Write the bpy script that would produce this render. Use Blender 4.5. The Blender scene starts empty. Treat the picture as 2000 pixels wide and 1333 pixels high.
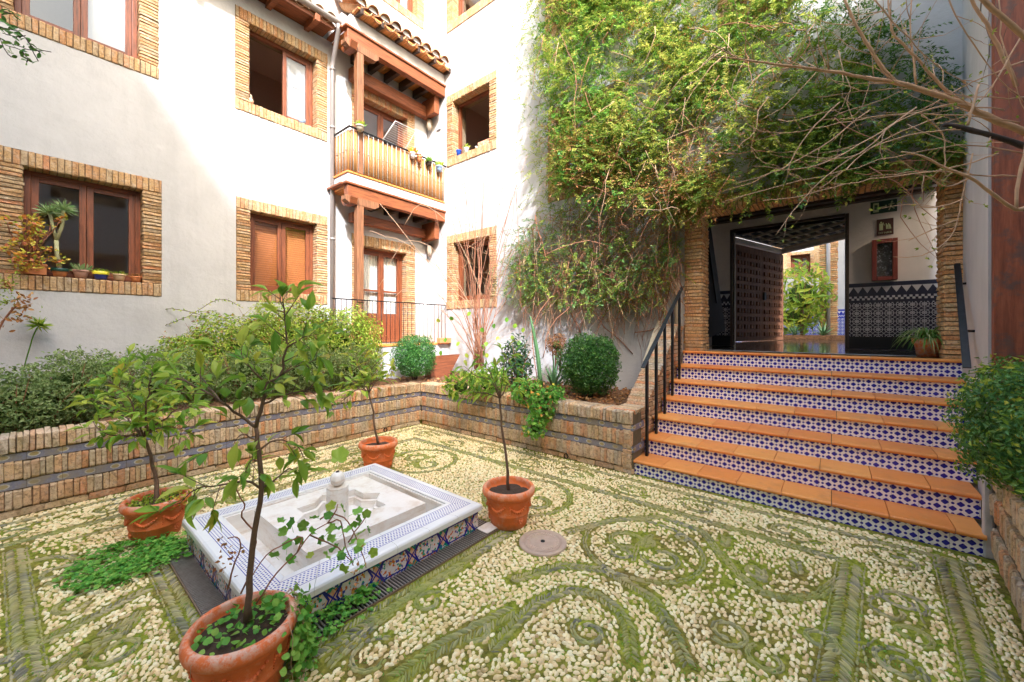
import bpy, bmesh, math, random
import numpy as np
from mathutils import Vector, Matrix, Euler
SC = bpy.context.scene
rnd = random.Random(7)
RNG = np.random.default_rng(11)
R = math.radians
# ------------------------------------------------------------------ camera
FPX, YAW, HOR, EYE = 766.4, R(39.155), 643.5, 1.55        # focal length and horizon for a 2000 px wide frame
cam = bpy.data.cameras.new('camera'); cam_o = bpy.data.objects.new('camera', cam)
SC.collection.objects.link(cam_o); SC.camera = cam_o
cam.sensor_width = 36; cam.lens = 36 * FPX / 2000
cam.shift_y = -(666.5 - HOR) / 2000
cam.clip_start = .05; cam.clip_end = 500
cam_o.location = (0, 0, EYE); cam_o.rotation_euler = (R(90), 0, YAW - R(90))
# ------------------------------------------------------------------ light
SUN_DIR = Vector((.70, .95, -1.0)).normalized()            # the way the light travels
w = bpy.data.worlds.new('World'); SC.world = w; w.use_nodes = True
nt = w.node_tree; bg = nt.nodes['Background']
sky = nt.nodes.new('ShaderNodeTexSky'); sky.sky_type = 'NISHITA'; sky.sun_disc = False
sky.sun_elevation = math.asin(-SUN_DIR.z); sky.sun_rotation = math.atan2(-SUN_DIR.x, -SUN_DIR.y)
sky.air_density = 2.8; sky.dust_density = 10.0; sky.ozone_density = .6
nt.links.new(sky.outputs[0], bg.inputs[0]); bg.inputs[1].default_value = .15
sl = bpy.data.lights.new('sun', 'SUN'); sl.energy = 2.0; sl.angle = R(2.0); sl.color = (1, .94, .84)
so = bpy.data.objects.new('sun', sl); SC.collection.objects.link(so)
so.rotation_euler = SUN_DIR.to_track_quat('-Z', 'Y').to_euler(); so.location = (0, 0, 20)
SC.view_settings.view_transform = 'Standard'; SC.view_settings.look = 'None'
SC.view_settings.gamma = 1; SC.view_settings.use_curve_mapping = False
SC.view_settings.exposure = 2.12
SC.view_settings.use_white_balance = True; SC.view_settings.white_balance_temperature = 5100; SC.view_settings.white_balance_tint = 12
SC.render.engine = 'CYCLES'
SC.cycles.max_bounces = 10; SC.cycles.diffuse_bounces = 6; SC.cycles.transparent_max_bounces = 12
SC.cycles.use_denoising = True
# ------------------------------------------------------------------ surveying helpers: a bearing read off the photo -> a point on a real plane
FW = (math.cos(YAW), math.sin(YAW)); RT = (math.sin(YAW), -math.cos(YAW))
def bearing(u, v):
    k = (u - 1000) / FPX
    return FW[0] + RT[0] * k, FW[1] + RT[1] * k, (HOR - v) / FPX
def at_z(u, v, z=0.0):
    x, y, s = bearing(u, v); t = (z - EYE) / s; return Vector((x * t, y * t, z))
def at_x(u, v, X):
    x, y, s = bearing(u, v); t = X / x; return Vector((X, y * t, EYE + s * t))
def at_y(u, v, Y):
    x, y, s = bearing(u, v); t = Y / y; return Vector((x * t, Y, EYE + s * t))
def at_d(u, v, D):
    x, y, s = bearing(u, v); return Vector((x * D, y * D, EYE + s * D))
def seen(x, y, z):
    D = x * FW[0] + y * FW[1]; l = x * RT[0] + y * RT[1]
    return (1000 + FPX * l / D, HOR - FPX * (z - EYE) / D, D) if D > .05 else (1e9, 1e9, D)
# ------------------------------------------------------------------ object helpers
COL = SC.collection
def link(o, parent=None):
    COL.objects.link(o)
    if parent is not None:
        o.parent = parent; o.matrix_parent_inverse = Matrix.Translation(-parent.location) if parent.type == 'EMPTY' else Matrix.Identity(4)
    return o
def thing(name, label, cat, loc=(0, 0, 0), group=None):
    o = bpy.data.objects.new(name, None); o.location = loc; o.empty_display_size = .1; COL.objects.link(o)
    o['label'] = label; o['category'] = cat
    if group: o['group'] = group
    return o
def tag(o, label, cat, group=None):
    o['label'] = label; o['category'] = cat
    if group: o['group'] = group
    return o
def kind(o, k): o['kind'] = k; return o
class MB:
    def __init__(s): s.v = []; s.f = []; s.m = []; s.sm = []
    def add(s, vs, fs, mi=0, smooth=False):
        b = len(s.v); s.v += [tuple(p) for p in vs]
        for f in fs: s.f.append(tuple(i + b for i in f)); s.m.append(mi); s.sm.append(smooth)
        return s
    def box(s, a, b, mi=0):
        x0, y0, z0 = [min(p, q) for p, q in zip(a, b)]; x1, y1, z1 = [max(p, q) for p, q in zip(a, b)]
        return s.add([(x0,y0,z0),(x1,y0,z0),(x1,y1,z0),(x0,y1,z0),(x0,y0,z1),(x1,y0,z1),(x1,y1,z1),(x0,y1,z1)],
                     [(3,2,1,0),(4,5,6,7),(0,1,5,4),(1,2,6,5),(2,3,7,6),(3,0,4,7)], mi)
    def beam(s, p, q, w, h, mi=0, up=(0,0,1)):
        p, q = Vector(p), Vector(q); d = (q - p).normalized(); u = Vector(up)
        if abs(d.dot(u)) > .99: u = Vector((1, 0, 0))
        sx = d.cross(u).normalized(); su = sx.cross(d).normalized()
        vs = [c + sx * a * w / 2 + su * b * h / 2 for c in (p, q) for a, b in ((-1,-1),(1,-1),(1,1),(-1,1))]
        return s.add(vs, [(0,1,2,3),(7,6,5,4),(0,4,5,1),(1,5,6,2),(2,6,7,3),(3,7,4,0)], mi)
    def tube(s, pts, r, n=6, mi=0, caps=True, smooth=True):
        pts = [Vector(p) for p in pts]
        if not hasattr(r, '__len__'): r = [r] * len(pts)
        if len(r) != len(pts): r = list(np.interp(np.linspace(0, 1, len(pts)), np.linspace(0, 1, len(r)), r))
        vs = []; N = len(pts); ref = None
        for i, p in enumerate(pts):
            d = (pts[min(i + 1, N - 1)] - pts[max(i - 1, 0)])
            d = d.normalized() if d.length > 1e-9 else Vector((0, 0, 1))
            if ref is None: ref = d.orthogonal().normalized()
            ref = (ref - d * ref.dot(d)); ref = ref.normalized() if ref.length > 1e-6 else d.orthogonal().normalized()
            b = d.cross(ref)
            for k in range(n):
                a = 2 * math.pi * k / n; vs.append(p + (ref * math.cos(a) + b * math.sin(a)) * r[i])
        fs = [(i*n+k, i*n+(k+1)%n, (i+1)*n+(k+1)%n, (i+1)*n+k) for i in range(N-1) for k in range(n)]
        if caps: fs += [tuple(range(n))[::-1], tuple(range((N-1)*n, N*n))]
        return s.add(vs, fs, mi, smooth)
    def lathe(s, prof, c=(0,0,0), n=32, mi=0, smooth=True):
        vs = []; c = Vector(c)
        for r_, z in prof:
            for k in range(n):
                a = 2 * math.pi * k / n; vs.append(c + Vector((r_ * math.cos(a), r_ * math.sin(a), z)))
        fs = [(i*n+k, i*n+(k+1)%n, (i+1)*n+(k+1)%n, (i+1)*n+k) for i in range(len(prof)-1) for k in range(n)]
        return s.add(vs, fs, mi, smooth)
    def prism(s, poly, z0, z1, mi=0):
        n = len(poly)
        vs = [(x, y, z0) for x, y in poly] + [(x, y, z1) for x, y in poly]
        return s.add(vs, [tuple(range(n))[::-1], tuple(range(n, 2*n))] + [(i, (i+1)%n, n+(i+1)%n, n+i) for i in range(n)], mi)
    def ball(s, c, r, n=10, m=6, mi=0, sq=(1,1,1)):
        vs = []; c = Vector(c)
        for i in range(m + 1):
            t = math.pi * i / m
            for k in range(n):
                a = 2 * math.pi * k / n
                vs.append(c + Vector((r*sq[0]*math.sin(t)*math.cos(a), r*sq[1]*math.sin(t)*math.sin(a), r*sq[2]*math.cos(t))))
        return s.add(vs, [(i*n+k, (i+1)*n+k, (i+1)*n+(k+1)%n, i*n+(k+1)%n) for i in range(m) for k in range(n)], mi, True)
    def mesh(s, name, mats):
        me = bpy.data.meshes.new(name); me.from_pydata(s.v, [], s.f)
        for m in (mats if isinstance(mats, (list, tuple)) else [mats]): me.materials.append(m)
        me.polygons.foreach_set('material_index', s.m); me.polygons.foreach_set('use_smooth', s.sm); me.update()
        return me
    def build(s, name, mats, parent=None, bevel=0):
        o = bpy.data.objects.new(name, s.mesh(name, mats))
        if bevel:
            b = o.modifiers.new('bevel', 'BEVEL'); b.width = bevel; b.segments = 2; b.limit_method = 'ANGLE'; b.angle_limit = R(35)
        return link(o, parent)
def inst(name, me, parent, loc, rot=(0,0,0), scale=(1,1,1)):
    o = bpy.data.objects.new(name, me); o.location = loc; o.rotation_euler = rot; o.scale = scale
    return link(o, parent)
def frame_xy(d):                                            # matrix with local y along d
    d = Vector(d).normalized(); return d.to_track_quat('Y', 'Z')
# ------------------------------------------------------------------ material helpers
class S:                                                    # a socket with arithmetic
    def __init__(s, nt, o): s.nt, s.o = nt, o
    def _m(s, op, *a, clamp=False):
        n = s.nt.nodes.new('ShaderNodeMath'); n.operation = op; n.use_clamp = clamp
        for i, x in enumerate((s,) + a):
            if isinstance(x, S): s.nt.links.new(x.o, n.inputs[i])
            else: n.inputs[i].default_value = x
        return S(s.nt, n.outputs[0])
    def __add__(s, b): return s._m('ADD', b)
    def __sub__(s, b): return s._m('SUBTRACT', b)
    def __mul__(s, b): return s._m('MULTIPLY', b)
    def __truediv__(s, b): return s._m('DIVIDE', b)
    def __lt__(s, b): return s._m('LESS_THAN', b)
    def __gt__(s, b): return s._m('GREATER_THAN', b)
    def floor(s): return s._m('FLOOR')
    def frac(s): return s._m('FRACT')
    def abs(s): return s._m('ABSOLUTE')
    def mod(s, b): return s._m('FLOORED_MODULO', b)
    def max(s, b): return s._m('MAXIMUM', b)
    def min(s, b): return s._m('MINIMUM', b)
    def sqrt(s): return s._m('SQRT')
    def sin(s): return s._m('SINE')
    def pw(s, b): return s._m('POWER', b)
def socket_in(nt, sock, x):
    if isinstance(x, S): nt.links.new(x.o, sock)
    elif isinstance(x, (tuple, list)): sock.default_value = tuple(x) + (1,) if len(x) == 3 and sock.type == 'RGBA' else x
    else: sock.default_value = x
def mixc(nt, f, a, b, mode='MIX'):
    n = nt.nodes.new('ShaderNodeMix'); n.data_type = 'RGBA'; n.blend_type = mode
    socket_in(nt, n.inputs[0], f); socket_in(nt, n.inputs[6], a); socket_in(nt, n.inputs[7], b)
    return S(nt, n.outputs[2])
def ramp(nt, f, stops, interp='LINEAR'):
    n = nt.nodes.new('ShaderNodeValToRGB'); cr = n.color_ramp; cr.interpolation = interp
    while len(cr.elements) < len(stops): cr.elements.new(.5)
    for e, (p, c) in zip(cr.elements, stops): e.position = p; e.color = tuple(c) + (1,)
    socket_in(nt, n.inputs[0], f); return S(nt, n.outputs[0])
class Mt:
    def __init__(s, name, rough=.7, spec=.5):
        s.m = bpy.data.materials.new(name); s.m.use_nodes = True; s.nt = s.m.node_tree
        s.b = s.nt.nodes['Principled BSDF']; s.b.inputs['Roughness'].default_value = rough
        s.b.inputs['Specular IOR Level'].default_value = spec; s._c = {}
    def coord(s, which='Object'):
        if which not in s._c:
            n = s.nt.nodes.new('ShaderNodeTexCoord'); s._c[which] = S(s.nt, n.outputs[which])
        return s._c[which]
    def xyz(s, which='Object'):
        n = s.nt.nodes.new('ShaderNodeSeparateXYZ'); s.nt.links.new(s.coord(which).o, n.inputs[0])
        return [S(s.nt, o) for o in n.outputs]
    def vec(s, x, y, z):
        n = s.nt.nodes.new('ShaderNodeCombineXYZ')
        for i, q in enumerate((x, y, z)): socket_in(s.nt, n.inputs[i], q)
        return S(s.nt, n.outputs[0])
    def pos(s):
        n = s.nt.nodes.new('ShaderNodeNewGeometry'); return S(s.nt, n.outputs['Position'])
    def orand(s):
        n = s.nt.nodes.new('ShaderNodeObjectInfo'); return S(s.nt, n.outputs['Random'])
    def attr(s, name='rnd'):
        n = s.nt.nodes.new('ShaderNodeAttribute'); n.attribute_name = name; return S(s.nt, n.outputs['Fac'])
    def noise(s, scale, detail=3, rough=.6, vec=None, stretch=None):
        n = s.nt.nodes.new('ShaderNodeTexNoise'); n.inputs['Scale'].default_value = scale
        n.inputs['Detail'].default_value = detail; n.inputs['Roughness'].default_value = rough
        v = vec or s.pos()
        if stretch:
            mp = s.nt.nodes.new('ShaderNodeMapping'); mp.inputs['Scale'].default_value = stretch
            s.nt.links.new(v.o, mp.inputs[0]); v = S(s.nt, mp.outputs[0])
        s.nt.links.new(v.o, n.inputs['Vector']); return S(s.nt, n.outputs['Fac'])
    def voro(s, scale, vec=None, feature='F1', out='Distance'):
        n = s.nt.nodes.new('ShaderNodeTexVoronoi'); n.inputs['Scale'].default_value = scale; n.feature = feature
        s.nt.links.new((vec or s.pos()).o, n.inputs['Vector']); return S(s.nt, n.outputs[out])
    def color(s, c): socket_in(s.nt, s.b.inputs['Base Color'], c); return s
    def bump(s, h, strength=.3, dist=.01):
        n = s.nt.nodes.new('ShaderNodeBump'); n.inputs['Strength'].default_value = strength; n.inputs['Distance'].default_value = dist
        s.nt.links.new(h.o, n.inputs['Height']); s.nt.links.new(n.outputs[0], s.b.inputs['Normal']); return s
    def rough(s, r): socket_in(s.nt, s.b.inputs['Roughness'], r); return s
def lin(c, k=1.0): return tuple(min(1, x * k) for x in c)
def simple(name, c, rough=.6, var=.25, scale=30, bump=.15, bs=60, metal=0, spec=.5):
    m = Mt(name, rough, spec); n = m.noise(scale, 4)
    m.color(mixc(m.nt, n, lin(c, 1 - var), lin(c, 1 + var)))
    if bump: m.bump(m.noise(bs, 4), bump, .004)
    m.b.inputs['Metallic'].default_value = metal
    return m.m
M = {}
# plaster
def plaster(name, c, dirt=.12):
    m = Mt(name, .85, .25); a = m.noise(1.3, 5, .65); b = m.noise(9, 4)
    f = ramp(m.nt, a, [(.32, lin(c, 1 - dirt * 1.3)), (.5, lin(c, .96)), (.66, c)]); col = mixc(m.nt, b * .35, f, lin(c, .94))
    st = m.noise(2.2, 3, .6, stretch=(2.2, 2.2, .25)); col = mixc(m.nt, ramp(m.nt, st, [(.5, (0,0,0)), (.75, (.5,.5,.5))]), col, lin(c, .80))
    m.color(col); m.bump(m.noise(2.6, 5, .62) + m.noise(14, 4, .6) * .22 + m.noise(90, 3) * .08, .6, .03); return m.m
M['plaster'] = plaster('white_plaster', (.57, .543, .525))
M['plaster_in'] = plaster('passage_plaster', (.62, .55, .49))
M['soffit'] = simple('stone_coping', (.45, .38, .27), .8, .3, 12)
# bricks
def brick_mat(name, stops, moss=0.0):
    m = Mt(name, .85, .3)
    f = (m.orand() * 1.0 + m.attr() * 1.0).frac(); col = ramp(m.nt, f, stops)
    n = m.noise(42, 5, .7); col = mixc(m.nt, ramp(m.nt, n, [(.36, (.72,.72,.72)), (.52, (0,0,0))]), col, (.20, .12, .07))
    n2 = m.noise(14, 4, .65); col = mixc(m.nt, ramp(m.nt, n2, [(.5, (0,0,0)), (.75, (.6,.6,.6))]), col, (.66, .55, .42))
    n4 = m.noise(120, 3, .7); col = mixc(m.nt, ramp(m.nt, n4, [(.62, (0,0,0)), (.72, (.7,.7,.7))]), col, (.12, .07, .05))
    if moss:
        n3 = m.noise(5, 5, .7); col = mixc(m.nt, ramp(m.nt, n3, [(.48, (0,0,0)), (.7, (moss,)*3)]), col, (.20, .19, .045))
    m.color(col); m.bump(m.noise(36, 6, .75) + n2, .8, .012); return m.m
SAND = [(0, (.50,.30,.12)), (.2, (.54,.34,.15)), (.4, (.50,.24,.09)), (.55, (.58,.38,.18)), (.7, (.42,.31,.18)), (.85, (.53,.33,.14)), (.95, (.52,.20,.08)), (1, (.58,.40,.20))]
M['brick'] = brick_mat('window_brick', SAND)
OLD = [(0, (.66,.44,.23)), (.15, (.54,.44,.32)), (.3, (.70,.50,.28)), (.45, (.60,.30,.14)), (.55, (.74,.56,.36)), (.7, (.54,.38,.24)), (.82, (.74,.30,.11)), (.9, (.68,.50,.30)), (1, (.58,.48,.38))]
M['old_brick'] = brick_mat('planter_brick', OLD, .4)
M['pillar_brick'] = brick_mat('pillar_brick', [(0,(.66,.40,.16)),(.3,(.62,.30,.11)),(.6,(.74,.52,.24)),(.8,(.55,.35,.16)),(1,(.72,.38,.14))])
M['mortar'] = simple('mortar', (.20, .15, .09), .95, .35, 25, .5, 50)
M['dark_mortar'] = simple('mossy_mortar', (.13, .10, .06), .95, .4, 20, .5, 50)
# woods
def wood(name, c, dark=.45, rough=.45, axis='z'):
    m = Mt(name, rough, .5); st = {'z': (14, 14, 1.0), 'x': (1.0, 14, 14), 'y': (14, 1.0, 14)}[axis]
    g = m.noise(3.5, 6, .7, stretch=st); b = m.noise(1.2, 3)
    col = ramp(m.nt, g, [(.34, lin(c, dark * .7)), (.5, c), (.66, lin(c, 1.5))]); col = mixc(m.nt, b * .5, col, lin(c, .7))
    m.color(col); m.bump(g, .35, .004); return m.m
M['frame_wood'] = wood('window_wood', (.21, .062, .02), .5)
M['frame_wood_x'] = wood('window_wood_rail', (.21, .062, .02), .5, axis='x')
M['post_wood'] = wood('post_wood', (.24, .10, .038), .5, .6)
M['beam_wood'] = wood('beam_wood', (.25, .075, .02), .5, .5, 'x')
M['ceil_wood'] = wood('ceiling_planks', (.66, .27, .06), .55, .5, 'y')
M['dark_wood'] = wood('dark_wood', (.05, .028, .018), .5, .4, 'x')
M['old_post'] = None
m = Mt('painted_timber', .5, .5); g = m.noise(3, 6, .7, stretch=(9, 9, .8)); n = m.noise(7, 5, .75)
col = ramp(m.nt, g, [(.3, (.11,.024,.010)), (.55, (.26,.07,.028)), (.8, (.36,.12,.055))])
col = mixc(m.nt, ramp(m.nt, n, [(.50, (0,0,0)), (.62, (.8,.8,.8))]), col, (.10, .06, .05)); m.color(col); m.bump(n, .5, .006); M['old_post'] = m.m
m = Mt('carved_door_wood', .6, .3); g = m.noise(3, 6, .7, stretch=(12, 12, 1)); m.color(ramp(m.nt, g, [(.3, (.09,.038,.02)), (.7, (.27,.12,.055))])); m.bump(g, .3, .004); M['door_wood'] = m.m
# metals, glass, misc
M['iron'] = simple('black_iron', (.018, .018, .020), .42, .3, 40, .2, 90, .6)
M['steel'] = simple('handrail_steel', (.055, .06, .068), .35, .3, 30, .1, 60, .8)
M['white_metal'] = simple('white_metal', (.46, .43, .40), .5, .1)
M['pipe'] = simple('zinc_pipe', (.34, .30, .275), .45, .12, 6, .1, 40, .3)
M['grate'] = simple('grate_metal', (.42, .37, .33), .45, .4, 40, .2, 60, .7)
M['black'] = simple('shadow_channel', (.012, .011, .010), .9, .3)
m = Mt('window_glass', .02); nt_ = m.nt; nt_.nodes.remove(m.b); out = nt_.nodes['Material Output']
tr = nt_.nodes.new('ShaderNodeBsdfTransparent'); tr.inputs[0].default_value = (.96, .97, .96, 1)
gl = nt_.nodes.new('ShaderNodeBsdfGlossy'); gl.inputs['Roughness'].default_value = .015; gl.inputs['Color'].default_value = (.95, .95, .97, 1)
fr = nt_.nodes.new('ShaderNodeFresnel'); fr.inputs[0].default_value = 1.85; mx = nt_.nodes.new('ShaderNodeMixShader')
ge = nt_.nodes.new('ShaderNodeNewGeometry'); ff = S(nt_, fr.outputs[0]) * (S(nt_, ge.outputs['Backfacing']) * -1 + 1.0); nt_.links.new(ff.o, mx.inputs[0]); nt_.links.new(tr.outputs[0], mx.inputs[1]); nt_.links.new(gl.outputs[0], mx.inputs[2]); nt_.links.new(mx.outputs[0], out.inputs[0])
M['glass'] = m.m
M['room'] = simple('room_wall', (.50, .36, .28), .9, .1)
M['shutter'] = simple('white_shutter', (.40, .385, .40), .5, .05, 10, 0)
M['curtain'] = None
m = Mt('lace_curtain', .9, .1); x, y, z = m.xyz('Object'); m.color(mixc(m.nt, ((x * 95).sin() * .5 + .5) * m.noise(8, 3), (.78, .76, .72), (.42, .40, .38))); M['curtain'] = m.m
m = Mt('wooden_blind', .55, .4); x, y, z = m.xyz('Object'); f = (z * 26).frac(); m.color(mixc(m.nt, ramp(m.nt, f, [(.0, (.9,.9,.9)), (.12, (0,0,0)), (.9, (0,0,0)), (1, (.9,.9,.9))]), mixc(m.nt, m.noise(12), (.40,.125,.03), (.52,.19,.05)), (.14,.04,.015))); m.bump((f - .5).abs(), .6, .01); M['blind'] = m.m
# terracotta of the big pots
def terracotta(name, c, lime=.5, moss=.25):
    m = Mt(name, .62, .35); n = m.noise(9, 5, .7); x, y, z = m.xyz('Object')
    col = mixc(m.nt, n, lin(c, .68), lin(c, 1.22)); n2 = m.noise(22, 5, .75)
    top = ramp(m.nt, z + n * .08, [(.30, (0,0,0)), (.345, (lime,)*3)])
    col = mixc(m.nt, top * ramp(m.nt, n2, [(.42, (0,0,0)), (.56, (1,1,1))]), col, (.66, .50, .40)); col = mixc(m.nt, ramp(m.nt, m.noise(11, 6, .8), [(.52, (0,0,0)), (.70, (.55,.55,.55))]), col, (.74, .42, .26)); col = mixc(m.nt, ramp(m.nt, z + m.noise(18, 4, .7) * .06, [(.03, (.7,.7,.7)), (.09, (0,0,0))]), col, (.20, .12, .05))
    n3 = m.noise(6, 5, .7); col = mixc(m.nt, ramp(m.nt, n3, [(.55, (0,0,0)), (.75, (moss,)*3)]), col, (.19, .10, .04))
    m.color(col); m.bump(n2, .35, .005); return m.m
M['pot'] = terracotta('terracotta', (.80, .20, .04)); M['pot_dark'] = terracotta('terracotta_worn', (.74, .175, .038), .8, .3)
M['pot_plain'] = simple('clay', (.66, .24, .08), .7, .2)
M['soil'] = simple('potting_soil', (.055, .035, .022), .95, .6, 60, .9, 70)
m = Mt('bed_soil', .95, .2); n = m.noise(24, 5, .7); m.color(ramp(m.nt, n, [(.3, (.08,.045,.025)), (.5, (.20,.11,.055)), (.7, (.34,.17,.075))])); m.bump(n, 1, .04); M['bed'] = m.m
M['bark'] = simple('young_bark', (.15, .09, .055), .8, .4, 60, .5, 80)
M['bark_light'] = simple('pale_bark', (.48, .30, .17), .7, .3, 25, .4, 60)
M['bark_red'] = simple('red_brown_stem', (.30, .125, .06), .7, .35, 18, .3, 60)
M['bark_dark'] = simple('dark_bark', (.045, .03, .025), .85, .4, 40, .5, 60)
# leaves
def leafmat(name, stops, rough=.45, trans=.35, spec=.35):
    m = Mt(name, rough, spec); f = (m.attr() + m.orand()).frac(); n = m.noise(40, 2)
    col = ramp(m.nt, f, stops); col = mixc(m.nt, n * .4, col, mixc(m.nt, .5, col, (.02, .05, .01)))
    m.color(col); nt = m.nt; out = nt.nodes['Material Output']
    t = nt.nodes.new('ShaderNodeBsdfTranslucent'); mx = nt.nodes.new('ShaderNodeMixShader'); mx.inputs[0].default_value = trans
    tc = mixc(nt, .35, col, (.35, .42, .04)); nt.links.new(tc.o, t.inputs[0])
    nt.links.new(m.b.outputs[0], mx.inputs[1]); nt.links.new(t.outputs[0], mx.inputs[2]); nt.links.new(mx.outputs[0], out.inputs[0])
    return m.m
M['citrus'] = leafmat('citrus_leaf', [(0, (.10,.29,.022)), (.3, (.22,.44,.03)), (.6, (.36,.56,.045)), (.85, (.54,.68,.07)), (1, (.70,.74,.10))], .32, .5)
M['citrus_yellow'] = leafmat('citrus_leaf_yellow', [(0, (.16,.32,.03)), (.4, (.32,.48,.04)), (.75, (.52,.60,.06)), (1, (.75,.64,.07))], .35, .5)
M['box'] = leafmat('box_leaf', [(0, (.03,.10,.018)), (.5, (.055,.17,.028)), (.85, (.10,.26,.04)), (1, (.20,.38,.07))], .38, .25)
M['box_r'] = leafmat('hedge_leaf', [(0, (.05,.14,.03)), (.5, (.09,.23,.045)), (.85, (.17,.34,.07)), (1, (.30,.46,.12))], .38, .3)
M['grey_hedge'] = leafmat('greygreen_leaf', [(0, (.13,.20,.06)), (.5, (.28,.38,.11)), (1, (.50,.58,.25))], .6, .4)
M['jasmine'] = leafmat('jasmine_leaf', [(0, (.14,.28,.015)), (.4, (.34,.50,.03)), (.75, (.54,.64,.05)), (1, (.76,.78,.16))], .45)
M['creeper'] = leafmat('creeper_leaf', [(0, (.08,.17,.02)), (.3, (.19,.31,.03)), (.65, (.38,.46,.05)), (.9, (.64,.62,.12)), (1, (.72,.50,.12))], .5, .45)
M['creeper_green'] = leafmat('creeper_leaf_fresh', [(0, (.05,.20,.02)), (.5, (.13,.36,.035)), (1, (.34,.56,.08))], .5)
M['dead'] = leafmat('dry_leaf', [(0, (.26,.08,.03)), (.5, (.46,.19,.06)), (1, (.62,.38,.15))], .8, .2)
M['dead_dark'] = leafmat('dry_red_leaf', [(0, (.10,.03,.015)), (.5, (.22,.08,.03)), (1, (.34,.16,.06))], .8, .2)
M['clover'] = leafmat('clover_leaf', [(0, (.09,.30,.03)), (.5, (.18,.46,.045)), (1, (.38,.62,.09))], .5)
M['agave'] = leafmat('agave_leaf', [(0, (.08,.19,.08)), (.5, (.17,.32,.14)), (1, (.32,.48,.24))], .5, .1)
M['palm'] = leafmat('palm_leaf', [(0, (.20,.34,.12)), (.5, (.38,.52,.22)), (1, (.60,.70,.38))], .5, .3)
M['palm_trunk'] = simple('palm_trunk', (.46, .44, .22), .7, .3, 30, .4, 60)
M['cactus'] = leafmat('cactus_skin', [(0, (.05,.12,.04)), (1, (.12,.22,.08))], .6, .05)
M['succulent'] = leafmat('orange_succulent', [(0, (.34,.42,.03)), (.35, (.70,.58,.05)), (.6, (.85,.44,.05)), (.8, (.78,.24,.05)), (1, (.55,.16,.07))], .4, .25)
M['spider'] = leafmat('striped_leaf', [(0, (.08,.22,.03)), (.5, (.18,.36,.05)), (.75, (.45,.52,.16)), (1, (.65,.68,.3))], .4, .3)
M['dark_leaf'] = leafmat('dark_leaf', [(0, (.015,.04,.02)), (1, (.05,.10,.045))], .35, .2)
# ------------------------------------------------------------------ ground sheets (structure)
XA, YA = 4.04, 5.21           # faces of the two planter walls
WY, WX = 7.37, 5.90           # faces of the two house walls
LZ = 1.249                    # landing level
m = Mt('mossy_joints', .95, .2); n1 = m.noise(3.2, 5, .65); n2 = m.noise(26, 4, .7); n3 = m.noise(1.1, 3, .6)
c = ramp(m.nt, n2, [(.3, (.07,.05,.015)), (.48, (.20,.145,.035)), (.72, (.46,.35,.08))])
g = ramp(m.nt, n2, [(.3, (.065,.08,.006)), (.48, (.23,.26,.018)), (.72, (.48,.48,.055))])
c = mixc(m.nt, ramp(m.nt, n1 * .6 + n3 * .4, [(.40, (0,0,0)), (.55, (1,1,1))]), c, g)
m.color(c); m.bump(m.noise(70, 5, .8), .9, .012); M['moss'] = m.m
o = MB().box((-4.4, -3.2, -.3), (XA + .4, YA + .4, 0)).build('ground', M['moss']); kind(o, 'structure')
# pattern of the pebble mosaic: strips of dark slates set on edge; points read on the ground
def gp(*px): return [at_z(u, v, 0).xy for u, v in px]
LINES = []                    # (polyline, half width, herringbone?)
def line(pts, hw, hb=1): LINES.append(([Vector(p[:2]) for p in pts], hw, hb))
def arc(cx, cy, r, a0, a1, hw=.022, k=1, grow=0):
    n = max(6, int(abs(a1 - a0) / 14)); line([(cx + (r + grow * i / n) * math.cos(R(a0 + (a1 - a0) * i / n)), cy + (r + grow * i / n) * math.sin(R(a0 + (a1 - a0) * i / n)) * k) for i in range(n + 1)], hw, 0)
line([(-.4, YA-.14), (XA-.14, YA-.14), (XA-.14, -.74)], .028, 0)
line([(-.4, YA-.62), (XA-.60, YA-.62), (XA-.60, -.08)], .036, 1)
line([(XA-.62, -.10), (2.22, -.01), (1.2, .04)], .072, 1)
line([(XA-.14, -.60), (2.6, -.52), (1.2, -.42)], .070, 1)
line([(.60, 1.93), (2.30, 1.93)], .06, 1); line([(.53, 1.6), (.53, 3.6)], .06, 1)
line(gp((29,1075),(47,1241),(60,1330)), .055, 1)
line(gp((1000,1134),(1097,1105),(1182,1114),(1276,1170),(1318,1241),(1344,1300)), .036, 1)
line(gp((960,1270),(1000,1225),(1049,1176),(1107,1153),(1162,1160),(1208,1192),(1227,1225),(1234,1290)), .036, 1)
line(gp((1110,1040),(1195,1017),(1292,1010),(1374,1040),(1406,1082),(1448,1127),(1487,1157),(1536,1170),(1600,1163),(1640,1130)), .03, 0)
line(gp((0,1296),(109,1241),(203,1194),(290,1150)), .036, 1); line(gp((72,1333),(163,1267),(235,1241),(275,1194)), .03, 0)
line(gp((1000,1194),(855,1267),(765,1333)), .05, 1); line(gp((900,1110),(820,1150),(720,1230),(640,1300)), .03, 0)
def motif(x, y, s=1, a=0):                                   # a curled tendril with a leaf
    ca, sa = math.cos(a), math.sin(a)
    def T(px, py): return (x + s * (px * ca - py * sa), y + s * (px * sa + py * ca))
    line([T(.13 * (1 - t * .55) * math.cos(t * 5.2), .10 * (1 - t * .55) * math.sin(t * 5.2)) for t in [i / 12 for i in range(13)]], .013 * s, 0)
    line([T(-.17, -.08), T(-.06, -.13), T(.10, -.12), T(.2, -.05)], .012 * s, 0)
for i in range(9): motif(XA-.37, -.35 + i * .62, 1.05, math.pi / 2 + (math.pi if i % 2 else 0))
for i in range(8): motif(-.1 + i * .55, YA-.38, 1.05, 0 if i % 2 else math.pi)
for i in range(4): motif(1.5 + i * .5, -.25, 1, 0 if i % 2 else math.pi)
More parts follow.
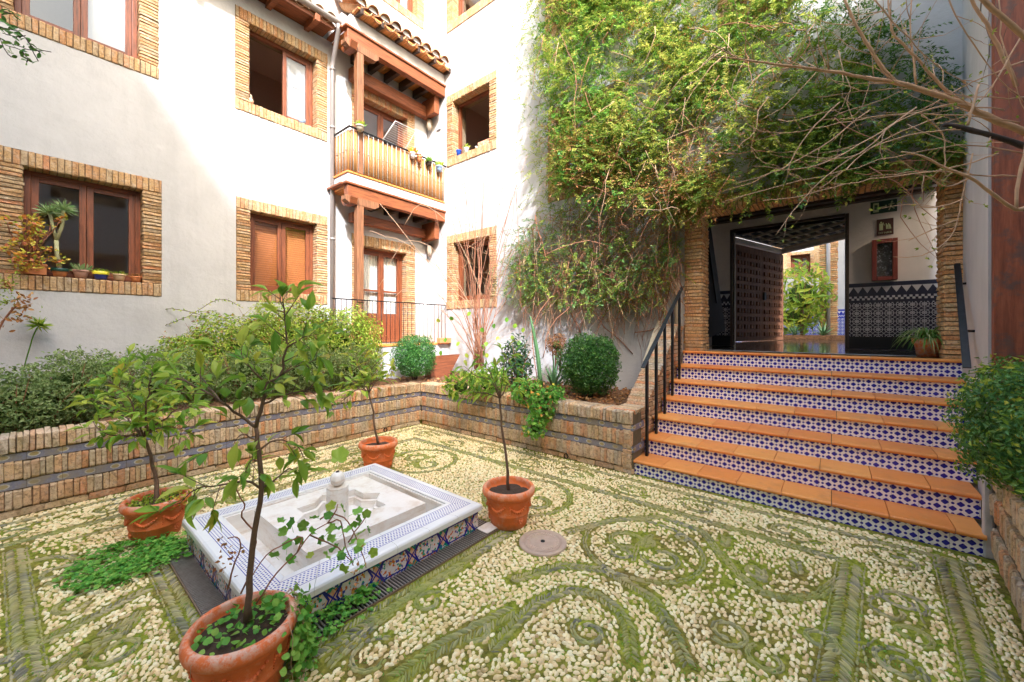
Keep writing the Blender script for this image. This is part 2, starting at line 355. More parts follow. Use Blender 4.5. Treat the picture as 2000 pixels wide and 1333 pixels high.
for cx, cy in ((2.92, 2.2), (2.92, 3.75), (2.75, 1.05)):
    arc(cx, cy, .40, 0, 360, .018); arc(cx, cy + .12, .13, -40, 250, .02, 1, -.05); arc(cx - .05, cy - .16, .13, 120, 400, .02, 1, -.05)
    line([(cx - .2, cy - .02), (cx, cy + .03), (cx + .2, cy)], .02, 0)
for u, v, r in ((1215,1080,.075), (1265,1060,.05), (1330,1050,.05), (1480,1120,.07), (837,1176,.085), (728,1285,.12), (1420,1235,.10), (1500,1290,.09), (1760,1175,.11), (1780,1240,.08), (1760,1300,.11), (110,1120,.10), (150,1180,.11), (230,1270,.10), (1150,1235,.09), (1600,1250,.08), (930,1230,.08)):
    p = at_z(u, v, 0); a_ = rnd.uniform(0, 360); arc(p.x, p.y, r, a_, a_ + rnd.uniform(250, 420), .013, 1, -r * .5)
for u, v in ((1265,1060),(1490,1125),(1420,1060),(1560,1110),(230,1225)):
    p = at_z(u, v, 0); line([(p.x - .07, p.y), (p.x + .07, p.y + .02)], .035, 1)
for x in (.2, .35): line([(x, 4.35), (x + 1.2, 4.2), (x + 2.3, 4.35)], .02, 0)
arc(1.35, 4.25, .22, 20, 340, .022); arc(2.05, 4.15, .16, 200, 500, .02); arc(-.05, 3.9, .25, -60, 200, .022)
A0, A1, HW, HB, TG = [], [], [], [], []
for pts, hw, hb in LINES:
    for p, q in zip(pts[:-1], pts[1:]): A0.append(p); A1.append(q); HW.append(hw); HB.append(hb)
A0 = np.array([tuple(p) for p in A0]); A1 = np.array([tuple(p) for p in A1]); HW = np.array(HW); HB = np.array(HB)
DV = A1 - A0; L2 = (DV ** 2).sum(1) + 1e-9; ANG = np.arctan2(DV[:, 1], DV[:, 0])
def field(P):                                                 # nearest strip: signed offset / half width, heading
    best = np.full(len(P), 9.); off = np.zeros(len(P)); ang = np.zeros(len(P)); hb = np.zeros(len(P)); hw = np.ones(len(P)) * .02
    for i in range(len(A0)):
        r = P - A0[i]; t = np.clip((r @ DV[i]) / L2[i], 0, 1); d = r - t[:, None] * DV[i]; dist = np.hypot(d[:, 0], d[:, 1]) / HW[i]
        sg = np.sign(DV[i, 0] * r[:, 1] - DV[i, 1] * r[:, 0]); k = dist < best
        best[k] = dist[k]; off[k] = (sg * dist)[k]; ang[k] = ANG[i]; hb[k] = HB[i]; hw[k] = HW[i]
    return best, off, ang, hb, hw
def dome_tpl(n=7):
    v = [(math.cos(2*math.pi*k/n), math.sin(2*math.pi*k/n), 0) for k in range(n)] + [(.74*math.cos(2*math.pi*(k+.3)/n), .74*math.sin(2*math.pi*(k+.3)/n), .72) for k in range(n)] + [(0, 0, 1)]
    f = [(k, (k+1)%n, n+k) for k in range(n)] + [((k+1)%n, n+(k+1)%n, n+k) for k in range(n)] + [(n+k, n+(k+1)%n, 2*n) for k in range(n)]
    return np.array(v), np.array(f)
TV, TF = dome_tpl()
def no_go(x, y):
    if .57 < x < 2.33 and 1.97 < y < 3.70: return True
    if (x - 2.337)**2 + (y - 1.626)**2 < .178**2: return True
    if y < -.828 + (4.08 - x) * .095: return True
    return False
def cobbles():
    P, rot, sx, sy, sz, dark = [], [], [], [], [], []
    def ok(x, y, mg=260):
        if x > XA - .012 or y > YA - .012 or no_go(x, y): return False
        u, v, D = seen(x, y, 0)
        return D > .55 and -mg < u < 2000 + mg and v < 1333 + mg
    # dark slates laid along the strips
    for pts, hw, hb in LINES:
        for a, b in zip(pts[:-1], pts[1:]):
            d = b - a; L = d.length
            if L < 1e-4: continue
            t = d / L; nrm = Vector((-t.y, t.x)); th = math.atan2(t.y, t.x)
            rows = 4 if hb and hw > .05 else 2 if hb else max(1, int(round(2 * hw / .017)))
            s = rnd.uniform(0, .01)
            while s < L:
                for r_ in range(rows):
                    o_ = (((-.93, -.42, .42, .93)[r_] if rows == 4 else (-.5, .5)[r_]) * hw if hb else ((r_ + .5) / rows * 2 - 1) * hw) + rnd.gauss(0, .0015); c_ = a + t * (s + rnd.gauss(0, .003)) + nrm * o_
                    if rows == 4 and r_ in (0, 3) and int(s / .019) % 2: continue
                    if ok(c_.x, c_.y):
                        P.append((c_.x, c_.y)); dark.append(1)
                        if hb:
                            edge = rows == 4 and r_ in (0, 3)
                            rot.append(th + (rnd.gauss(0, .08) if edge else (R(48) if o_ > 0 else -R(48)) + rnd.gauss(0, .15)))
                            sx.append((.50 if rows == 4 else .66) * hw * rnd.uniform(.85, 1.1) if not edge else rnd.uniform(.014, .02)); sy.append(rnd.uniform(.0045, .0075))
                        else:
                            rot.append(th + rnd.gauss(0, .12)); sx.append(rnd.uniform(.013, .026)); sy.append(rnd.uniform(.004, .008))
                        sz.append(rnd.uniform(.006, .013))
                s += .0190 if hb else .038
    nd = len(P)
    # cream pebbles fill the rest
    xs = np.arange(-3.0, XA, .0272); ys = np.arange(-1.2, YA, .0220)
    G = np.array([(x + (.0136 if j % 2 else 0), y) for j, y in enumerate(ys) for x in xs]); G += RNG.normal(0, .0050, G.shape)
    best, off, ang, hb, hw = field(G); lim = 1 + .014 / hw
    sw = np.sin(G[:, 0] * 1.7 + np.sin(G[:, 1] * 1.3) * 1.5) + .6 * np.sin(G[:, 1] * 2.3 + 1)
    keep = (best > lim) & (RNG.random(len(G)) < .97 - .55 * np.clip(np.sin(G[:, 0] * 2.1 + 2) * np.sin(G[:, 1] * 1.7 + .5) + .4 * np.sin(G[:, 0] * 9) * np.sin(G[:, 1] * 8) - .22, 0, 1))
    for (x, y), s_, a_, b_ in zip(G[keep], sw[keep], ang[keep], best[keep]):
        if not ok(x, y): continue
        P.append((x, y)); dark.append(0)
        rot.append((a_ if b_ < 3 else s_ * .9) + rnd.gauss(0, .45)); q = rnd.random()
        sx.append(.0100 + .0065 * q + rnd.uniform(0, .003)); sy.append(.0070 + rnd.uniform(0, .0045)); sz.append(rnd.uniform(.008, .015))
    return np.array(P), np.array(rot), np.array(sx), np.array(sy), np.array(sz), np.array(dark)
CP, CR, CX, CY, CZ, CD = cobbles()
m = Mt('cream_pebble', .5, .45); f = (m.attr() + m.orand()).frac(); n = m.noise(7, 4, .7)
c = ramp(m.nt, f, [(0, (.64,.46,.20)), (.25, (.87,.70,.36)), (.6, (.93,.83,.54)), (.85, (.88,.67,.36)), (1, (.50,.36,.17))])
c = mixc(m.nt, ramp(m.nt, m.noise(2.6, 5, .7), [(.54, (0,0,0)), (.74, (.4,.4,.4))]), c, (.45, .44, .12)); m.color(c); m.bump(m.noise(160, 2), .2, .002); M['pebble'] = m.m
m = Mt('slate_pebble', .55, .4); f = (m.attr() + m.orand()).frac()
c = ramp(m.nt, f, [(0, (.12,.115,.10)), (.4, (.25,.23,.17)), (.7, (.42,.36,.21)), (1, (.56,.47,.26))])
c = mixc(m.nt, ramp(m.nt, m.noise(3.0, 5, .7), [(.38, (.05,.05,.05)), (.58, (.75,.75,.75))]), c, mixc(m.nt, ramp(m.nt, m.noise(.9, 3, .6), [(.42, (0,0,0)), (.58, (1,1,1))]), (.29, .32, .03), (.46, .36, .12))); m.color(c); m.bump(m.noise(120, 2), .2, .002); M['slate'] = m.m
nearest = np.argsort(CP @ np.array(FW))
vis = [i for i in nearest if 0 < seen(CP[i][0], CP[i][1], 0)[0] < 2000 and seen(CP[i][0], CP[i][1], 0)[1] < 1333][:300]
visset = set(vis)
def bulk(idx, name, mat, parent=None):
    idx = np.array(idx); n = len(idx); nv = len(TV); c, s = np.cos(CR[idx]), np.sin(CR[idx])
    bx = TV[None, :, 0] * CX[idx, None]; by = TV[None, :, 1] * CY[idx, None]
    bx = bx * RNG.uniform(.86, 1.14, bx.shape); by = by * RNG.uniform(.86, 1.14, by.shape)
    V = np.stack([CP[idx, 0, None] + bx * c[:, None] - by * s[:, None], CP[idx, 1, None] + bx * s[:, None] + by * c[:, None], -.001 + TV[None, :, 2] * CZ[idx, None] + 0 * bx], -1).reshape(-1, 3)
    F = (TF[None] + (np.arange(n) * nv)[:, None, None]).reshape(-1, 3)
    return fastmesh(name, V, F, mat, np.repeat(RNG.random(n), len(TF)), parent, True)
def fastmesh(name, V, F, mat, rn=None, parent=None, smooth=False):
    me = bpy.data.meshes.new(name); nf, k = F.shape
    me.vertices.add(len(V)); me.vertices.foreach_set('co', V.astype(np.float32).ravel())
    me.loops.add(nf * k); me.loops.foreach_set('vertex_index', F.astype(np.int32).ravel())
    me.polygons.add(nf); me.polygons.foreach_set('loop_start', np.arange(0, nf * k, k, dtype=np.int32))
    me.polygons.foreach_set('use_smooth', np.full(nf, smooth)); me.materials.append(mat)
    if rn is not None:
        a = me.attributes.new('rnd', 'FLOAT', 'FACE'); a.data.foreach_set('value', np.asarray(rn, np.float32))
    me.update(calc_edges=True); me.validate()
    return link(bpy.data.objects.new(name, me), parent)
GROUND = bpy.data.objects['ground']
g_ = bulk([i for i in range(len(CP)) if not CD[i] and i not in visset], 'pebbles', M['pebble'], GROUND); kind(g_, 'stuff')
g_ = bulk([i for i in range(len(CP)) if CD[i] and i not in visset], 'slate_pebbles', M['slate'], GROUND); kind(g_, 'stuff')
peb = []
for q in range(6):
    b = MB(); vv = [(x * rnd.uniform(.86, 1.14), y * rnd.uniform(.86, 1.14), z) for x, y, z in TV]; b.add(vv, [tuple(f) for f in TF], 0, True)
    peb.append((b.mesh('pebble', M['pebble']), b.mesh('slate_pebble', M['slate'])))
for i in vis:
    inst('slate_pebble' if CD[i] else 'pebble', peb[i % 6][int(CD[i])], GROUND, (CP[i][0], CP[i][1], -.001), (0, 0, CR[i]), (CX[i], CY[i], CZ[i]))
# ------------------------------------------------------------------ bricks
def brick_meshes(mat, n=10, rough=.06, bev=.07):
    out = []
    for q in range(n):
        bm = bmesh.new(); bmesh.ops.create_cube(bm, size=1)
        bmesh.ops.bevel(bm, geom=bm.edges[:], offset=bev, segments=1, affect='EDGES')
        for v in bm.verts: v.co += Vector([rnd.uniform(-rough, rough) * .6 for _ in range(3)])
        me = bpy.data.meshes.new('brick'); bm.to_mesh(me); bm.free(); me.materials.append(mat); out.append(me)
    return out
BRK = brick_meshes(M['brick'], 10, .05, .06); OBRK = brick_meshes(M['old_brick'], 12, .075, .09); PBRK = brick_meshes(M['pillar_brick'], 10, .06, .09)
class Fr:                     # a wall's own frame: a along the wall, d into the wall, z up
    def __init__(s, ax, pos, sgn=1): s.ax, s.pos, s.sgn = ax, pos, sgn
    def w(s, a, d, z): return (a, s.pos + d * s.sgn, z) if s.ax == 'x' else (s.pos + d * s.sgn, a, z)
    def sc(s, a, d, z): return (a, d, z) if s.ax == 'x' else (d, a, z)
FA, FB = Fr('x', WY), Fr('y', WX)
def brick(parent, fr, a0, a1, d0, d1, z0, z1, pool, jit=.003, name='brick'):
    c = fr.w((a0 + a1) / 2 + rnd.uniform(-jit, jit) * .5, (d0 + d1) / 2 + rnd.uniform(-jit, jit), (z0 + z1) / 2 + rnd.uniform(-jit, jit) * .5)
    s = fr.sc(a1 - a0, d1 - d0, z1 - z0)
    return inst(name, rnd.choice(pool), parent, c, (rnd.gauss(0, .008), rnd.gauss(0, .008), rnd.gauss(0, .008)), s)
def box_fr(b, fr, a0, a1, d0, d1, z0, z1, mi=0): b.box(fr.w(a0, d0, z0), fr.w(a1, d1, z1), mi); return b
def wall_holes(name, fr, a0, a1, z0, z1, holes, thick, mat, parent):
    A = sorted({a0, a1, *[h[0] for h in holes], *[h[1] for h in holes]}); Z = sorted({z0, z1, *[h[2] for h in holes], *[h[3] for h in holes]})
    A = [a for a in A if a0 <= a <= a1]; Z = [z for z in Z if z0 <= z <= z1]; b = MB()
    solid = lambda i, j: 0 <= i < len(A) - 1 and 0 <= j < len(Z) - 1 and not any(h[0] < (A[i] + A[i+1]) / 2 < h[1] and h[2] < (Z[j] + Z[j+1]) / 2 < h[3] for h in holes)
    for i in range(len(A) - 1):
        for j in range(len(Z) - 1):
            if not solid(i, j): continue
            p, q, r_, s_ = A[i], A[i+1], Z[j], Z[j+1]
            quad = lambda *c: b.add([fr.w(*x) for x in c], [(0, 1, 2, 3)])
            quad((p,0,r_), (q,0,r_), (q,0,s_), (p,0,s_)); quad((p,thick,r_), (q,thick,r_), (q,thick,s_), (p,thick,s_))
            if not solid(i-1, j): quad((p,0,r_), (p,thick,r_), (p,thick,s_), (p,0,s_))
            if not solid(i+1, j): quad((q,0,r_), (q,thick,r_), (q,thick,s_), (q,0,s_))
            if not solid(i, j-1): quad((p,0,r_), (q,0,r_), (q,thick,r_), (p,thick,r_))
            if not solid(i, j+1): quad((p,0,s_), (q,0,s_), (q,thick,s_), (p,thick,s_))
    return b.build(name, mat, parent)
# ------------------------------------------------------------------ planters
m = Mt('tile_band', .25, .6); x, y, z = m.xyz('Object'); uu = (x + y) * 6.2; f = uu.frac() - .5; zz = (z * 17).frac() - .5
medal = ((f * f) * 9 + zz * zz * 3.2) < .22; ring = ((f * f) * 9 + zz * zz * 3.2) < .42; nn = m.noise(60, 3)
c = mixc(m.nt, nn, (.10,.10,.24), (.34,.35,.42)); c = mixc(m.nt, ring - medal, c, (.55,.52,.50)); c = mixc(m.nt, medal, c, (.42,.33,.14))
c = mixc(m.nt, ramp(m.nt, m.noise(5, 5, .7), [(.42, (0,0,0)), (.62, (.8,.8,.8))]), c, (.28,.23,.16)); m.color(c); M['band'] = m.m
COURSE = [(.0, .068, 'flat'), (.068, .222, 'row'), (.230, .296, 'tile'), (.302, .455, 'row'), (.463, .524, 'tile'), (.528, .672, 'row')]
def planter_run(par, fr, a0, a1, pool, corner=0, out=1):
    # fr: d is positive into the wall
    b = MB(); box_fr(b, fr, a0 - .0, a1 + .0, .02, .245, 0, .655); b.build('core', M['dark_mortar'], par)
    for z0, z1, k in COURSE:
        if k == 'tile':
            a = a0
            while a < a1 - .02:
                e = min(a + .20, a1); t = MB(); box_fr(t, fr, a + .0012, e - .0012, .010, .05, z0, z1); t.build('border_tile', M['band'], par); a = e
        elif k == 'flat':
            a = a0
            while a < a1 - .03:
                e = min(a + rnd.uniform(.20, .27), a1); brick(par, fr, a + .004, e - .004, .002 + rnd.uniform(0, .010), .12, z0 + .004, z1 - .008, pool, .004); a = e
        else:
            a = a0 + rnd.uniform(0, .02)
            while a < a1 - .025:
                e = min(a + rnd.choice((.034, .040, .046, .052)) * rnd.uniform(.95, 1.08), a1)
                top = z0 > .5; jj = rnd.uniform(-.006, .006)
                brick(par, fr, a + .0008, e - .0008, (-.012 if top else -.004) + jj, .25 if top else .10, z0 + .003, z1 + rnd.uniform(-.004, .004), pool, .003); a = e
PL = thing('brick_planter', 'long low brick planter wall under the big window, with two thin blue tile bands', 'planter', (1.9, YA, 0))
planter_run(PL, Fr('x', YA), -.62, XA, OBRK)
PB = thing('brick_planter', 'brick planter wall between the inner corner and the foot of the tiled stairs', 'planter', (XA, 3.5, 0))
planter_run(PB, Fr('y', XA), 1.64, YA, OBRK)
# the end of that planter turns along the stairs and climbs with them
PS = thing('stair_side_wall', 'sloping brick parapet climbing along the left side of the tiled stairs', 'wall', (4.7, 1.75, 0))
b = MB(); pr = [(4.10, .0), (5.9, .0), (5.9, 1.60), (5.62, 1.55), (4.45, .66), (4.10, .655)]
b.add([(x, 1.665, z) for x, z in pr] + [(x, 1.86, z) for x, z in pr], [(0,1,2,3,4,5), (11,10,9,8,7,6)] + [(i, i+6, (i+1)%6+6, (i+1)%6) for i in range(6)]); b.build('core', M['dark_mortar'], PS)
for i in range(37):                                           # coping bricks up the slope
    t0 = i * .043; s = Vector((5.62 - 4.45, 0, .89)).normalized(); c = Vector((4.46, 1.755, .675)) + s * t0
    if c.x > 5.66: break
    inst('brick', rnd.choice(OBRK), PS, c, (rnd.gauss(0, .01), -math.atan2(.89, 1.17) , rnd.gauss(0, .01)), (.041, .24, .055))
for k in range(9): inst('brick', rnd.choice(OBRK), PS, (5.66 + k * .028, 1.755, 1.565), (0, 0, 0), (.026, .24, .05))
for i in range(8): inst('brick', rnd.choice(OBRK), PS, (4.10 + i * .045, 1.765, .655), (0, 0, rnd.gauss(0, .01)), (.042, .25, .05))
z = .002
while z < 1.5:                                                # stair-side face
    a = max(4.035, 4.45 + (z + .03 - .66) / .89 * 1.17 if z > .62 else 4.035)
    while a < 5.85:
        e = min(a + rnd.uniform(.2, .26), 5.86)
        if z + .05 > .184 * (a - 4.1) / .295 - .25: brick(PS, Fr('x', 1.655), a + .004, e - .004, 0, .1, z + .003, z + .048, OBRK, .004)
        a = e
    z += .053
for z0, z1, k in COURSE:                                      # rounded end of the planter
    if k == 'tile': t = MB(); t.box((4.066, 1.635, z0), (4.36, 1.66, z1)); t.build('border_tile', M['band'], PS)
# planter on the right, running towards the viewer beside the stairs
PR = thing('brick_planter', 'weathered brick planter wall on the far right, beside the stair foot', 'planter', (3.2, -.8, 0))
p0, p1 = Vector((4.08, -.835)), Vector((1.6, -.60)); dd = (p1 - p0).normalized(); nn_ = Vector((dd.y, -dd.x)); nn_ = nn_ if nn_.y < 0 else -nn_
Lr = (p1 - p0).length
def rp(a, d): q = p0 + dd * a + nn_ * d; return q.x, q.y
b = MB(); b.prism([rp(0, .02), rp(Lr, .02), rp(Lr, .24), rp(0, .24)], 0, .655); b.build('core', M['dark_mortar'], PR)
ang_ = math.atan2(dd.y, dd.x)
for z0, z1, k in COURSE:
    a = .0
    while a < Lr - .03:
        wd = .2 if k == 'tile' else (.24 if k == 'flat' else rnd.choice((.042, .048, .054, .060)))
        e = min(a + wd, Lr); dep = {'tile': (.026, .05), 'flat': (.018, .1), 'row': (-.006 + rnd.uniform(-.006, .006), .1)}[k]
        if z0 > .5: dep = (dep[0] - .012, .25)
        cx, cy = rp((a + e) / 2, (dep[0] + dep[1]) / 2)
        if k == 'tile': t = MB(); t.prism([rp(a + .001, dep[0]), rp(e - .001, dep[0]), rp(e - .001, dep[1]), rp(a + .001, dep[1])], z0, z1); t.build('border_tile', M['band'], PR)
        else: inst('brick', rnd.choice(OBRK), PR, (cx, cy, (z0 + z1) / 2), (rnd.gauss(0, .01), rnd.gauss(0, .01), ang_), (e - a - .004, dep[1] - dep[0], z1 - z0 - .005))
        a = e
# soil in the beds (uneven)
def soil(name, x0, x1, y0, y1, z, amp=.04):
    b = MB(); nx, ny = max(2, int((x1 - x0) / .09)), max(2, int((y1 - y0) / .09))
    vs = [(x0 + (x1 - x0) * i / nx, y0 + (y1 - y0) * j / ny, z + rnd.uniform(-amp, amp)) for j in range(ny + 1) for i in range(nx + 1)]
    b.add(vs, [(j*(nx+1)+i, j*(nx+1)+i+1, (j+1)*(nx+1)+i+1, (j+1)*(nx+1)+i) for j in range(ny) for i in range(nx)], 0, True); return kind(b.build(name, M['bed']), 'structure')
soil('soil', -2.5, WX, YA + .22, WY, .60); soil('soil', XA + .22, WX, 1.84, YA + .22, .60); soil('soil', 1.6, 4.14, -1.9, -.86, .60, .03)
# ------------------------------------------------------------------ stairs
ST = thing('tiled_staircase', 'wide terracotta staircase with blue and white tiled risers, leading up to the doorway', 'stairs', (4.9, .3, 0))
N_ = 7; ZT = [.158 + (LZ - .158) * i / 6 for i in range(7)]; XT = [4.085 + (5.865 - 4.085) * i / 6 for i in range(7)]
def yr(i): return -.815 - .20 * i / 6
YL = 1.64
m = Mt('glazed_riser_tile', .18, .6); x, y, z = m.xyz('Object'); a_ = .0405
u_ = y / a_; v_ = z / .040 + .5; i_ = u_.floor(); j_ = v_.floor(); fx = (u_.frac() - .5).abs(); fy = (v_.frac() - .5).abs(); par = (i_ + j_).mod(2.0)
big = (fx * .86 + fy) < .54; small = (fx * fx + fy * fy) < .052; blue = par * big + (par * -1 + 1) * small
shade = m.orand() * .3 + m.noise(25) * .25; c = mixc(m.nt, blue, (.90,.87,.90), mixc(m.nt, shade, (.015,.015,.30), (.04,.04,.55))); m.color(c); m.bump(m.noise(30), .08, .004); M['riser'] = m.m
m = Mt('tread_tile', .5, .45); r_ = m.orand(); n = m.noise(7, 4, .6)
c = mixc(m.nt, r_, (.80,.27,.045), (.95,.45,.10)); c = mixc(m.nt, n * .6, c, (.62,.20,.04)); c = mixc(m.nt, ramp(m.nt, m.noise(3.1, 6, .75), [(.52, (0,0,0)), (.70, (.45,.45,.45))]), c, (.42, .20, .08)); c = mixc(m.nt, ramp(m.nt, m.noise(17, 5, .7), [(.6, (0,0,0)), (.78, (.5,.5,.5))]), c, (.86,.52,.26)); m.color(c); m.bump(m.noise(90, 3), .15, .003); M['tread'] = m.m
b = MB()
for i in range(N_): b.box((XT[i] + .02, yr(i) - .1, 0), (XT[i] + .34 if i < 6 else XT[i] + .1, YL, ZT[i] - .036))
b.build('core', M['mortar'], ST)
for i in range(N_):
    x0, zt, w0 = XT[i], ZT[i], yr(i); zb = 0 if i == 0 else ZT[i-1]; dep = XT[min(i+1, 6)] - XT[min(i, 5)] + .03
    y = YL - .155 * (1 if i % 2 else .75) ; y1 = YL                       # riser tiles
    while y1 > w0 + .004:
        y0 = max(y, w0); t = MB(); t.box((x0 + .010, y0 + .0009, zb + .0005), (x0 + .022, y1 - .0009, zt - .038)); t.build('riser_tile', M['riser'], ST); y1 = y0; y = y0 - .155
    y1 = YL; y0 = YL - rnd.choice((.30, .22, .34))                        # tread tiles with a rounded nose
    while y1 > w0 + .004:
        y0 = max(y0, w0); t = MB(); e = .0026; pr = []
        for q in range(7): a = math.pi / 2 + math.pi * q / 6 * .86; pr.append((x0 - .006 + .017 * math.cos(a), zt - .018 + .018 * math.sin(a)))
        pr = [(x0 + dep, zt)] + pr + [(x0 + .012, zt - .036), (x0 + dep, zt - .036)]; k = len(pr)
        t.add([(px, y1 - e, pz) for px, pz in pr] + [(px, y0 + e, pz) for px, pz in pr], [tuple(range(k)), tuple(range(k, 2*k))[::-1]] + [(q, q+k, (q+1)%k+k, (q+1)%k) for q in range(k)])
        t.build('tread_tile', M['tread'], ST); y1 = y0; y0 = y0 - .335
# plaster cheek wall right of the stairs with the timber post set in it
CW = thing('cheek_wall', 'white plaster wall right of the stairs, with the timber post in front', 'wall', (5, -1, 0))
b = MB(); b.add([(4.145, -.832, 0), (WX + .3, -1.05, 0), (WX + .3, -3.2, 0), (4.145, -3.2, 0), (4.145, -.832, 6.0), (WX + .3, -1.05, 6.0), (WX + .3, -3.2, 6.0), (4.145, -3.2, 6.0)],
   [(3,2,1,0), (4,5,6,7), (0,1,5,4), (1,2,6,5), (2,3,7,6), (3,0,4,7)]); b.build('wall', M['plaster'], CW)
b = MB(); zz = 0; pts = []
b.add([(4.075, -.80, 0), (4.14, -.80, 0), (4.14, -.855, 0), (4.085, -.86, 0), (4.07, -.802, .68), (4.14, -.802, .68), (4.14, -.845, .68), (4.09, -.84, .68)], [(3,2,1,0), (4,5,6,7), (0,1,5,4), (1,2,6,5), (2,3,7,6), (3,0,4,7)]); b.build('plaster_edge', M['plaster'], CW, .01)
TP = MB(); TP.box((4.08, -.985, .60), (4.142, -.845, 5.9)); o = TP.build('timber_post', M['old_post'], None, .006)
tag(o, 'tall dark red weathered timber post beside the stairs on the right', 'post')
# ------------------------------------------------------------------ houses
LW = thing('left_house', 'white plastered house wing with four brick framed windows, left of the drainpipe', 'house', (1.7, WY, 0))
CH = thing('corner_house', 'white plastered house at the inner corner, behind the balcony and the creeper', 'house', (WX, WY, 0))
H = {'LL': (-.25, 1.18, 2.012, 3.655), 'UL': (-.32, 1.147, 5.07, 6.73), 'W2': (2.061, 3.54, 5.07, 6.73), 'W4': (2.075, 3.544, 2.004, 3.675)}
wall_holes('wall', FA, -4.5, 3.64, 0, 7.0, list(H.values()), .42, M['plaster'], LW)
D_lo, D_up, W8 = (4.02, 5.55, LZ, 3.46), (4.02, 5.53, 4.40, 6.44), (4.62, 5.80, 8.52, 10.2)
wall_holes('wall', FA, 3.64, WX, 0, 11.6, [D_lo, D_up, W8], .42, M['plaster'], CH)
W3, W5, W6, W7, W9 = (5.20, 6.684, 5.165, 6.755), (5.20, 6.684, 1.99, 3.63), (2.55, 3.97, 3.82, 5.5), (2.55, 4.03, 6.75, 8.4), (-.1, 1.2, 5.55, 7.1)
WT = (5.20, 6.684, 8.17, 9.7)
OPEN = (-1.07, 1.62, LZ, 3.36)
wall_holes('wall', FB, -1.25, WY, 0, 11.6, [W3, W5, W6, W7, W9, WT, OPEN], .42, M['plaster'], CH)
def brick_window(par, fr, h, wood_v, wood_h, content, cw=.042, rw=.0585, bw=.20, lim=(-9, 9), sill=True, sashes=2, top_only=False, bottom=True, name='window', open_sash=None, pool=None, pieces=True):
    a0, a1, z0, z1 = h; pool = pool or BRK
    W = MB(); fw = .055; ia0, ia1 = a0 + bw, a1 - bw; iz0 = z0 + (bw * .9 if bottom else 0); iz1 = z1 - bw * .92; dd_ = .16
    # the outer timber frame is the window part itself
    for s in ((ia0, ia0 + fw), (ia1 - fw, ia1)): box_fr(W, fr, s[0], s[1], dd_, dd_ + .07, iz0, iz1, 0)
    box_fr(W, fr, ia0 + fw, ia1 - fw, dd_, dd_ + .07, iz1 - fw, iz1, 1)
    if bottom: box_fr(W, fr, ia0 + fw, ia1 - fw, dd_, dd_ + .07, iz0, iz0 + fw, 1)
    win = W.build(name, [wood_v, wood_h], par, .004)
    mb = MB()                                                # mortar bed behind the bricks
    for q in ((a0, ia0 + -.008, z0, z1), (ia1 + .008, a1, z0, z1), (ia0, ia1, iz1 + .008, z1)) + (((ia0, ia1, z0, iz0 - .008),) if bottom else ()): box_fr(mb, fr, q[0], q[1], .006, .40, q[2], q[3])
    mb.build('mortar_bed', M['mortar'], win)
    loose = MB() if not pieces else None
    def put(p, q, r_, s_, e=-.012):
        if q < lim[0] or p > lim[1]: return
        if pieces: brick(win, fr, p, q, e + rnd.uniform(-.004, .004), .235, r_, s_, pool, .002)
        else: box_fr(loose, fr, p, q, e + rnd.uniform(-.004, .004), .235, r_, s_)
    for (za, zb) in ((z0, z0 + bw * .9), (z1 - bw * .92, z1)) if bottom else ((z1 - bw * .92, z1),):
        a = a0
        while a < a1 - .02:
            e = min(a + rw * rnd.uniform(.9, 1.1), a1); put(a + .0022, e - .0022, za + .001 + rnd.uniform(0, .004), zb - .001, -.016 if za < iz0 else -.012); a = e
    zb = z0 + (bw * .9 if bottom else 0); n = max(1, round((z1 - bw * .92 - zb) / cw)); st = (z1 - bw * .92 - zb) / n
    for k in range(n):
        for p, q in ((a0, ia0), (ia1, a1)): put(p + rnd.uniform(0, .004), q - rnd.uniform(0, .003), zb + k * st + .0045, zb + (k + 1) * st - .0045)
    if not pieces:
        o = loose.build('brickwork', M['brick'], win); kind(o, 'stuff')
        me = o.data; at = me.attributes.new('rnd', 'FLOAT', 'FACE'); vals = [rnd.random() for _ in range(len(me.polygons) // 6 + 1)]; at.data.foreach_set('value', [vals[i // 6] for i in range(len(me.polygons))])
    # sashes
    la, lb = ia0 + fw, ia1 - fw; lz0, lz1 = iz0 + (fw if bottom else .02), iz1 - fw; wd = (lb - la) / sashes; sw = .062
    for k in range(sashes):
        s0, s1 = la + k * wd + .002, la + (k + 1) * wd - .002
        if open_sash and k in open_sash:
            continue
        sm = MB()
        for s in ((s0, s0 + sw), (s1 - sw, s1)): box_fr(sm, fr, s[0], s[1], dd_ + .012, dd_ + .06, lz0, lz1, 0)
        lowbar = lz0 + (.62 if content == 'door' else sw); box_fr(sm, fr, s0 + sw, s1 - sw, dd_ + .012, dd_ + .06, lz0, lz0 + sw if content != 'door' else lowbar, 1)
        box_fr(sm, fr, s0 + sw, s1 - sw, dd_ + .012, dd_ + .06, lz1 - sw, lz1, 1)
        if content == 'door': box_fr(sm, fr, s0 + sw, s1 - sw, dd_ + .014, dd_ + .058, lz0 + 1.08, lz0 + 1.12, 1)
        sm.build('sash', [wood_v, wood_h], win, .003)
        g = MB(); box_fr(g, fr, s0 + sw, s1 - sw, dd_ + .034, dd_ + .038, lowbar if content == 'door' else lz0 + sw, lz1 - sw); g.build('pane', M['glass'], win)
        if content == 'door':
            lv = MB()
            for q in range(5): box_fr(lv, fr, s0 + sw + .008 + q * (s1 - s0 - 2*sw) / 5, s0 + sw + (q + .82) * (s1 - s0 - 2*sw) / 5, dd_ + .004, dd_ + .014, lz0 + .08, lowbar - .05)
            lv.build('door_panel', wood_v, win)
        c_ = {'door': M['curtain'], 'curtain': M['curtain'], 'blind': M['blind'], 'shutter': M['shutter']}.get(content if not isinstance(content, (list, tuple)) else content[k])
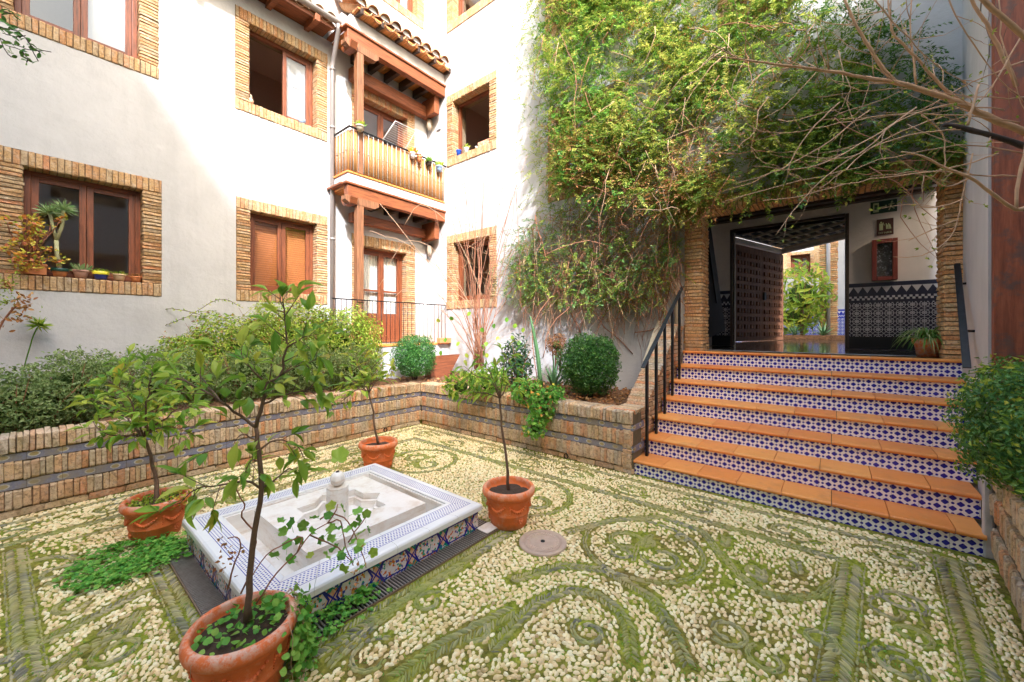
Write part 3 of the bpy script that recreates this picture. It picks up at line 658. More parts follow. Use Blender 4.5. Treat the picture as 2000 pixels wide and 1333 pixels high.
        if c_:
            cu = MB(); n_ = 24; z_a, z_b = (lowbar if content == 'door' else lz0), lz1
            for q in range(n_):
                f0, f1 = q / n_, (q + 1) / n_; wv = lambda f: dd_ + .10 + (.012 * math.sin(f * 55) if c_ is M['curtain'] else 0)
                cu.add([fr.w(s0 + (s1 - s0) * f0, wv(f0), z_a), fr.w(s0 + (s1 - s0) * f1, wv(f1), z_a), fr.w(s0 + (s1 - s0) * f1, wv(f1), z_b), fr.w(s0 + (s1 - s0) * f0, wv(f0), z_b)], [(0,1,2,3)], 0, True)
            cu.build({M['curtain']: 'curtain', M['blind']: 'blind', M['shutter']: 'shutter'}[c_], c_, win)
    r_ = MB(); rm = [(ia0 - .4, ia1 + .4, 1.9, 1.95, iz0 - .5, iz1 + .4), (ia0 - .4, ia0 - .35, .43, 1.9, iz0 - .5, iz1 + .4), (ia1 + .35, ia1 + .4, .43, 1.9, iz0 - .5, iz1 + .4), (ia0 - .4, ia1 + .4, .43, 1.9, iz1 + .35, iz1 + .4), (ia0 - .4, ia1 + .4, .43, 1.9, iz0 - .5, iz0 - .45)]
    for q in rm: box_fr(r_, fr, *q)
    r_.build('room', M['room'], win)
    return win, (ia0, ia1, iz0, iz1, dd_)
wv, wh = M['frame_wood'], M['frame_wood_x']
wLL, _ = brick_window(LW, FA, H['LL'], wv, wh, 'glass', .0475, .058)
wUL, _ = brick_window(LW, FA, H['UL'], wv, wh, ['none', 'shutter'], .045, .056)
wW4, _ = brick_window(LW, FA, H['W4'], wv, wh, 'blind', .0445, .058)
wW2, q2 = brick_window(LW, FA, H['W2'], wv, wh, ['none', 'none'], .043, .056, open_sash=(0, 1))
wLL['label'] = 'big ground floor window with potted plants on its sill'; wUL['label'] = 'upper window cut by the top left edge of the photo'
wW4['label'] = 'window with lowered wooden blinds'; wW2['label'] = 'upper window with its left half open and a white shutter on the right'
# its right half closed slightly askew over a white panelled shutter
ia0, ia1, iz0, iz1, dd_ = q2; mid = (ia0 + ia1) / 2 + .03; sm = MB()
for s in ((mid, mid + .06), (ia1 - .115, ia1 - .055)): box_fr(sm, FA, s[0], s[1], .17, .22, iz0 + .055, iz1 - .055, 0)
box_fr(sm, FA, mid + .06, ia1 - .115, .17, .22, iz1 - .115, iz1 - .055, 1); box_fr(sm, FA, mid + .06, ia1 - .115, .17, .22, iz0 + .055, iz0 + .115, 1); sm.build('sash', [wv, wh], wW2, .003)
g = MB(); box_fr(g, FA, mid + .06, ia1 - .115, .19, .194, iz0 + .115, iz1 - .115); g.build('pane', M['glass'], wW2)
sh = MB(); box_fr(sh, FA, mid + .05, ia1 - .11, .225, .25, iz0 + .1, iz1 - .1)
for za, zb in ((iz0 + .18, iz0 + .62), (iz0 + .70, iz1 - .2)): box_fr(sh, FA, mid + .13, ia1 - .19, .219, .225, za, zb)
sh.build('shutter', M['shutter'], wW2, .004)
for h, nm, ct, lb in ((W3, 'window', 'glass', 'upper window beside the balcony with a blue flowerpot on its sill'), (W5, 'window', 'glass', 'ground floor window behind the bare red stems'), (WT, 'window', 'glass', 'top floor window cut by the upper edge'), (W6, 'window', 'glass', 'window half buried in the creeper'), (W7, 'window', 'glass', 'high window behind the creeper'), (W9, 'window', 'glass', 'window above the doorway behind the creeper')):
    k, _ = brick_window(CH, FB, h, wv, wh, ct, .0475, .060, sashes=1 if h in (W3, W5, WT) else 2, open_sash=(0,) if h is W3 else None, pieces=h in (W3, W5, W6), lim=(-9, 9) if h is not W6 else (3.0, 9)); k['label'] = lb
k, _ = brick_window(CH, FA, D_up, wv, wh, 'glass', .045, .058, bottom=False, name='balcony_door', pieces=False); k['label'] = 'glazed balcony door behind the drying rack'
k, _ = brick_window(CH, FA, D_lo, wv, wh, 'door', .045, .058, bw=.24, bottom=False, name='door'); k['label'] = 'ground floor double door with lace curtains'
k, _ = brick_window(CH, FA, W8, wv, wh, ['curtain', 'curtain'], .045, .058, pieces=False); k['label'] = 'top window above the tiled balcony roof'
# opposite wings (behind the viewer): they shade the court and show in the panes
def simple_house(label, boxes, wins):
    hse = thing('opposite_house', label, 'house', (0, 0, 0)); b = MB()
    for q in boxes: b.box(*q)
    b.build('wall', M['plaster'], hse)
    for fr, h in wins:
        k, _ = None, None; wb = MB(); box_fr(wb, fr, h[0], h[1], -.03, 0, h[2], h[3]); wo = wb.build('window', M['mortar'], hse)
        z = h[2]
        bb = MB()
        while z < h[3]: box_fr(bb, fr, h[0], h[0] + .2, -.05, -.03, z, z + .05); box_fr(bb, fr, h[1] - .2, h[1], -.05, -.03, z, z + .05); z += .062
        a = h[0]
        while a < h[1]: box_fr(bb, fr, a, a + .05, -.05, -.03, h[3] - .18, h[3]); box_fr(bb, fr, a, a + .05, -.05, -.03, h[2] - .0, h[2] + .18); a += .06
        bb.build('surround', M['brick'], wo); gb = MB(); box_fr(gb, fr, h[0] + .2, h[1] - .2, -.034, -.03, h[2] + .18, h[3] - .18); gb.build('pane', simple('dark_glass', (.02, .02, .025), .05, .1, 1, 0) , wo)
    return hse
FS, FL = Fr('x', -3.2, -1), Fr('y', -4.4, -1)
simple_house('white house behind the viewer that shades the court', [((-4.4, -3.6, 0), (6.2, -3.2, 8.0))], [(FS, (-2.6, -1.0, 2.3, 4.0)), (FS, (.4, 2.0, 2.3, 4.0)), (FS, (-2.6, -1.0, 5.6, 7.2)), (FS, (.4, 2.0, 5.6, 7.2))])
simple_house('white house closing the court on the left, out of the picture', [((-4.8, -14, 0), (-4.4, 7.8, 12.9))], [(FL, (-1, .6, 2.3, 4)), (FL, (2.4, 4, 5.3, 7))])
# roofs and eaves
EV = MB(); EV.box((-4.5, 6.98, 7.02), (3.46, 7.79, 7.06)); EV.build('eave_board', M['beam_wood'], LW)
for i in range(9):
    x = 3.15 - i * .62; b = MB(); b.beam((x, 7.36, 6.99), (x, 6.90, 6.955), .085, .11); b.build('rafter', M['beam_wood'], LW, .006)
b = MB(); b.box((-4.5, 6.965, 6.96), (3.46, 6.98, 7.06)); b.build('fascia', M['beam_wood'], LW)
gt = MB(); n = 8
for i in range(n):
    a0, a1 = math.pi + math.pi * i / n, math.pi + math.pi * (i + 1) / n; c = (6.90, 7.10)
    P = lambda a, x: (x, c[0] + .06 * math.cos(a), c[1] + .06 * math.sin(a)); gt.add([P(a0, -4.5), P(a0, 3.55), P(a1, 3.55), P(a1, -4.5)], [(0,1,2,3)], 0, True)
gt.add([(3.55, 6.90 + .06 * math.cos(math.pi + math.pi * i / n), 7.10 + .06 * math.sin(math.pi + math.pi * i / n)) for i in range(n + 1)], [tuple(range(n + 1))])
gt.build('gutter', M['pipe'], LW)
def roof_tiles(par, x0, x1, y0, z0, y1, z1, sp, rad, mat, plug=None):
    ln = Vector((0, y1 - y0, z1 - z0)); sl_ = ln.normalized(); L = ln.length; up = Vector((0, -sl_.z, sl_.y)); n = 7
    def shell(cx, flip, r0, r1):
        b = MB(); vs = []
        for s_, rr in ((0, r0), (L, r1)):
            for k in range(n + 1):
                a = math.pi * k / n; vs.append(Vector((cx + rr * math.cos(a), y0, z0)) + sl_ * s_ + up * (rr * math.sin(a) * flip * .9))
        vs2 = [v - (Vector((0, 0, 0)) + up * .014 * 1) for v in vs]; m_ = len(vs)
        b.add(vs + vs2, [(k, k+1, n+2+k, n+1+k) for k in range(n)] + [(m_+k, m_+n+1+k, m_+n+2+k, m_+k+1) for k in range(n)] + [(k, m_+k, m_+k+1, k+1) for k in range(n)], 0, True); return b
    x = x0
    while x < x1:
        shell(x + sp / 2, -1, rad, rad * .9).build('channel_tile', mat, par)
        q = shell(x, 1, rad * .98, rad * .85); o = q.build('roof_tile', mat, par); o.location.z += .03
        if plug:
            b = MB(); vs = [Vector((x + rad * .8 * math.cos(math.pi * k / n), y0 + .02, z0 + .02 + rad * .75 * math.sin(math.pi * k / n))) for k in range(n + 1)]; b.add(vs, [tuple(range(n + 1))]); b.build('mortar_plug', plug, par)
        x += sp
m = Mt('roof_tile', .8, .3); f = (m.orand()).frac(); c = ramp(m.nt, f, [(0, (.40,.17,.07)), (.4, (.52,.27,.11)), (.7, (.44,.30,.18)), (1, (.30,.13,.06))]); c = mixc(m.nt, ramp(m.nt, m.noise(14, 5, .7), [(.45, (0,0,0)), (.6, (.6,.6,.6))]), c, (.62,.50,.34)); m.color(c); m.bump(m.noise(50, 4), .5, .008); M['roof'] = m.m
roof_tiles(LW, 2.35, 3.5, 6.93, 7.10, 8.3, 7.62, .21, .095, M['roof'])
b = MB(); b.add([(-4.5, 6.98, 7.065), (3.5, 6.98, 7.065), (3.5, 9, 7.8), (-4.5, 9, 7.8)], [(0,1,2,3)]); b.build('roof', M['roof'], LW)
b = MB(); b.box((3.56, 7.371, 7.0), (3.64, 9, 11.6)); b.build('wall_return', M['plaster'], CH)
# downpipe
dp = MB(); px_, py_ = 3.60, 7.30
dp.tube([(3.50, 6.90, 7.06), (3.53, 6.93, 6.98), (px_, py_ - .05, 6.62), (px_, py_, 6.5), (px_, py_, .6)], .042, 12)
o = dp.build('drainpipe', M['pipe']); tag(o, 'pale grey drainpipe running down the wall left of the balcony', 'drainpipe'); DP = o
for z in (5.35, 3.25, 6.45): b = MB(); b.lathe([(.046, -.02), (.052, -.02), (.052, .02), (.046, .02)], (px_, py_, z), 12); b.build('pipe_collar', M['pipe'], DP)
# ------------------------------------------------------------------ balcony
BY = 6.77
BAL = thing('balcony', 'small roofed timber balcony screened with reeds in the inner corner', 'balcony', (4.75, 7.0, 4.3))
def part(name, mat, par, fn, bev=0): b = MB(); fn(b); return b.build(name, mat, par, bev)
part('slab', M['plaster'], BAL, lambda b: b.box((3.62, BY, 4.21), (WX, WY - .002, 4.385)), .006)
part('slab_tiles', M['tread'], BAL, lambda b: b.box((3.60, BY - .02, 4.388), (WX - .002, WY - .003, 4.42)), .004)
part('fascia', M['plaster'], BAL, lambda b: b.box((3.66, BY - .01, 7.03), (WX, WY - .002, 7.27)), .006)
part('slab', M['plaster'], BAL, lambda b: b.box((3.66, BY + .3, 7.27), (WX, WY - .002, 7.45)))
for z0, lvl in ((6.88, 'up'), (4.06, 'low')):
    part('trim_board', M['beam_wood'], BAL, lambda b: b.box((3.55, BY - .06, z0 + .11), (WX - .003, BY + .06, z0 + .148)), .006)
    part('trim_board', M['beam_wood'], BAL, lambda b: b.box((3.52, BY + .061, z0 + .11), (3.62, WY - .004, z0 + .148)), .006)
    part('beam', M['beam_wood'], BAL, lambda b: b.box((3.60, BY - .03, z0 - .10), (WX - .004, BY + .10, z0 + .107)), .008)
    part('corbel', M['post_wood'], BAL, lambda b: b.add([(x, y, z) for y in (BY - .035, BY + .105) for x, z in ((3.56, z0-.10), (4.22, z0-.10), (4.22, z0-.17), (4.14, z0-.22), (3.64, z0-.22), (3.56, z0-.17))], [(0,1,2,3,4,5), (11,10,9,8,7,6)] + [(i, (i+1)%6, (i+1)%6+6, i+6) for i in range(6)]), .006)
    part('corbel', M['beam_wood'], BAL, lambda b: b.add([(x, y, z) for x in (3.64, 3.76) for y, z in ((BY - .10, z0-.12), (BY + .28, z0-.12), (BY + .20, z0-.23), (BY - .04, z0-.23))], [(0,1,2,3), (7,6,5,4)] + [(i, (i+1)%4, (i+1)%4+4, i+4) for i in range(4)]), .006)
    zb = LZ if lvl == 'low' else 4.42
    part('post', M['post_wood'], BAL, lambda b: b.box((3.79, BY - .03, zb), (3.92, BY + .10, z0 - .222)), .01)
    part('wall_beam', M['beam_wood'], BAL, lambda b: b.box((3.93, 7.17, z0 - (.48 if lvl == 'up' else .42)), (5.70, 7.33, z0 - .24)), .01)
    part('side_beam', M['beam_wood'], BAL, lambda b: b.box((5.705, BY + .105, z0 - .48), (5.84, 7.33, z0 - .10)), .01)
    part('ceiling_board', M['ceil_wood'], BAL, lambda b: b.box((3.62, BY + .105, z0 + .07), (WX - .005, WY - .005, z0 + .10)))
    for i in range(5): part('rafter', M['dark_wood'], BAL, lambda b: b.box((3.99 + i * .37, BY + .106, z0 - .09), (4.08 + i * .37, WY - .006, z0 + .068)), .004)  # near-black wood puts the shadow under the ceiling into the rafters' colour
part('eave_board', M['ceil_wood'], BAL, lambda b: b.box((3.7, BY - .20, 7.30), (WX - .003, BY - .011, 7.33)))
for i in range(6): part('rafter', M['dark_wood'], BAL, lambda b: b.beam((3.78 + i * .42, BY - .02, 7.31), (3.78 + i * .42, BY - .22, 7.28), .06, .09), .006)
roof_tiles(BAL, 3.74, WX + .02, BY - .25, 7.36, WY, 7.86, .245, .108, M['roof'], M['plaster'])
m = Mt('reed_cane', .55, .4); x, y, z = m.xyz('Object'); f = m.orand(); n = m.noise(4, 5, .7, stretch=(20, 20, 1)); c = mixc(m.nt, n, ramp(m.nt, f, [(0, (.42,.20,.045)), (.5, (.48,.26,.07)), (1, (.28,.12,.035))]), (.34,.15,.05)); m.color(c); m.bump(n, .3, .004); M['reed'] = m.m
def cane(p, w_=.047):
    b = MB(); zt = 5.17 + rnd.uniform(-.012, .012); r_ = w_ / 2
    b.tube([(p[0], p[1], 4.43), (p[0] + rnd.uniform(-.003, .003), p[1], 4.8), (p[0], p[1], zt)], r_, 6); return b.build('reed', M['reed'], BAL)
x = 3.69
while x < WX - .03: cane((x, BY - .005)); x += .046
y = BY + .03
while y < WY - .03: cane((3.655, y)); y += .046
rl = MB(); rl.box((3.62, BY - .062, 5.19), (WX - .004, BY - .038, 5.215)); rl.box((3.61, BY - .062, 5.19), (3.634, WY - .003, 5.215)); rl.build('rail', M['iron'], BAL)
def baluster(x, y, z0, z1, par, knot=True, mat=None):
    b = MB(); b.tube([(x, y, z0), (x, y, z1)], .0065, 6)
    if knot:
        for zk in ((z0 + z1) / 2, (z0 + z1) / 2 - .12 if False else (z0 + z1) / 2): b.ball((x, y, zk), .014, 6, 4, 0, (1, 1, 1.5))
    b.build('baluster', mat or M['white_metal'], par)
for i in range(22): baluster(3.70 + i * .1005, BY - .05, 4.42, 5.19, BAL)
for i in range(5): baluster(3.622, BY + .07 + i * .11, 4.42, 5.19, BAL)
# drying rack
rk = MB(); p = [at_y(747, 274, 6.95), at_y(772, 237, 6.95), at_y(812, 256, 7.05), at_y(790, 294, 7.05)]
rk.tube([p[0], p[0].lerp(p[1], .85), p[1], p[2], p[3]], .011, 6)
o = rk.build('drying_rack', M['white_metal']); tag(o, 'white folding clothes drying rack leaning on the balcony rail', 'drying rack')
for i in range(10):
    t = .06 + i * .095; b = MB(); b.tube([p[0].lerp(p[1], t), p[3].lerp(p[2], t)], .004, 4); b.build('wire', M['white_metal'], o)
# wall lamps
m = Mt('lamp_glass', .2, .5); m.color((.42, .36, .28)); M['lampglass'] = m.m
for (y, z), lb in (((7.20, 6.30), 'brass bound wall lantern beside the balcony roof'), ((7.20, 3.40), 'wall lantern beside the ground floor door')):
    t = thing('wall_lantern', lb, 'lantern', (WX, y, z)); b = MB(); c = Vector((WX - .07, y, z))
    b.lathe([(.0, -.17), (.02, -.165), (.055, -.10), (.06, -.05), (.058, .05), (.05, .09), (0, .10)], c, 10); b.build('globe', M['lampglass'], t)
    for k in range(8):
        a = k * math.pi / 4; b = MB(); b.tube([c + Vector((r_ * math.cos(a), r_ * math.sin(a), zz)) for r_, zz in ((.012, -.17), (.06, -.10), (.065, -.05), (.063, .05), (.055, .09))], .0035, 4); b.build('rib', simple('brass', (.42, .30, .16), .4, .2, 20, .1, 40, .7), t)
    b = MB(); b.lathe([(.0, .13), (.035, .11), (.062, .09), (.062, .08)], c, 10); b.box(c + Vector((.0, -.02, .0)), (WX - .001, y + .02, z + .03)); b.build('bracket', M['steel'], t)
# house number plate
b = MB(); b.box((WX - .025, 6.88, 6.10), (WX - .002, 7.02, 6.12)); b.box((WX - .012, 6.90, 6.121), (WX - .002, 7.0, 6.22)); o = b.build('wall_plaque', M['shutter']); tag(o, 'tiny white plaque on the wall right of the upper lantern', 'plaque')
# raised terrace in front of the lower door
TR = thing('door_terrace', 'raised white terrace with iron railing in front of the ground floor door', 'terrace', (4.75, 7, LZ))
part('base', M['plaster'], TR, lambda b: b.box((3.5, 6.62, .5), (WX - .002, WY - .002, LZ - .03)))
part('paving', M['tread'], TR, lambda b: b.box((3.48, 6.60, LZ - .028), (WX - .003, WY - .003, LZ)))
part('rail', M['iron'], TR, lambda b: b.box((3.3, 6.69, 2.075), (WX - .003, 6.705, 2.095)))
for i in range(26): baluster(3.36 + i * .10, 6.697, 1.27, 2.075, TR, False, M['iron'])
fb = MB(); fb.box((5.55, 6.50, 1.25), (5.86, 6.61, 1.36)); o = fb.build('flower_box', M['pot_plain'], None, .005); tag(o, 'small orange terracotta flower box at the corner of the terrace', 'flower box')
b = MB(); b.add([(4.9, 6.0, .6), (5.35, 6.0, .6), (5.75, 6.1, 1.02), (4.9, 6.1, 1.02), (4.9, 6.2, .6), (5.35, 6.2, .6), (5.75, 6.2, 1.02), (4.9, 6.2, 1.02)], [(0,1,2,3), (7,6,5,4), (0,4,5,1), (1,5,6,2), (2,6,7,3), (3,7,4,0)])
o = b.build('planting_trough', M['frame_wood_x']); tag(o, 'dark red slanted trough behind the small round bush', 'trough')
# ------------------------------------------------------------------ fountain
FO = thing('fountain', 'low square white marble fountain with blue tiled rim and painted tile sides', 'fountain', (1.45, 2.83, 0))
fx0, fx1, fy0, fy1, fz = .68, 2.205, 2.09, 3.575, .205
ix0, ix1, iy0, iy1 = .872, 2.03, 2.31, 3.395
m = Mt('marble', .22, .5); n = m.noise(3, 6, .75, stretch=(1, 1, 5)); c = ramp(m.nt, n, [(.35, (.66,.56,.46)), (.48, (.80,.75,.69)), (.7, (.86,.83,.79))]); c = mixc(m.nt, ramp(m.nt, m.noise(6, 5, .7), [(.55, (0,0,0)), (.75, (.5,.5,.5))]), c, (.58,.44,.32)); m.color(c); M['marble'] = m.m
m = Mt('white_glaze', .2, .55); c = mixc(m.nt, m.noise(5, 5, .7), (.74,.72,.70), (.80,.79,.78)); m.color(c); M['glaze'] = m.m
def rim_mat(name, across, along, sgn, edge, wdt):
    m = Mt(name, .2, .55); X = m.xyz('Object'); t = ((X[across] * sgn) - (edge * sgn)) / wdt            # 0 at outer edge, 1 inside
    s = X[along] / .021; r_ = (t - .36) / .085; j = r_.floor(); inb = (r_ > 0.0) * (r_ < 5.0)
    fx = ((s + j.mod(2.0) * .5).frac() - .5).abs(); fy = (r_.frac() - .5).abs(); dia = ((fx * .9 + fy * .8) < .30) * inb
    ln = ((t - .335).abs() < .011).max((t - .815).abs() < .011)
    c = mixc(m.nt, m.noise(6, 5, .7), (.72,.70,.69), (.80,.79,.78)); c = mixc(m.nt, dia.max(ln), c, mixc(m.nt, m.noise(30), (.03,.03,.30), (.10,.11,.42))); m.color(c); return m.m
def coping(p0, p1, q0, q1, axis, n, mat):                   # tile run from p to q; outer edge first
    for i in range(n):
        t0, t1 = i / n, (i + 1) / n; b = MB()
        o0, o1 = Vector(p0).lerp(Vector(q0), t0), Vector(p0).lerp(Vector(q0), t1); i0, i1 = Vector(p1).lerp(Vector(q1), t0), Vector(p1).lerp(Vector(q1), t1)
        al = (o1 - o0).normalized() * .0009; o0, i0 = o0 + al, i0 + al; o1, i1 = o1 - al, i1 - al
        inw0, inw1 = (i0 - o0), (i1 - o1); prof = [(0, -.048), (0, -.016), (.03, -.005), (.10, 0), (1, 0), (1, -.048)]
        A_ = [Vector((*(o0 + inw0 * f), fz + dz)) for f, dz in prof]; B_ = [Vector((*(o1 + inw1 * f), fz + dz)) for f, dz in prof]; k = len(prof)
        b.add(A_ + B_, [tuple(range(k))[::-1], tuple(range(k, 2*k))] + [(q, (q+1)%k, (q+1)%k+k, q+k) for q in range(k)]); b.build('coping_tile', mat, FO, .0015)
def offy(x): return x
mats_ = [rim_mat('rim_front', 1, 0, 1, fy0, .22), rim_mat('rim_back', 1, 0, -1, fy1, .18), rim_mat('rim_left', 0, 1, 1, fx0, .192), rim_mat('rim_right', 0, 1, -1, fx1, .175)]
coping((fx0, fy0), (ix0, iy0), (fx1, fy0), (ix1, iy0), 0, 6, mats_[0]); coping((fx0, fy1), (ix0, iy1), (fx1, fy1), (ix1, iy1), 0, 6, mats_[1])
coping((fx0, fy0), (ix0, iy0), (fx0, fy1), (ix0, iy1), 1, 6, mats_[2]); coping((fx1, fy0), (ix1, iy0), (fx1, fy1), (ix1, iy1), 1, 6, mats_[3])
def frieze_mat(name, al):
    m = Mt(name, .22, .55); X = m.xyz('Object'); f = ((X[al] / .262).frac() - .5).abs(); h = ((X[2] - .012) / .128 - .5).abs()
    vec = m.vec(X[al], 0.0, X[2]); d1 = f + h * .26 - .415; hexl = d1.abs() < .026; edge = ((h - .44).abs() < .04) * (f < .32); x2 = ((f * -1 + .5) * 2.4 - h).abs() < .06
    inside = d1 < 0.0; small = ((f * -1 + .5) * 2.4 + h) < .40
    v1 = m.voro(70, vec, 'F1', 'Color'); v2 = m.voro(42, vec, 'F1', 'Distance'); nt = m.nt
    sep = nt.nodes.new('ShaderNodeSeparateColor'); nt.links.new(v1.o, sep.inputs[0]); r_ = S(nt, sep.outputs[0])
    flo = ramp(nt, r_, [(0, (.68,.62,.60)), (.40, (.68,.62,.60)), (.42, (.55,.13,.03)), (.54, (.62,.34,.06)), (.62, (.04,.26,.17)), (.76, (.05,.07,.34)), (.84, (.68,.62,.60)), (1, (.60,.58,.62))], 'CONSTANT')
    grn = ramp(nt, r_, [(0, (.02,.20,.15)), (.45, (.03,.30,.21)), (.6, (.66,.60,.58)), (.74, (.45,.16,.05)), (.86, (.04,.07,.36)), (1, (.66,.6,.58))], 'CONSTANT')
    c = mixc(nt, inside, grn, mixc(nt, m.noise(30, 3, .5, vec) < .56, (.64,.59,.60), flo)); c = mixc(nt, small, c, mixc(nt, v2 * 1.5, (.60,.20,.05), (.64,.44,.30)))
    c = mixc(nt, hexl.max(edge).max(x2), c, (.02,.02,.26)); c = mixc(nt, ramp(nt, m.noise(7, 5, .7), [(.5, (0,0,0)), (.75, (.4,.4,.4))]), c, (.22,.15,.09)); m.color(c); return m.m
fm0, fm1 = frieze_mat('painted_frieze_x', 0), frieze_mat('painted_frieze_y', 1)
bx0, bx1, by0, by1 = fx0 + .022, fx1 - .018, fy0 + .030, fy1 - .02
part('core', M['soffit'], FO, lambda b: [b.box((bx0 + .012, by0 + .012, -.02), (bx1 - .012, iy0 - .003, .155)), b.box((bx0 + .012, iy1 + .003, -.02), (bx1 - .012, by1 - .012, .155)), b.box((bx0 + .012, iy0 - .002, -.02), (ix0 - .003, iy1 + .002, .155)), b.box((ix1 + .003, iy0 - .002, -.02), (bx1 - .012, iy1 + .002, .155))])
n = 8; st = (bx1 - bx0) / n
for i in range(n):
    part('frieze_tile', fm0, FO, lambda b: b.box((bx0 + i * st + .0008, by0, .004), (bx0 + (i+1) * st - .0008, by0 + .011, .146)))
    part('frieze_tile', fm0, FO, lambda b: b.box((bx0 + i * st + .0008, by1 - .011, .004), (bx0 + (i+1) * st - .0008, by1, .146)))
st = (by1 - by0 - .026) / n
for i in range(n):
    part('frieze_tile', fm1, FO, lambda b: b.box((bx0, by0 + .013 + i * st + .0008, .004), (bx0 + .011, by0 + .013 + (i+1) * st - .0008, .146)))
    part('frieze_tile', fm1, FO, lambda b: b.box((bx1 - .011, by0 + .013 + i * st + .0008, .004), (bx1, by0 + .013 + (i+1) * st - .0008, .146)))
part('basin', M['marble'], FO, lambda b: [b.box((ix0, iy0, -.02), (ix1, iy1, .03)), b.box((ix0, iy0, .031), (ix0 + .012, iy1, .19)), b.box((ix1 - .012, iy0, .031), (ix1, iy1, .19)), b.box((ix0 + .013, iy0, .031), (ix1 - .013, iy0 + .012, .19)), b.box((ix0 + .013, iy1 - .012, .031), (ix1 - .013, iy1, .19))])
# central marble block with an eight pointed star cut into it
cx_, cy_ = 1.485, 2.865; hs = .44
bm = bmesh.new(); star = []
for k in range(16):
    a = math.pi * k / 8 + math.pi / 8 * 0; rr = .325 if k % 2 == 0 else .325 * .765; star.append((cx_ + rr * math.cos(a), cy_ + rr * math.sin(a)))
sq = []
for k in range(16):                                          # matching ring of points on the square
    a = math.pi * k / 8; c_, s_ = math.cos(a), math.sin(a); q = hs / max(abs(c_), abs(s_)); sq.append((cx_ + q * c_, cy_ + q * s_))
b = MB(); n = 16; zt, zl, zb = .212, .10, .03
vs = [(x, y, zt) for x, y in sq] + [(x, y, zt) for x, y in star] + [(x, y, zl) for x, y in star] + [(x, y, zb) for x, y in sq]
b.add(vs, [(k, (k+1)%n, n+(k+1)%n, n+k) for k in range(n)] + [(n+k, n+(k+1)%n, 2*n+(k+1)%n, 2*n+k) for k in range(n)] + [tuple(range(2*n, 3*n))] + [(3*n+k, 3*n+(k+1)%n, (k+1)%n, k) for k in range(n)])
bm.free(); b.build('star_block', M['marble'], FO)
# small steps inside the star
b = MB(); s2 = [(cx_ + (x - cx_) * .985, cy_ + (y - cy_) * .985) for x, y in star]; s3 = [(cx_ + (x - cx_) * .9, cy_ + (y - cy_) * .9) for x, y in star]
b.add([(x, y, .165) for x, y in s2] + [(x, y, .16) for x, y in s3] + [(x, y, .101) for x, y in s3], [(k, (k+1)%n, n+(k+1)%n, n+k) for k in range(n)] + [(n+k, n+(k+1)%n, 2*n+(k+1)%n, 2*n+k) for k in range(n)]); b.build('star_step', M['marble'], FO)
fc = (1.47, 2.90)
part('column', M['marble'], FO, lambda b: b.prism([(fc[0] + .078 * math.cos(math.pi * (k + .5) / 4), fc[1] + .078 * math.sin(math.pi * (k + .5) / 4)) for k in range(8)], .101, .365), .004)
b = MB(); nn2 = 32; prof = [(0, .0), (.022, .0), (.045, .012), (.060, .035), (.062, .058), (.052, .085), (.033, .100), (.020, .104), (.016, .098), (0, .095)]
vs = []
for r_, z in prof:
    for k in range(nn2): a = 2 * math.pi * k / nn2; q = r_ * .88 * (1 - .10 * abs(math.sin(a * 4)) * (1 if r_ > .03 else 0)); vs.append((fc[0] + q * math.cos(a), fc[1] + q * math.sin(a), .367 + z))
b.add(vs, [(i*nn2+k, i*nn2+(k+1)%nn2, (i+1)*nn2+(k+1)%nn2, (i+1)*nn2+k) for i in range(len(prof)-1) for k in range(nn2)], 0, True); b.build('spout_ball', M['marble'], FO)
part('spout', M['bark_dark'], FO, lambda b: b.lathe([(.008, .46), (.014, .468), (.010, .478), (0, .478)], (fc[0], fc[1], 0), 8))
# drain grating round it
GR = thing('drain_grate', 'narrow slotted metal drain grating running round the fountain', 'drain grate', (1.4, 2.05, 0))
gx0, gx1, gy0, gy1 = .585, 2.30, 1.995, 3.68
part('channel', M['black'], GR, lambda b: [b.box((gx0, gy0, .001), (gx1, by0 - .001, .003)), b.box((gx0, by1 + .001, .001), (gx1, gy1, .003)), b.box((gx0, by0, .001), (bx0 - .001, by1, .003)), b.box((bx1 + .001, by0, .001), (gx1, by1, .003))])
part('frame', simple('rusty_edge', (.20, .13, .08), .7, .4, 30), GR, lambda b: [b.box((gx0 - .006, gy0 - .006, .0), (gx1 + .006, gy0, .012)), b.box((gx0 - .006, gy1, .0), (gx1 + .006, gy1 + .006, .012)), b.box((gx0 - .006, gy0, .0), (gx0, gy1, .012)), b.box((gx1, gy0, .0), (gx1 + .006, gy1, .012))])
gm = MB(); gm.box((-.5, -.5, -.5), (.5, .5, .5)); gm = gm.mesh('bar', M['grate'])
x = gx0 + .012
while x < gx1 - .01: inst('bar', gm, GR, (x, (gy0 + by0) / 2, .008), (0, 0, 0), (.0085, by0 - gy0 - .006, .006)); x += .0205
y = by0 + .01
while y < by1: inst('bar', gm, GR, ((gx0 + bx0) / 2, y, .008), (0, 0, 0), (bx0 - gx0 - .006, .0075, .006)); y += .0185
y = by0 + .01
while y < by1: inst('bar', gm, GR, ((gx1 + bx1) / 2, y, .008), (0, 0, 0), (gx1 - bx1 - .006, .0085, .006)); y += .0225
ts = MB(); ts.box((2.165, 2.0, .013), (2.30, 2.115, .021)); o = ts.build('stone_chip', M['marble'], None, .002); o.rotation_euler = (0, 0, 0); tag(o, 'loose square piece of pale stone lying on the grating at the fountain corner', 'stone')
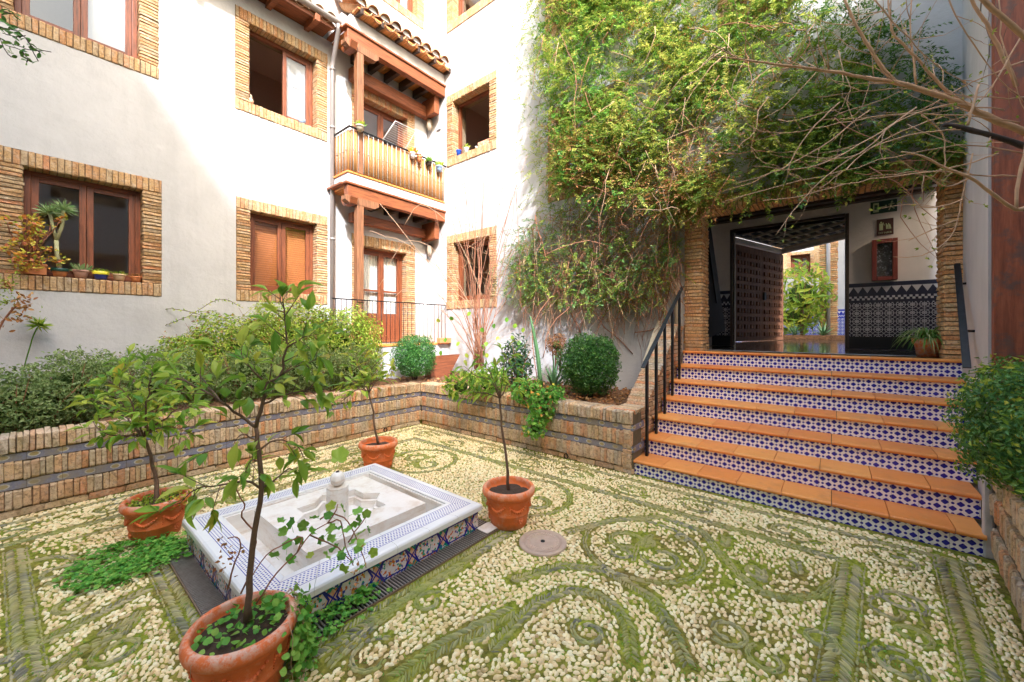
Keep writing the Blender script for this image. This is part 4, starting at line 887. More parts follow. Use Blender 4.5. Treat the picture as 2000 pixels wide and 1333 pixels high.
# manhole cover
mc = (2.345, 1.622); m = Mt('cast_cover', .8, .3); n = m.noise(20, 5, .7); c = mixc(m.nt, n, (.38,.27,.20), (.62,.46,.35)); c = mixc(m.nt, ramp(m.nt, m.noise(4, 4, .7), [(.5, (0,0,0)), (.75, (.6,.6,.6))]), c, (.52,.42,.22)); m.color(c); m.bump(n, .5, .004); M['cover'] = m.m
MH = thing('manhole_cover', 'round reddish cast manhole cover with lettering, beside the potted tree', 'manhole cover', (*mc, 0))
part('rim', M['cover'], MH, lambda b: b.lathe([(.172, -.01), (.172, .010), (.168, .014), (.136, .014), (.134, .006), (.130, .006)], (*mc, 0), 56))
part('lid', M['cover'], MH, lambda b: b.lathe([(.1305, .004), (.1300, .013), (.127, .015), (.090, .015), (.088, .014), (0, .014)], (*mc, 0), 56))
part('key_hole', M['iron'], MH, lambda b: b.lathe([(.016, .0145), (.015, .019), (.006, .019), (.005, .0155), (0, .0155)], (*mc, 0), 16))
def letters(txt, size, place, name, mat, parent, thick=.0015):
    b = MB(); dg = bpy.context.evaluated_depsgraph_get(); cache = {}
    for i, ch in enumerate(txt):
        if ch == ' ': continue
        if ch not in cache:
            cu = bpy.data.curves.new('t', 'FONT'); cu.body = ch; cu.size = size; cu.extrude = thick; cu.align_x = 'CENTER'; cu.resolution_u = 2
            o = bpy.data.objects.new('t', cu); COL.objects.link(o); dg.update(); me = bpy.data.meshes.new_from_object(o.evaluated_get(dg)); bpy.data.objects.remove(o)
            cache[ch] = ([tuple(v.co) for v in me.vertices], [tuple(p.vertices) for p in me.polygons])
        V, F = cache[ch]; Mx = place(i, len(txt)); b.add([Mx @ Vector(v) for v in V], F)
    return b.build(name, mat, parent)
def ring_place(i, n):
    a = math.atan2(-RT[1], RT[0]) * 0 + YAW + R(150) - 2 * math.pi * i / n
    return Matrix.Translation((mc[0] + .094 * math.cos(a), mc[1] + .094 * math.sin(a), .0155)) @ Matrix.Rotation(a - math.pi / 2, 4, 'Z')
letters('AYUNTAMIENTO DE GRANADA  SANEAMIENTO  ', .030, ring_place, 'lettering', simple('worn_letters', (.66, .50, .38), .6, .1), MH, .003)
for (x, y), lb in (((XA + .012, 2.458), 'dark round drain hole at the foot of the planter near the stairs'), ((3.382, YA + .012), 'dark round drain hole at the foot of the long planter')):
    b = MB(); n = 14
    for i in range(n):
        a0, a1 = 2*math.pi*i/n, 2*math.pi*(i+1)/n
        P = (lambda r_, a, d: (x - d, y + r_ * math.cos(a), .035 + r_ * math.sin(a))) if x > 4 else (lambda r_, a, d: (x + r_ * math.cos(a), y - d, .035 + r_ * math.sin(a)))
        b.add([P(.030, a0, .02), P(.030, a1, .02), P(.024, a1, .02), P(.024, a0, .02)], [(0,1,2,3)]); b.add([P(.024, a0, .02), P(.024, a1, .02), P(.024, a1, -.02), P(.024, a0, -.02)], [(0,1,2,3)])
        b.add([P(.030, a0, .02), P(.030, a1, .02), P(.030, a1, -.02), P(.030, a0, -.02)], [(0,1,2,3)])
    b.add([P(.024, 2*math.pi*i/n, -.015) for i in range(n)], [tuple(range(n))]); o = b.build('drain_hole', M['black']); tag(o, lb, 'drain')
# ------------------------------------------------------------------ big terracotta pots
PROF = [(0, 0), (.128, 0), (.140, .006), (.144, .018), (.141, .026), (.146, .034), (.160, .105), (.163, .108), (.166, .114), (.163, .120), (.178, .218), (.184, .222), (.187, .230), (.184, .237), (.196, .243), (.206, .252), (.210, .268), (.208, .288), (.199, .302), (.184, .305), (.176, .298), (.172, .27), (.168, .24), (0, .235)]
def big_pot(c, k, rot, label, mat, deep=1.0):
    P = thing('flower_pot', label, 'flower pot', (*c, 0), 'large terracotta pots with citrus trees')
    b = MB(); b.lathe([(r_ * k, z * k) for r_, z in PROF], (*c, 0), 48); b.build('body', mat, P)
    s = MB(); n = 22; vs = [(c[0], c[1], .27 * k)]
    for rr in (.06, .12, .1705): vs += [(c[0] + rr * k * math.cos(2*math.pi*i/n), c[1] + rr * k * math.sin(2*math.pi*i/n), (.262 if rr < .15 else .255) * k * deep + rnd.uniform(-.006, .006)) for i in range(n)]
    s.add(vs, [(0, 1+i, 1+(i+1)%n) for i in range(n)] + [(1+q*n+i, 1+(q+1)*n+i, 1+(q+1)*n+(i+1)%n, 1+q*n+(i+1)%n) for q in range(2) for i in range(n)], 0, True); s.build('soil', M['soil'], P)
    for j in range(6):                                       # moulded garlands, tassels and rosettes
        a = rot + j * math.pi / 3
        def on(a, z, lift=0):
            rr = np.interp(z, [.034, .105, .12, .218], [.146, .160, .163, .178]) + lift
            return Vector((c[0] + rr * k * math.cos(a), c[1] + rr * k * math.sin(a), z * k))
        g = MB()
        for t in range(11): tt = t / 10; g.ball(on(a + (tt - .5) * .82, .196 - .045 * math.sin(math.pi * tt), .001), (.008 + .005 * math.sin(math.pi * tt)) * k, 6, 4)
        for t in range(5): g.ball(on(a - .41, .192 - t * .0135, .001), (.009 - .001 * t) * k, 6, 4)
        g.build('garland', mat, P)
        if j % 2 == 0:
            g = MB(); q = on(a + .2, .072, .001); g.ball(q, .010 * k, 6, 4)
            tx = Vector((-math.sin(a + .2), math.cos(a + .2), 0))
            for t in range(7): g.ball(q + (tx * math.cos(t * .9) + Vector((0, 0, 1)) * math.sin(t * .9)) * .017 * k, .008 * k, 6, 4)
            g.build('rosette', mat, P)
    return P
C1, C2, C3, C4 = (.605, 2.04 - .0), (.60, 3.93), (2.405, 2.0), (2.46, 3.93)
C1 = (.575, 1.955); C3 = (2.42, 2.005)
big_pot(C1, 1.0, .3, 'large terracotta pot in the foreground with ivy spilling over its rim', M['pot_dark'])
big_pot(C2, .97, 1.0, 'terracotta pot left of the fountain, standing in clover', M['pot_dark'])
big_pot(C3, 1.0, .1, 'terracotta pot with bare dark soil between the fountain and the manhole', M['pot'], .95)
big_pot(C4, 1.0, .7, 'terracotta pot behind the far corner of the fountain', M['pot'], .95)
# ------------------------------------------------------------------ stair railings
def railing(label, y0, y1, posts, top, n):
    T = thing('handrail', label, 'handrail', (4.3, y0, 0))
    b = MB(); b.beam(top[0], top[1], .045, .012, up=(0, 0, 1)); b.build('rail', M['steel'], T, .002)
    for q in posts: part('post', M['iron'], T, lambda b: b.box((q[0] - .02, q[1] - .013, q[2]), (q[0] + .02, q[1] + .013, q[3] )), .001)
    return T
ra, rb = Vector((4.16, 1.575, 1.135)), Vector((5.62, 1.575, 2.13))
zr = lambda x: ra.z + (x - ra.x) / (rb.x - ra.x) * (rb.z - ra.z)
ps = []
for i in range(1, 6): x = XT[i - 1] + .20; ps.append((x, 1.575, ZT[i - 1], zr(x) - .004))
railing('black iron handrail on the left side of the stairs', 1.575, 1.575, ps, (ra, rb), 5)
T = railing('dark iron handrail on the right side of the stairs, fixed to the plaster wall', -.9, -1, [], (Vector((4.45, -.79, 1.26)), Vector((5.80, -.965, 2.20))), 0)
for x, y, z in ((4.9, -.85, 1.575), (5.55, -.94, 2.02)): part('bracket', M['iron'], T, lambda b: b.box((x - .012, y - .105, z - .05), (x + .012, y, z - .03)))
# ------------------------------------------------------------------ doorway pillars and lintel
for (ya, yb), lb in (((1.385, 1.625), 'brick pillar on the left of the doorway, behind the handrail'), ((-1.075, -.885), 'brick pillar on the right of the doorway')):
    P = thing('brick_pillar', lb, 'pillar', (WX + .15, (ya + yb) / 2, LZ)); part('core', M['mortar'], P, lambda b: b.box((WX - .03, ya + .012, LZ), (WX + .34, yb - .012, 3.36)))
    z = LZ
    while z < 3.34:
        k = rnd.random() < .5
        for q, (p0_, p1_) in enumerate((((WX - .045), (WX + .15 + .04 * k)), ((WX + .155 + .04 * k), (WX + .35)))):
            c = ((p0_ + p1_) / 2 + rnd.uniform(-.003, .003), (ya + yb) / 2 + rnd.uniform(-.003, .003), z + .023); inst('brick', rnd.choice(PBRK), P, c, (rnd.gauss(0, .012), rnd.gauss(0, .012), rnd.gauss(0, .012)), (p1_ - p0_ - .004, yb - ya + rnd.uniform(-.006, .006), .041))
        z += .0475
LT = thing('doorway_lintel', 'brick lintel over the doorway under the creeper', 'lintel', (WX, .3, 3.2))
part('core', M['mortar'], LT, lambda b: b.box((WX - .02, -.88, 3.165), (WX + .33, 1.38, 3.36)))
a = -.88
while a < 1.36: brick(LT, FB, a + .002, a + .05, -.035, .345, 3.16, 3.362, PBRK, .002); a += .0525
# ------------------------------------------------------------------ passage behind the doorway
m = Mt('polished_floor', .09, .6); n = m.noise(4, 5, .7); x, y, z = m.xyz('Object'); g = ((x * 2.5).frac() < .012).max((y * 2.5).frac() < .012); c = mixc(m.nt, n, (.035,.03,.025), (.075,.06,.045)); m.color(mixc(m.nt, g, c, (.02,.02,.02))); M['polish'] = m.m
kind(MB().box((XT[6] + .06, -3.2, LZ - .06), (24, 7, LZ - .004)).build('passage_floor', M['polish']), 'structure')
def dado_mat(name, al, dark, blue):
    m = Mt(name, .22, .5); X = m.xyz('Object'); s = X[al]; z = X[2] - LZ
    W_ = (.46,.43,.42) if not blue else (.62,.60,.64)
    tri = ((s / .105).frac() - .5).abs() * 2; zt = (z - .845) / .095; up = (tri > (zt * -1 + 1.0)) * (zt > 0.0) * (zt < 1.0)
    zc = (z - .74) / .03; ck = ((s / .03).floor() + zc.floor()).mod(2.0) * (zc > 0.0) * (zc < 2.0)
    cap = z > .955
    u = (s / .12).frac() - .5; v = (z / .12).frac() - .5; ua, va = u.abs(), v.abs(); r_ = (u * u + v * v).sqrt()
    lat = ((r_ - .40).abs() < .028).max((ua - va).abs() < .03).max((ua.min(va)) < .022).max((r_ - .17).abs() < .03)
    body = z < .70; c = mixc(m.nt, lat, dark, W_); c = mixc(m.nt, body, dark, c); c = mixc(m.nt, up.max(ck), c, W_); c = mixc(m.nt, cap, c, dark)
    m.color(c); return m.m
M['dado_y'] = dado_mat('dado_tiles_y', 1, (.022,.024,.045), 0); M['dado_blue'] = dado_mat('dado_tiles_blue', 1, (.03,.04,.34), 1); M['dado_x'] = dado_mat('dado_tiles_x', 0, (.014,.014,.022), 0)
PA = thing('entrance_passage', 'partly roofed entrance passage with tiled dado behind the doorway, left open to the sky at its sides', 'passage', (7, .3, LZ))
OX = 8.0
o = wall_holes('wall', Fr('y', OX), -3.2, 5.0, LZ, 3.95, [(-.165, 1.375, LZ - .01, 3.30)], .22, M['plaster_in'], PA)
for ya, yb in ((-3.2, -.17), (1.38, 1.72)):
    part('dado', M['dado_y'], PA, lambda b: b.box((OX - .014, ya, LZ + .19), (OX - .001, yb, LZ + 1.0))); part('skirting', M['iron'], PA, lambda b: b.box((OX - .018, ya, LZ), (OX - .0015, yb, LZ + .19)))
part('wall', M['plaster_in'], PA, lambda b: b.box((WX + .42, -2.95, LZ), (OX, -2.85, 3.95)))
part('ceiling', M['plaster_in'], PA, lambda b: b.box((WX + .421, -1.22, 3.62), (OX + .22, 1.85, 3.70)))  # stops short on both sides: added openings to the sky that brighten the passage
for i in range(6): part('beam', M['dark_wood'], PA, lambda b: b.box((6.45 + i * .27, -1.22, 3.46), (6.58 + i * .27, 1.84, 3.615)), .005)
part('door_surround', M['dark_wood'], PA, lambda b: [b.box((OX - .03, 1.375, LZ), (OX + .25, 1.42, 3.34)), b.box((OX - .03, -.21, LZ), (OX + .25, -.166, 3.34)), b.box((OX - .03, -.165, 3.30), (OX + .25, 1.374, 3.345))], .004)
# glass leaf edge strip standing in the opening
part('glass_edge', M['white_metal'], PA, lambda b: b.box((OX + .03, 1.345, LZ + .01), (OX + .05, 1.36, 3.29)))
# inner stair railing on the left
SRl = thing('inner_stair_railing', 'black railing of the inner staircase at the left edge of the doorway', 'railing', (7, 1.7, LZ))
pp = [at_x(1371, 470, 6.7), at_x(1396, 560, 6.9)]
for i in range(8):
    t = i / 7; x = 6.55 + .05 * i; y0_ = at_x(1372 + 3.4 * i, 600, x).y; part('baluster', M['iron'], SRl, lambda b: b.box((x - .012, y0_ - .012, LZ + .05 * i), (x + .012, y0_ + .012, LZ + 2.15 - .20 * i)))
part('rail', M['iron'], SRl, lambda b: b.beam((6.5, at_x(1370, 600, 6.5).y, LZ + 2.3), (6.93, at_x(1398, 600, 6.93).y, LZ + .72), .06, .05)); part('stringer', M['iron'], SRl, lambda b: b.beam((6.5, at_x(1370, 600, 6.5).y + .02, LZ + 1.9), (6.93, at_x(1398, 600, 6.93).y, LZ + .22), .03, .55))
# signs and notice case on the end wall
def flat(parent, name, mat, y0, y1, z0, z1, d): return part(name, mat, parent, lambda b: b.box((OX - d - .002, y0, z0), (OX - d, y1, z1)))
def sgn_mat(n, c, e=0): return simple(n, c, .5, .03, 5, 0)
gs, ws, rs = sgn_mat('sign_green', (.008, .04, .02)), sgn_mat('sign_cream', (.42, .44, .22)), sgn_mat('sign_dark_red', (.045, .012, .008))
a0, a1 = at_x(1700, 412, OX), at_x(1752, 390, OX); y0, y1 = a1.y, a0.y; z0, z1 = 3.275, 3.455
X1 = thing('exit_sign', 'small green emergency exit sign with arrow and running man, high on the passage wall', 'sign', (OX, (y0 + y1) / 2, 3.2)); flat(X1, 'plate', gs, y0, y1, z0, z1, .012)
w_ = y1 - y0
b = MB()
def q2(ya, yb, za, zb, d=.0145): b.box((OX - d - .002, y0 + w_ * ya, z0 + (z1 - z0) * za), (OX - d, y0 + w_ * yb, z0 + (z1 - z0) * zb))
q2(.68, .90, .12, .88); q2(.40, .62, .46, .54); q2(.38, .44, .38, .62)
b.ball((OX - .016, y0 + w_ * .19, z0 + .15), .012, 8, 5); b.beam((OX - .016, y0 + w_ * .20, z0 + .135), (OX - .016, y0 + w_ * .24, z0 + .08), .02, .004, up=(1, 0, 0))
b.beam((OX - .016, y0 + w_ * .23, z0 + .08), (OX - .016, y0 + w_ * .10, z0 + .045), .012, .004, up=(1, 0, 0)); b.beam((OX - .016, y0 + w_ * .24, z0 + .08), (OX - .016, y0 + w_ * .30, z0 + .03), .012, .004, up=(1, 0, 0)); b.beam((OX - .016, y0 + w_ * .10, z0 + .12), (OX - .016, y0 + w_ * .32, z0 + .115), .010, .004, up=(1, 0, 0)); b.build('pictogram', ws, X1)
b = MB()
b.box((OX - .020, y0 + w_ * .73, z0 + .06), (OX - .0175, y0 + w_ * .85, z0 + .13)); b.build('pictogram_door', gs, X1)
a0, a1 = at_x(1712, 462, OX), at_x(1745, 430, OX); y0, y1 = a1.y, a0.y; z0, z1 = 2.945, 3.185
X2 = thing('extinguisher_sign', 'small dark sign with fire extinguisher and flame, under the exit sign', 'sign', (OX, (y0 + y1) / 2, 2.9)); flat(X2, 'plate', rs, y0, y1, z0, z1, .012); b = MB(); w_ = y1 - y0
b.box((OX - .016, y0 + w_ * .62, z0 + .075), (OX - .014, y0 + w_ * .84, z0 + .175)); b.box((OX - .016, y0 + w_ * .68, z0 + .18), (OX - .014, y0 + w_ * .78, z0 + .20)); b.beam((OX - .015, y0 + w_ * .62, z0 + .19), (OX - .015, y0 + w_ * .54, z0 + .14), .006, .002, up=(1,0,0))
for k in range(4): b.beam((OX - .015, y0 + w_ * (.16 + .08 * k), z0 + .085), (OX - .015, y0 + w_ * (.22 + .07 * k), z0 + .15 + .02 * (k % 2)), .010, .002, up=(1,0,0))
b.build('pictogram', ws, X2)
letters('EXTINTOR', .036, lambda i, n: Matrix.Translation((OX - .0155, y1 - w_ * (.10 + .80 * (i + .5) / n), z0 + .022)) @ Matrix(((0,0,-1,0),(-1,0,0,0),(0,1,0,0),(0,0,0,1))), 'lettering', ws, X2, .0005)
a0, a1 = at_x(1702, 550, OX), at_x(1752, 468, OX); y0, y1 = a1.y, a0.y; z0, z1 = 2.27, 2.875
NC = thing('notice_case', 'dark red wooden notice case hanging on the passage wall', 'display case', (OX, (y0 + y1) / 2, 2.3)); nw = wood('case_wood', (.20, .035, .018), .6)
part('frame', nw, NC, lambda b: [b.box((OX - .10, y0, z0), (OX - .002, y0 + .055, z1)), b.box((OX - .10, y1 - .055, z0), (OX - .002, y1, z1)), b.box((OX - .10, y0 + .056, z1 - .06), (OX - .002, y1 - .056, z1)), b.box((OX - .10, y0 + .056, z0), (OX - .002, y1 - .056, z0 + .055))], .004)
m = Mt('case_glass', .08, .6); n = m.noise(22, 6, .85); m.color(ramp(m.nt, n, [(.42, (.02,.018,.015)), (.56, (.05,.05,.04)), (.64, (.45,.44,.42))])); part('pane', m.m, NC, lambda b: b.box((OX - .06, y0 + .055, z0 + .055), (OX - .055, y1 - .055, z1 - .06)))
# vestibule: carved door, coffered ceiling
DL, DR_ = Vector((10.74, 1.84)), Vector((13.17, 1.09)); dl = (DR_ - DL).normalized(); dn = Vector((-dl.y, dl.x)); dn = -dn if dn.y > 0 else dn; DLn = (DR_ - DL).length; DH = 3.60
def dp_(a, d, z): q = DL + dl * a + dn * d; return (q.x, q.y, z)
DO = thing('carved_double_door', 'large dark wooden double door covered with carved square panels and studs', 'door', (DL.x, DL.y, LZ))
def dbox(b, a0, a1, d0, d1, z0, z1): b.add([dp_(a0,d0,z0), dp_(a1,d0,z0), dp_(a1,d1,z0), dp_(a0,d1,z0), dp_(a0,d0,z1), dp_(a1,d0,z1), dp_(a1,d1,z1), dp_(a0,d1,z1)], [(3,2,1,0),(4,5,6,7),(0,1,5,4),(1,2,6,5),(2,3,7,6),(3,0,4,7)])
leaves = [(0.0, .55), (.56, DLn * .52), (DLn * .52 + .012, DLn)]
for a0_, a1_ in ((0, DLn * .515), (DLn * .52, DLn)):
    b = MB(); dbox(b, a0_, a1_, .0, .06, LZ + .01, DH); lf = b.build('leaf', M['door_wood'], DO)
    nx, nz = 4, 11; wx = (a1_ - a0_ - .1) / nx; wz = (DH - LZ - .2) / nz
    for i in range(nx):
        for j in range(nz):
            for h_ in (0, 1):
                b = MB(); c0 = a0_ + .05 + i * wx + .03 + h_ * (wx - .04) / 2; dbox(b, c0, c0 + (wx - .04) / 2 - .03, .061, .095, LZ + .12 + j * wz, LZ + .12 + (j + 1) * wz - .09); b.build('carved_panel', M['door_wood'], lf, .008)
b = MB(); dbox(b, DLn * .50, DLn * .54, .10, .14, LZ + 1.05, LZ + 1.25); b.build('lock', M['iron'], DO)
VE = thing('vestibule', 'inner porch with dark coffered ceiling between the passage and the second court', 'porch', (11, .5, LZ))
def slabp(pts, z0, z1, nm, mat): b = MB(); b.prism(pts, z0, z1); return b.build(nm, mat, VE)
C1_, C2_ = Vector((13.17, 1.09)), Vector((11.9, -.23)); e = (C2_ - C1_).normalized(); C3_ = C1_ + e * 3.6
wl = [(OX + .22, 2.6), (DL.x, DL.y), (C1_.x, C1_.y), (C3_.x, C3_.y), (OX + .22, -2.4)]
slabp(wl, 3.80, 3.86, 'ceiling', M['black'])
lt = simple('ceiling_batten', (.55, .45, .34), .6, .2)
for i in range(9):
    p = Vector((8.4, 2.4)) + Vector((.52, -.02)) * i * 1.0
    b = MB(); d = e; q0 = Vector((9.0 + i * .48, 1.95 - i * .12)); b.beam((q0.x, q0.y, 3.74), (*(q0 + e * 4.2), 3.74), .035, .05); b.build('beam', lt, VE)
for i in range(10):
    q0 = C1_ + e * (.28 * i + .15); b = MB(); b.beam((q0.x, q0.y, 3.755), (*(q0 - dl * 3.6), 3.755), .02, .03); b.build('batten', lt, VE)
b = MB(); b.beam((C1_.x, C1_.y, 3.70), (C3_.x, C3_.y, 3.70), .12, .12); b.beam((C1_.x, C1_.y, 3.70), (*(DL - dl * .3), 3.70), .12, .12); b.build('edge_beam', M['plaster_in'], VE)
part('side_wall', M['plaster_in'], VE, lambda b: [b.beam((OX + .22, 2.62, 2.5), (DL.x, DL.y + .06, 2.5), .08, 2.6), b.beam((OX + .22, -2.3, 2.5), (C3_.x, C3_.y, 2.5), .08, 2.6)])
b = MB(); b.box((C1_.x - .02, C1_.y - .02, LZ), (C1_.x + .04, C1_.y + .04, 3.64)); b.build('jamb', M['dark_wood'], VE)
# second court
SX = 18.0; S2 = thing('far_house', 'sunlit white house of the second court seen through the doorway', 'house', (SX, 0, LZ))
wn = (at_x(1590, 490, SX).y, at_x(1537, 490, SX).y, at_x(1560, 541, SX).z, at_x(1560, 492, SX).z)
wall_holes('wall', Fr('y', SX), -6, 7, LZ, 7.5, [wn], .3, M['plaster'], S2)
part('dado', M['dado_blue'], S2, lambda b: b.box((SX - .02, -6, LZ + .05), (SX - .002, 7, LZ + 1.0)))
F2 = Fr('y', SX); k, _ = brick_window(S2, F2, (wn[0] - .01, wn[1] + .01, wn[2], wn[3]), wv, wh, 'curtain', .06, .07, bw=.12, pieces=False)
part('surround', M['brick'], S2, lambda b: [b.box((SX - .015, wn[1], wn[2] - .1), (SX - .001, wn[1] + .45, 7)), b.box((SX - .015, wn[0] - .5, wn[2] + .0), (SX - .001, wn[0], 7))])
ph = at_x(1618, 600, 15.6).y; CO = thing('brick_pillar', 'tall sunlit brick pillar with a white pipe in the second court', 'pillar', (15.6, ph, LZ)); part('core', M['mortar'], CO, lambda b: b.box((15.62, ph - .2, LZ), (15.95, ph + .2, 7)))
z = LZ
while z < 6: inst('brick', rnd.choice(PBRK), CO, (15.72 + rnd.uniform(-.01, .01), ph + rnd.uniform(-.01, .01), z + .03), (0, 0, 0), (.28, .44, .052)); z += .06
part('pipe', M['shutter'], CO, lambda b: b.tube([(15.53, ph, LZ), (15.53, ph, 6.5)], .05, 8))
part('side_and_shade_wall', M['plaster'], S2, lambda b: [b.box((13.4, 6.6, LZ), (SX, 6.7, 5.0)), b.box((9.0, -5.0, LZ), (SX, -4.9, 10))])  # right-hand wall is unseen, added tall to keep sun off the second court
# ------------------------------------------------------------------ foliage tools
def unit(a): return a / (np.linalg.norm(a, axis=-1, keepdims=True) + 1e-9)
RH = (np.array([(0,0,0), (.5,.42,.10), (0,1,-.08), (-.5,.42,.10)]), np.array([(0,1,2), (0,2,3)]))
OV = (np.array([(0,0,0), (.34,.2,.05), (.5,.5,.08), (.3,.82,.02), (0,1,-.06), (-.3,.82,.02), (-.5,.5,.08), (-.34,.2,.05), (0,.5,0)]), np.array([(0,1,8),(1,2,8),(2,3,8),(3,4,8),(4,5,8),(5,6,8),(6,7,8),(7,0,8)]))
def leaves(name, P, D, size, mat, parent, width=.5, tpl=RH, N=None, knd='stuff', rn=None):
    P = np.asarray(P, float); n = len(P); D = unit(np.asarray(D, float)); size = np.broadcast_to(size, (n,)).astype(float)
    if N is None: N = RNG.normal(size=(n, 3)) * .8 + np.array([0, 0, .7])
    X = unit(np.cross(D, N)); Z = np.cross(X, D); V0, F0 = tpl
    V = P[:, None] + size[:, None, None] * (V0[None, :, 0:1] * width * X[:, None] + V0[None, :, 1:2] * D[:, None] + V0[None, :, 2:3] * Z[:, None])
    F = (F0[None] + (np.arange(n) * len(V0))[:, None, None]).reshape(-1, 3)
    o = fastmesh(name, V.reshape(-1, 3), F, mat, np.repeat(rn if rn is not None else RNG.random(n), len(F0)), parent)
    if knd: kind(o, knd)
    return o
def leaf_mesh(mat, L=1, w=.42, bend=.25, fold=.12, nseg=6, wav=0.02, seed=0):
    b = MB(); r_ = random.Random(seed); vs = []; prof = [0.02, .55, .88, 1.0, .86, .52, 0.0]
    for i in range(nseg + 1):
        t = i / nseg; hw = .5 * w * np.interp(t, np.linspace(0, 1, 7), prof); z = -bend * t * t; y = t - .12 * bend * t
        for s in (-1, -.5, 0, .5, 1): vs.append((s * hw, y * L, (z + fold * abs(s) * hw / (w * .5) * (1 if abs(s) < 1 else .9) + (r_.uniform(-wav, wav) if abs(s) == 1 else 0)) * L))
    fs = [(i*5+k, i*5+k+1, (i+1)*5+k+1, (i+1)*5+k) for i in range(nseg) for k in range(4)]
    b.add(vs, fs, 0, True); b.tube([(0, -.10, .01), (0, 0, 0), (0, .5, -bend * .25 - .004)], [.009, .009, .004], 4); return b.mesh('leaf', mat)
def orient(D, up=(0, 0, 1)):
    D = Vector(D).normalized(); X = D.cross(Vector(up)); X = X.normalized() if X.length > 1e-4 else Vector((1, 0, 0)); Z = X.cross(D)
    return Matrix((X, D, Z)).transposed().to_euler()
CIT = [leaf_mesh(M['citrus'], 1, rnd.uniform(.36, .46), rnd.uniform(.1, .45), rnd.uniform(.05, .2), seed=i) for i in range(8)]
CITY = [leaf_mesh(M['citrus_yellow'], 1, rnd.uniform(.34, .44), rnd.uniform(.1, .45), rnd.uniform(.05, .2), seed=i) for i in range(6)]
def wobble(pts, amp, n=3):
    P = [Vector(p) for p in pts]; out = [P[0]]; n = max(n, 3) if len(P) > 2 else n
    for k in range(len(P) - 1):
        a, b = P[k], P[k + 1]; L = (b - a).length; p0 = P[k - 1] if k else a * 2 - b; p3 = P[k + 2] if k + 2 < len(P) else b * 2 - a
        for i in range(1, n + 1):
            t = i / n; c = .5 * ((2 * a) + (b - p0) * t + (2 * p0 - 5 * a + 4 * b - p3) * t * t + (3 * a - p0 - 3 * b + p3) * t ** 3)
            out.append(c + (Vector((rnd.gauss(0, 1), rnd.gauss(0, 1), rnd.gauss(0, 1))) * amp * L * .6 if i < n else Vector()))
    return out
def citrus(label, base, trunk, r0, branches, bark, pools, lsize, per, mul=1.6, tip=3):
    """trunk / branches: world polylines; leaves sit in whorls along twigs"""
    T = thing('citrus_tree', label, 'tree', base, 'citrus trees in terracotta pots')
    tb = MB(); tw = wobble(trunk, .03, 3); k = len(tw); tb.tube(tw, [r0 * (1 - .45 * i / (k - 1)) * (1.35 if i == 0 else 1) for i in range(k)], 8); tb.build('trunk', bark, T)
    nl = 0
    for bi, (pl, rb, nleaf, droop) in enumerate(branches):
        nleaf = int(nleaf * mul)
        w_ = wobble(pl, .05, 3); k = len(w_); bb = MB(); bb.tube(w_, [rb * (1 - .75 * i / (k - 1)) for i in range(k)], 6)
        segs = [(w_[i], w_[i+1]) for i in range(k - 1)]
        for q in range(nleaf):
            t = (q + .6) / nleaf; t = .12 + .88 * t; s = min(int(t * (k - 1)), k - 2); f = t * (k - 1) - s; p = segs[s][0].lerp(segs[s][1], f); d = (segs[s][1] - segs[s][0]).normalized()
            az = q * 2.4 + rnd.uniform(-.5, .5); sd = d.orthogonal().normalized(); sd.rotate(Matrix.Rotation(az, 3, d))
            tw_l = rnd.uniform(.0, .05) if rnd.random() < .6 else rnd.uniform(.05, .13)
            D = (sd * rnd.uniform(.6, 1.1) + d * rnd.uniform(.2, .9) + Vector((0, 0, droop + rnd.uniform(-.35, .35)))).normalized(); p2 = p + D * tw_l
            if tw_l > .03: bb.tube([p, p2], [rb * .35, rb * .2], 4)
            me = rnd.choice(pools); sz = lsize * rnd.uniform(.6, 1.15)
            inst('leaf', me, T, p2, orient(D, (rnd.gauss(0, .35), rnd.gauss(0, .35), 1)), (sz, sz, sz)); nl += 1
            if tw_l > .05:
                for e in range(rnd.randint(1, tip)):
                    D2 = (D + Vector((rnd.gauss(0, .7), rnd.gauss(0, .7), rnd.gauss(0, .5) + .1))).normalized(); sz = lsize * rnd.uniform(.5, 1.0); inst('leaf', rnd.choice(pools), T, p2 - D * rnd.uniform(0, .02), orient(D2, (rnd.gauss(0, .3), rnd.gauss(0, .3), 1)), (sz, sz, sz)); nl += 1
        bb.build('branch', bark, T)
    return T
def dq(pts, D):               # bearings -> points; each (u, v[, depth offset])
    return [at_d(p[0], p[1], D + (p[2] if len(p) > 2 else 0)) for p in pts]
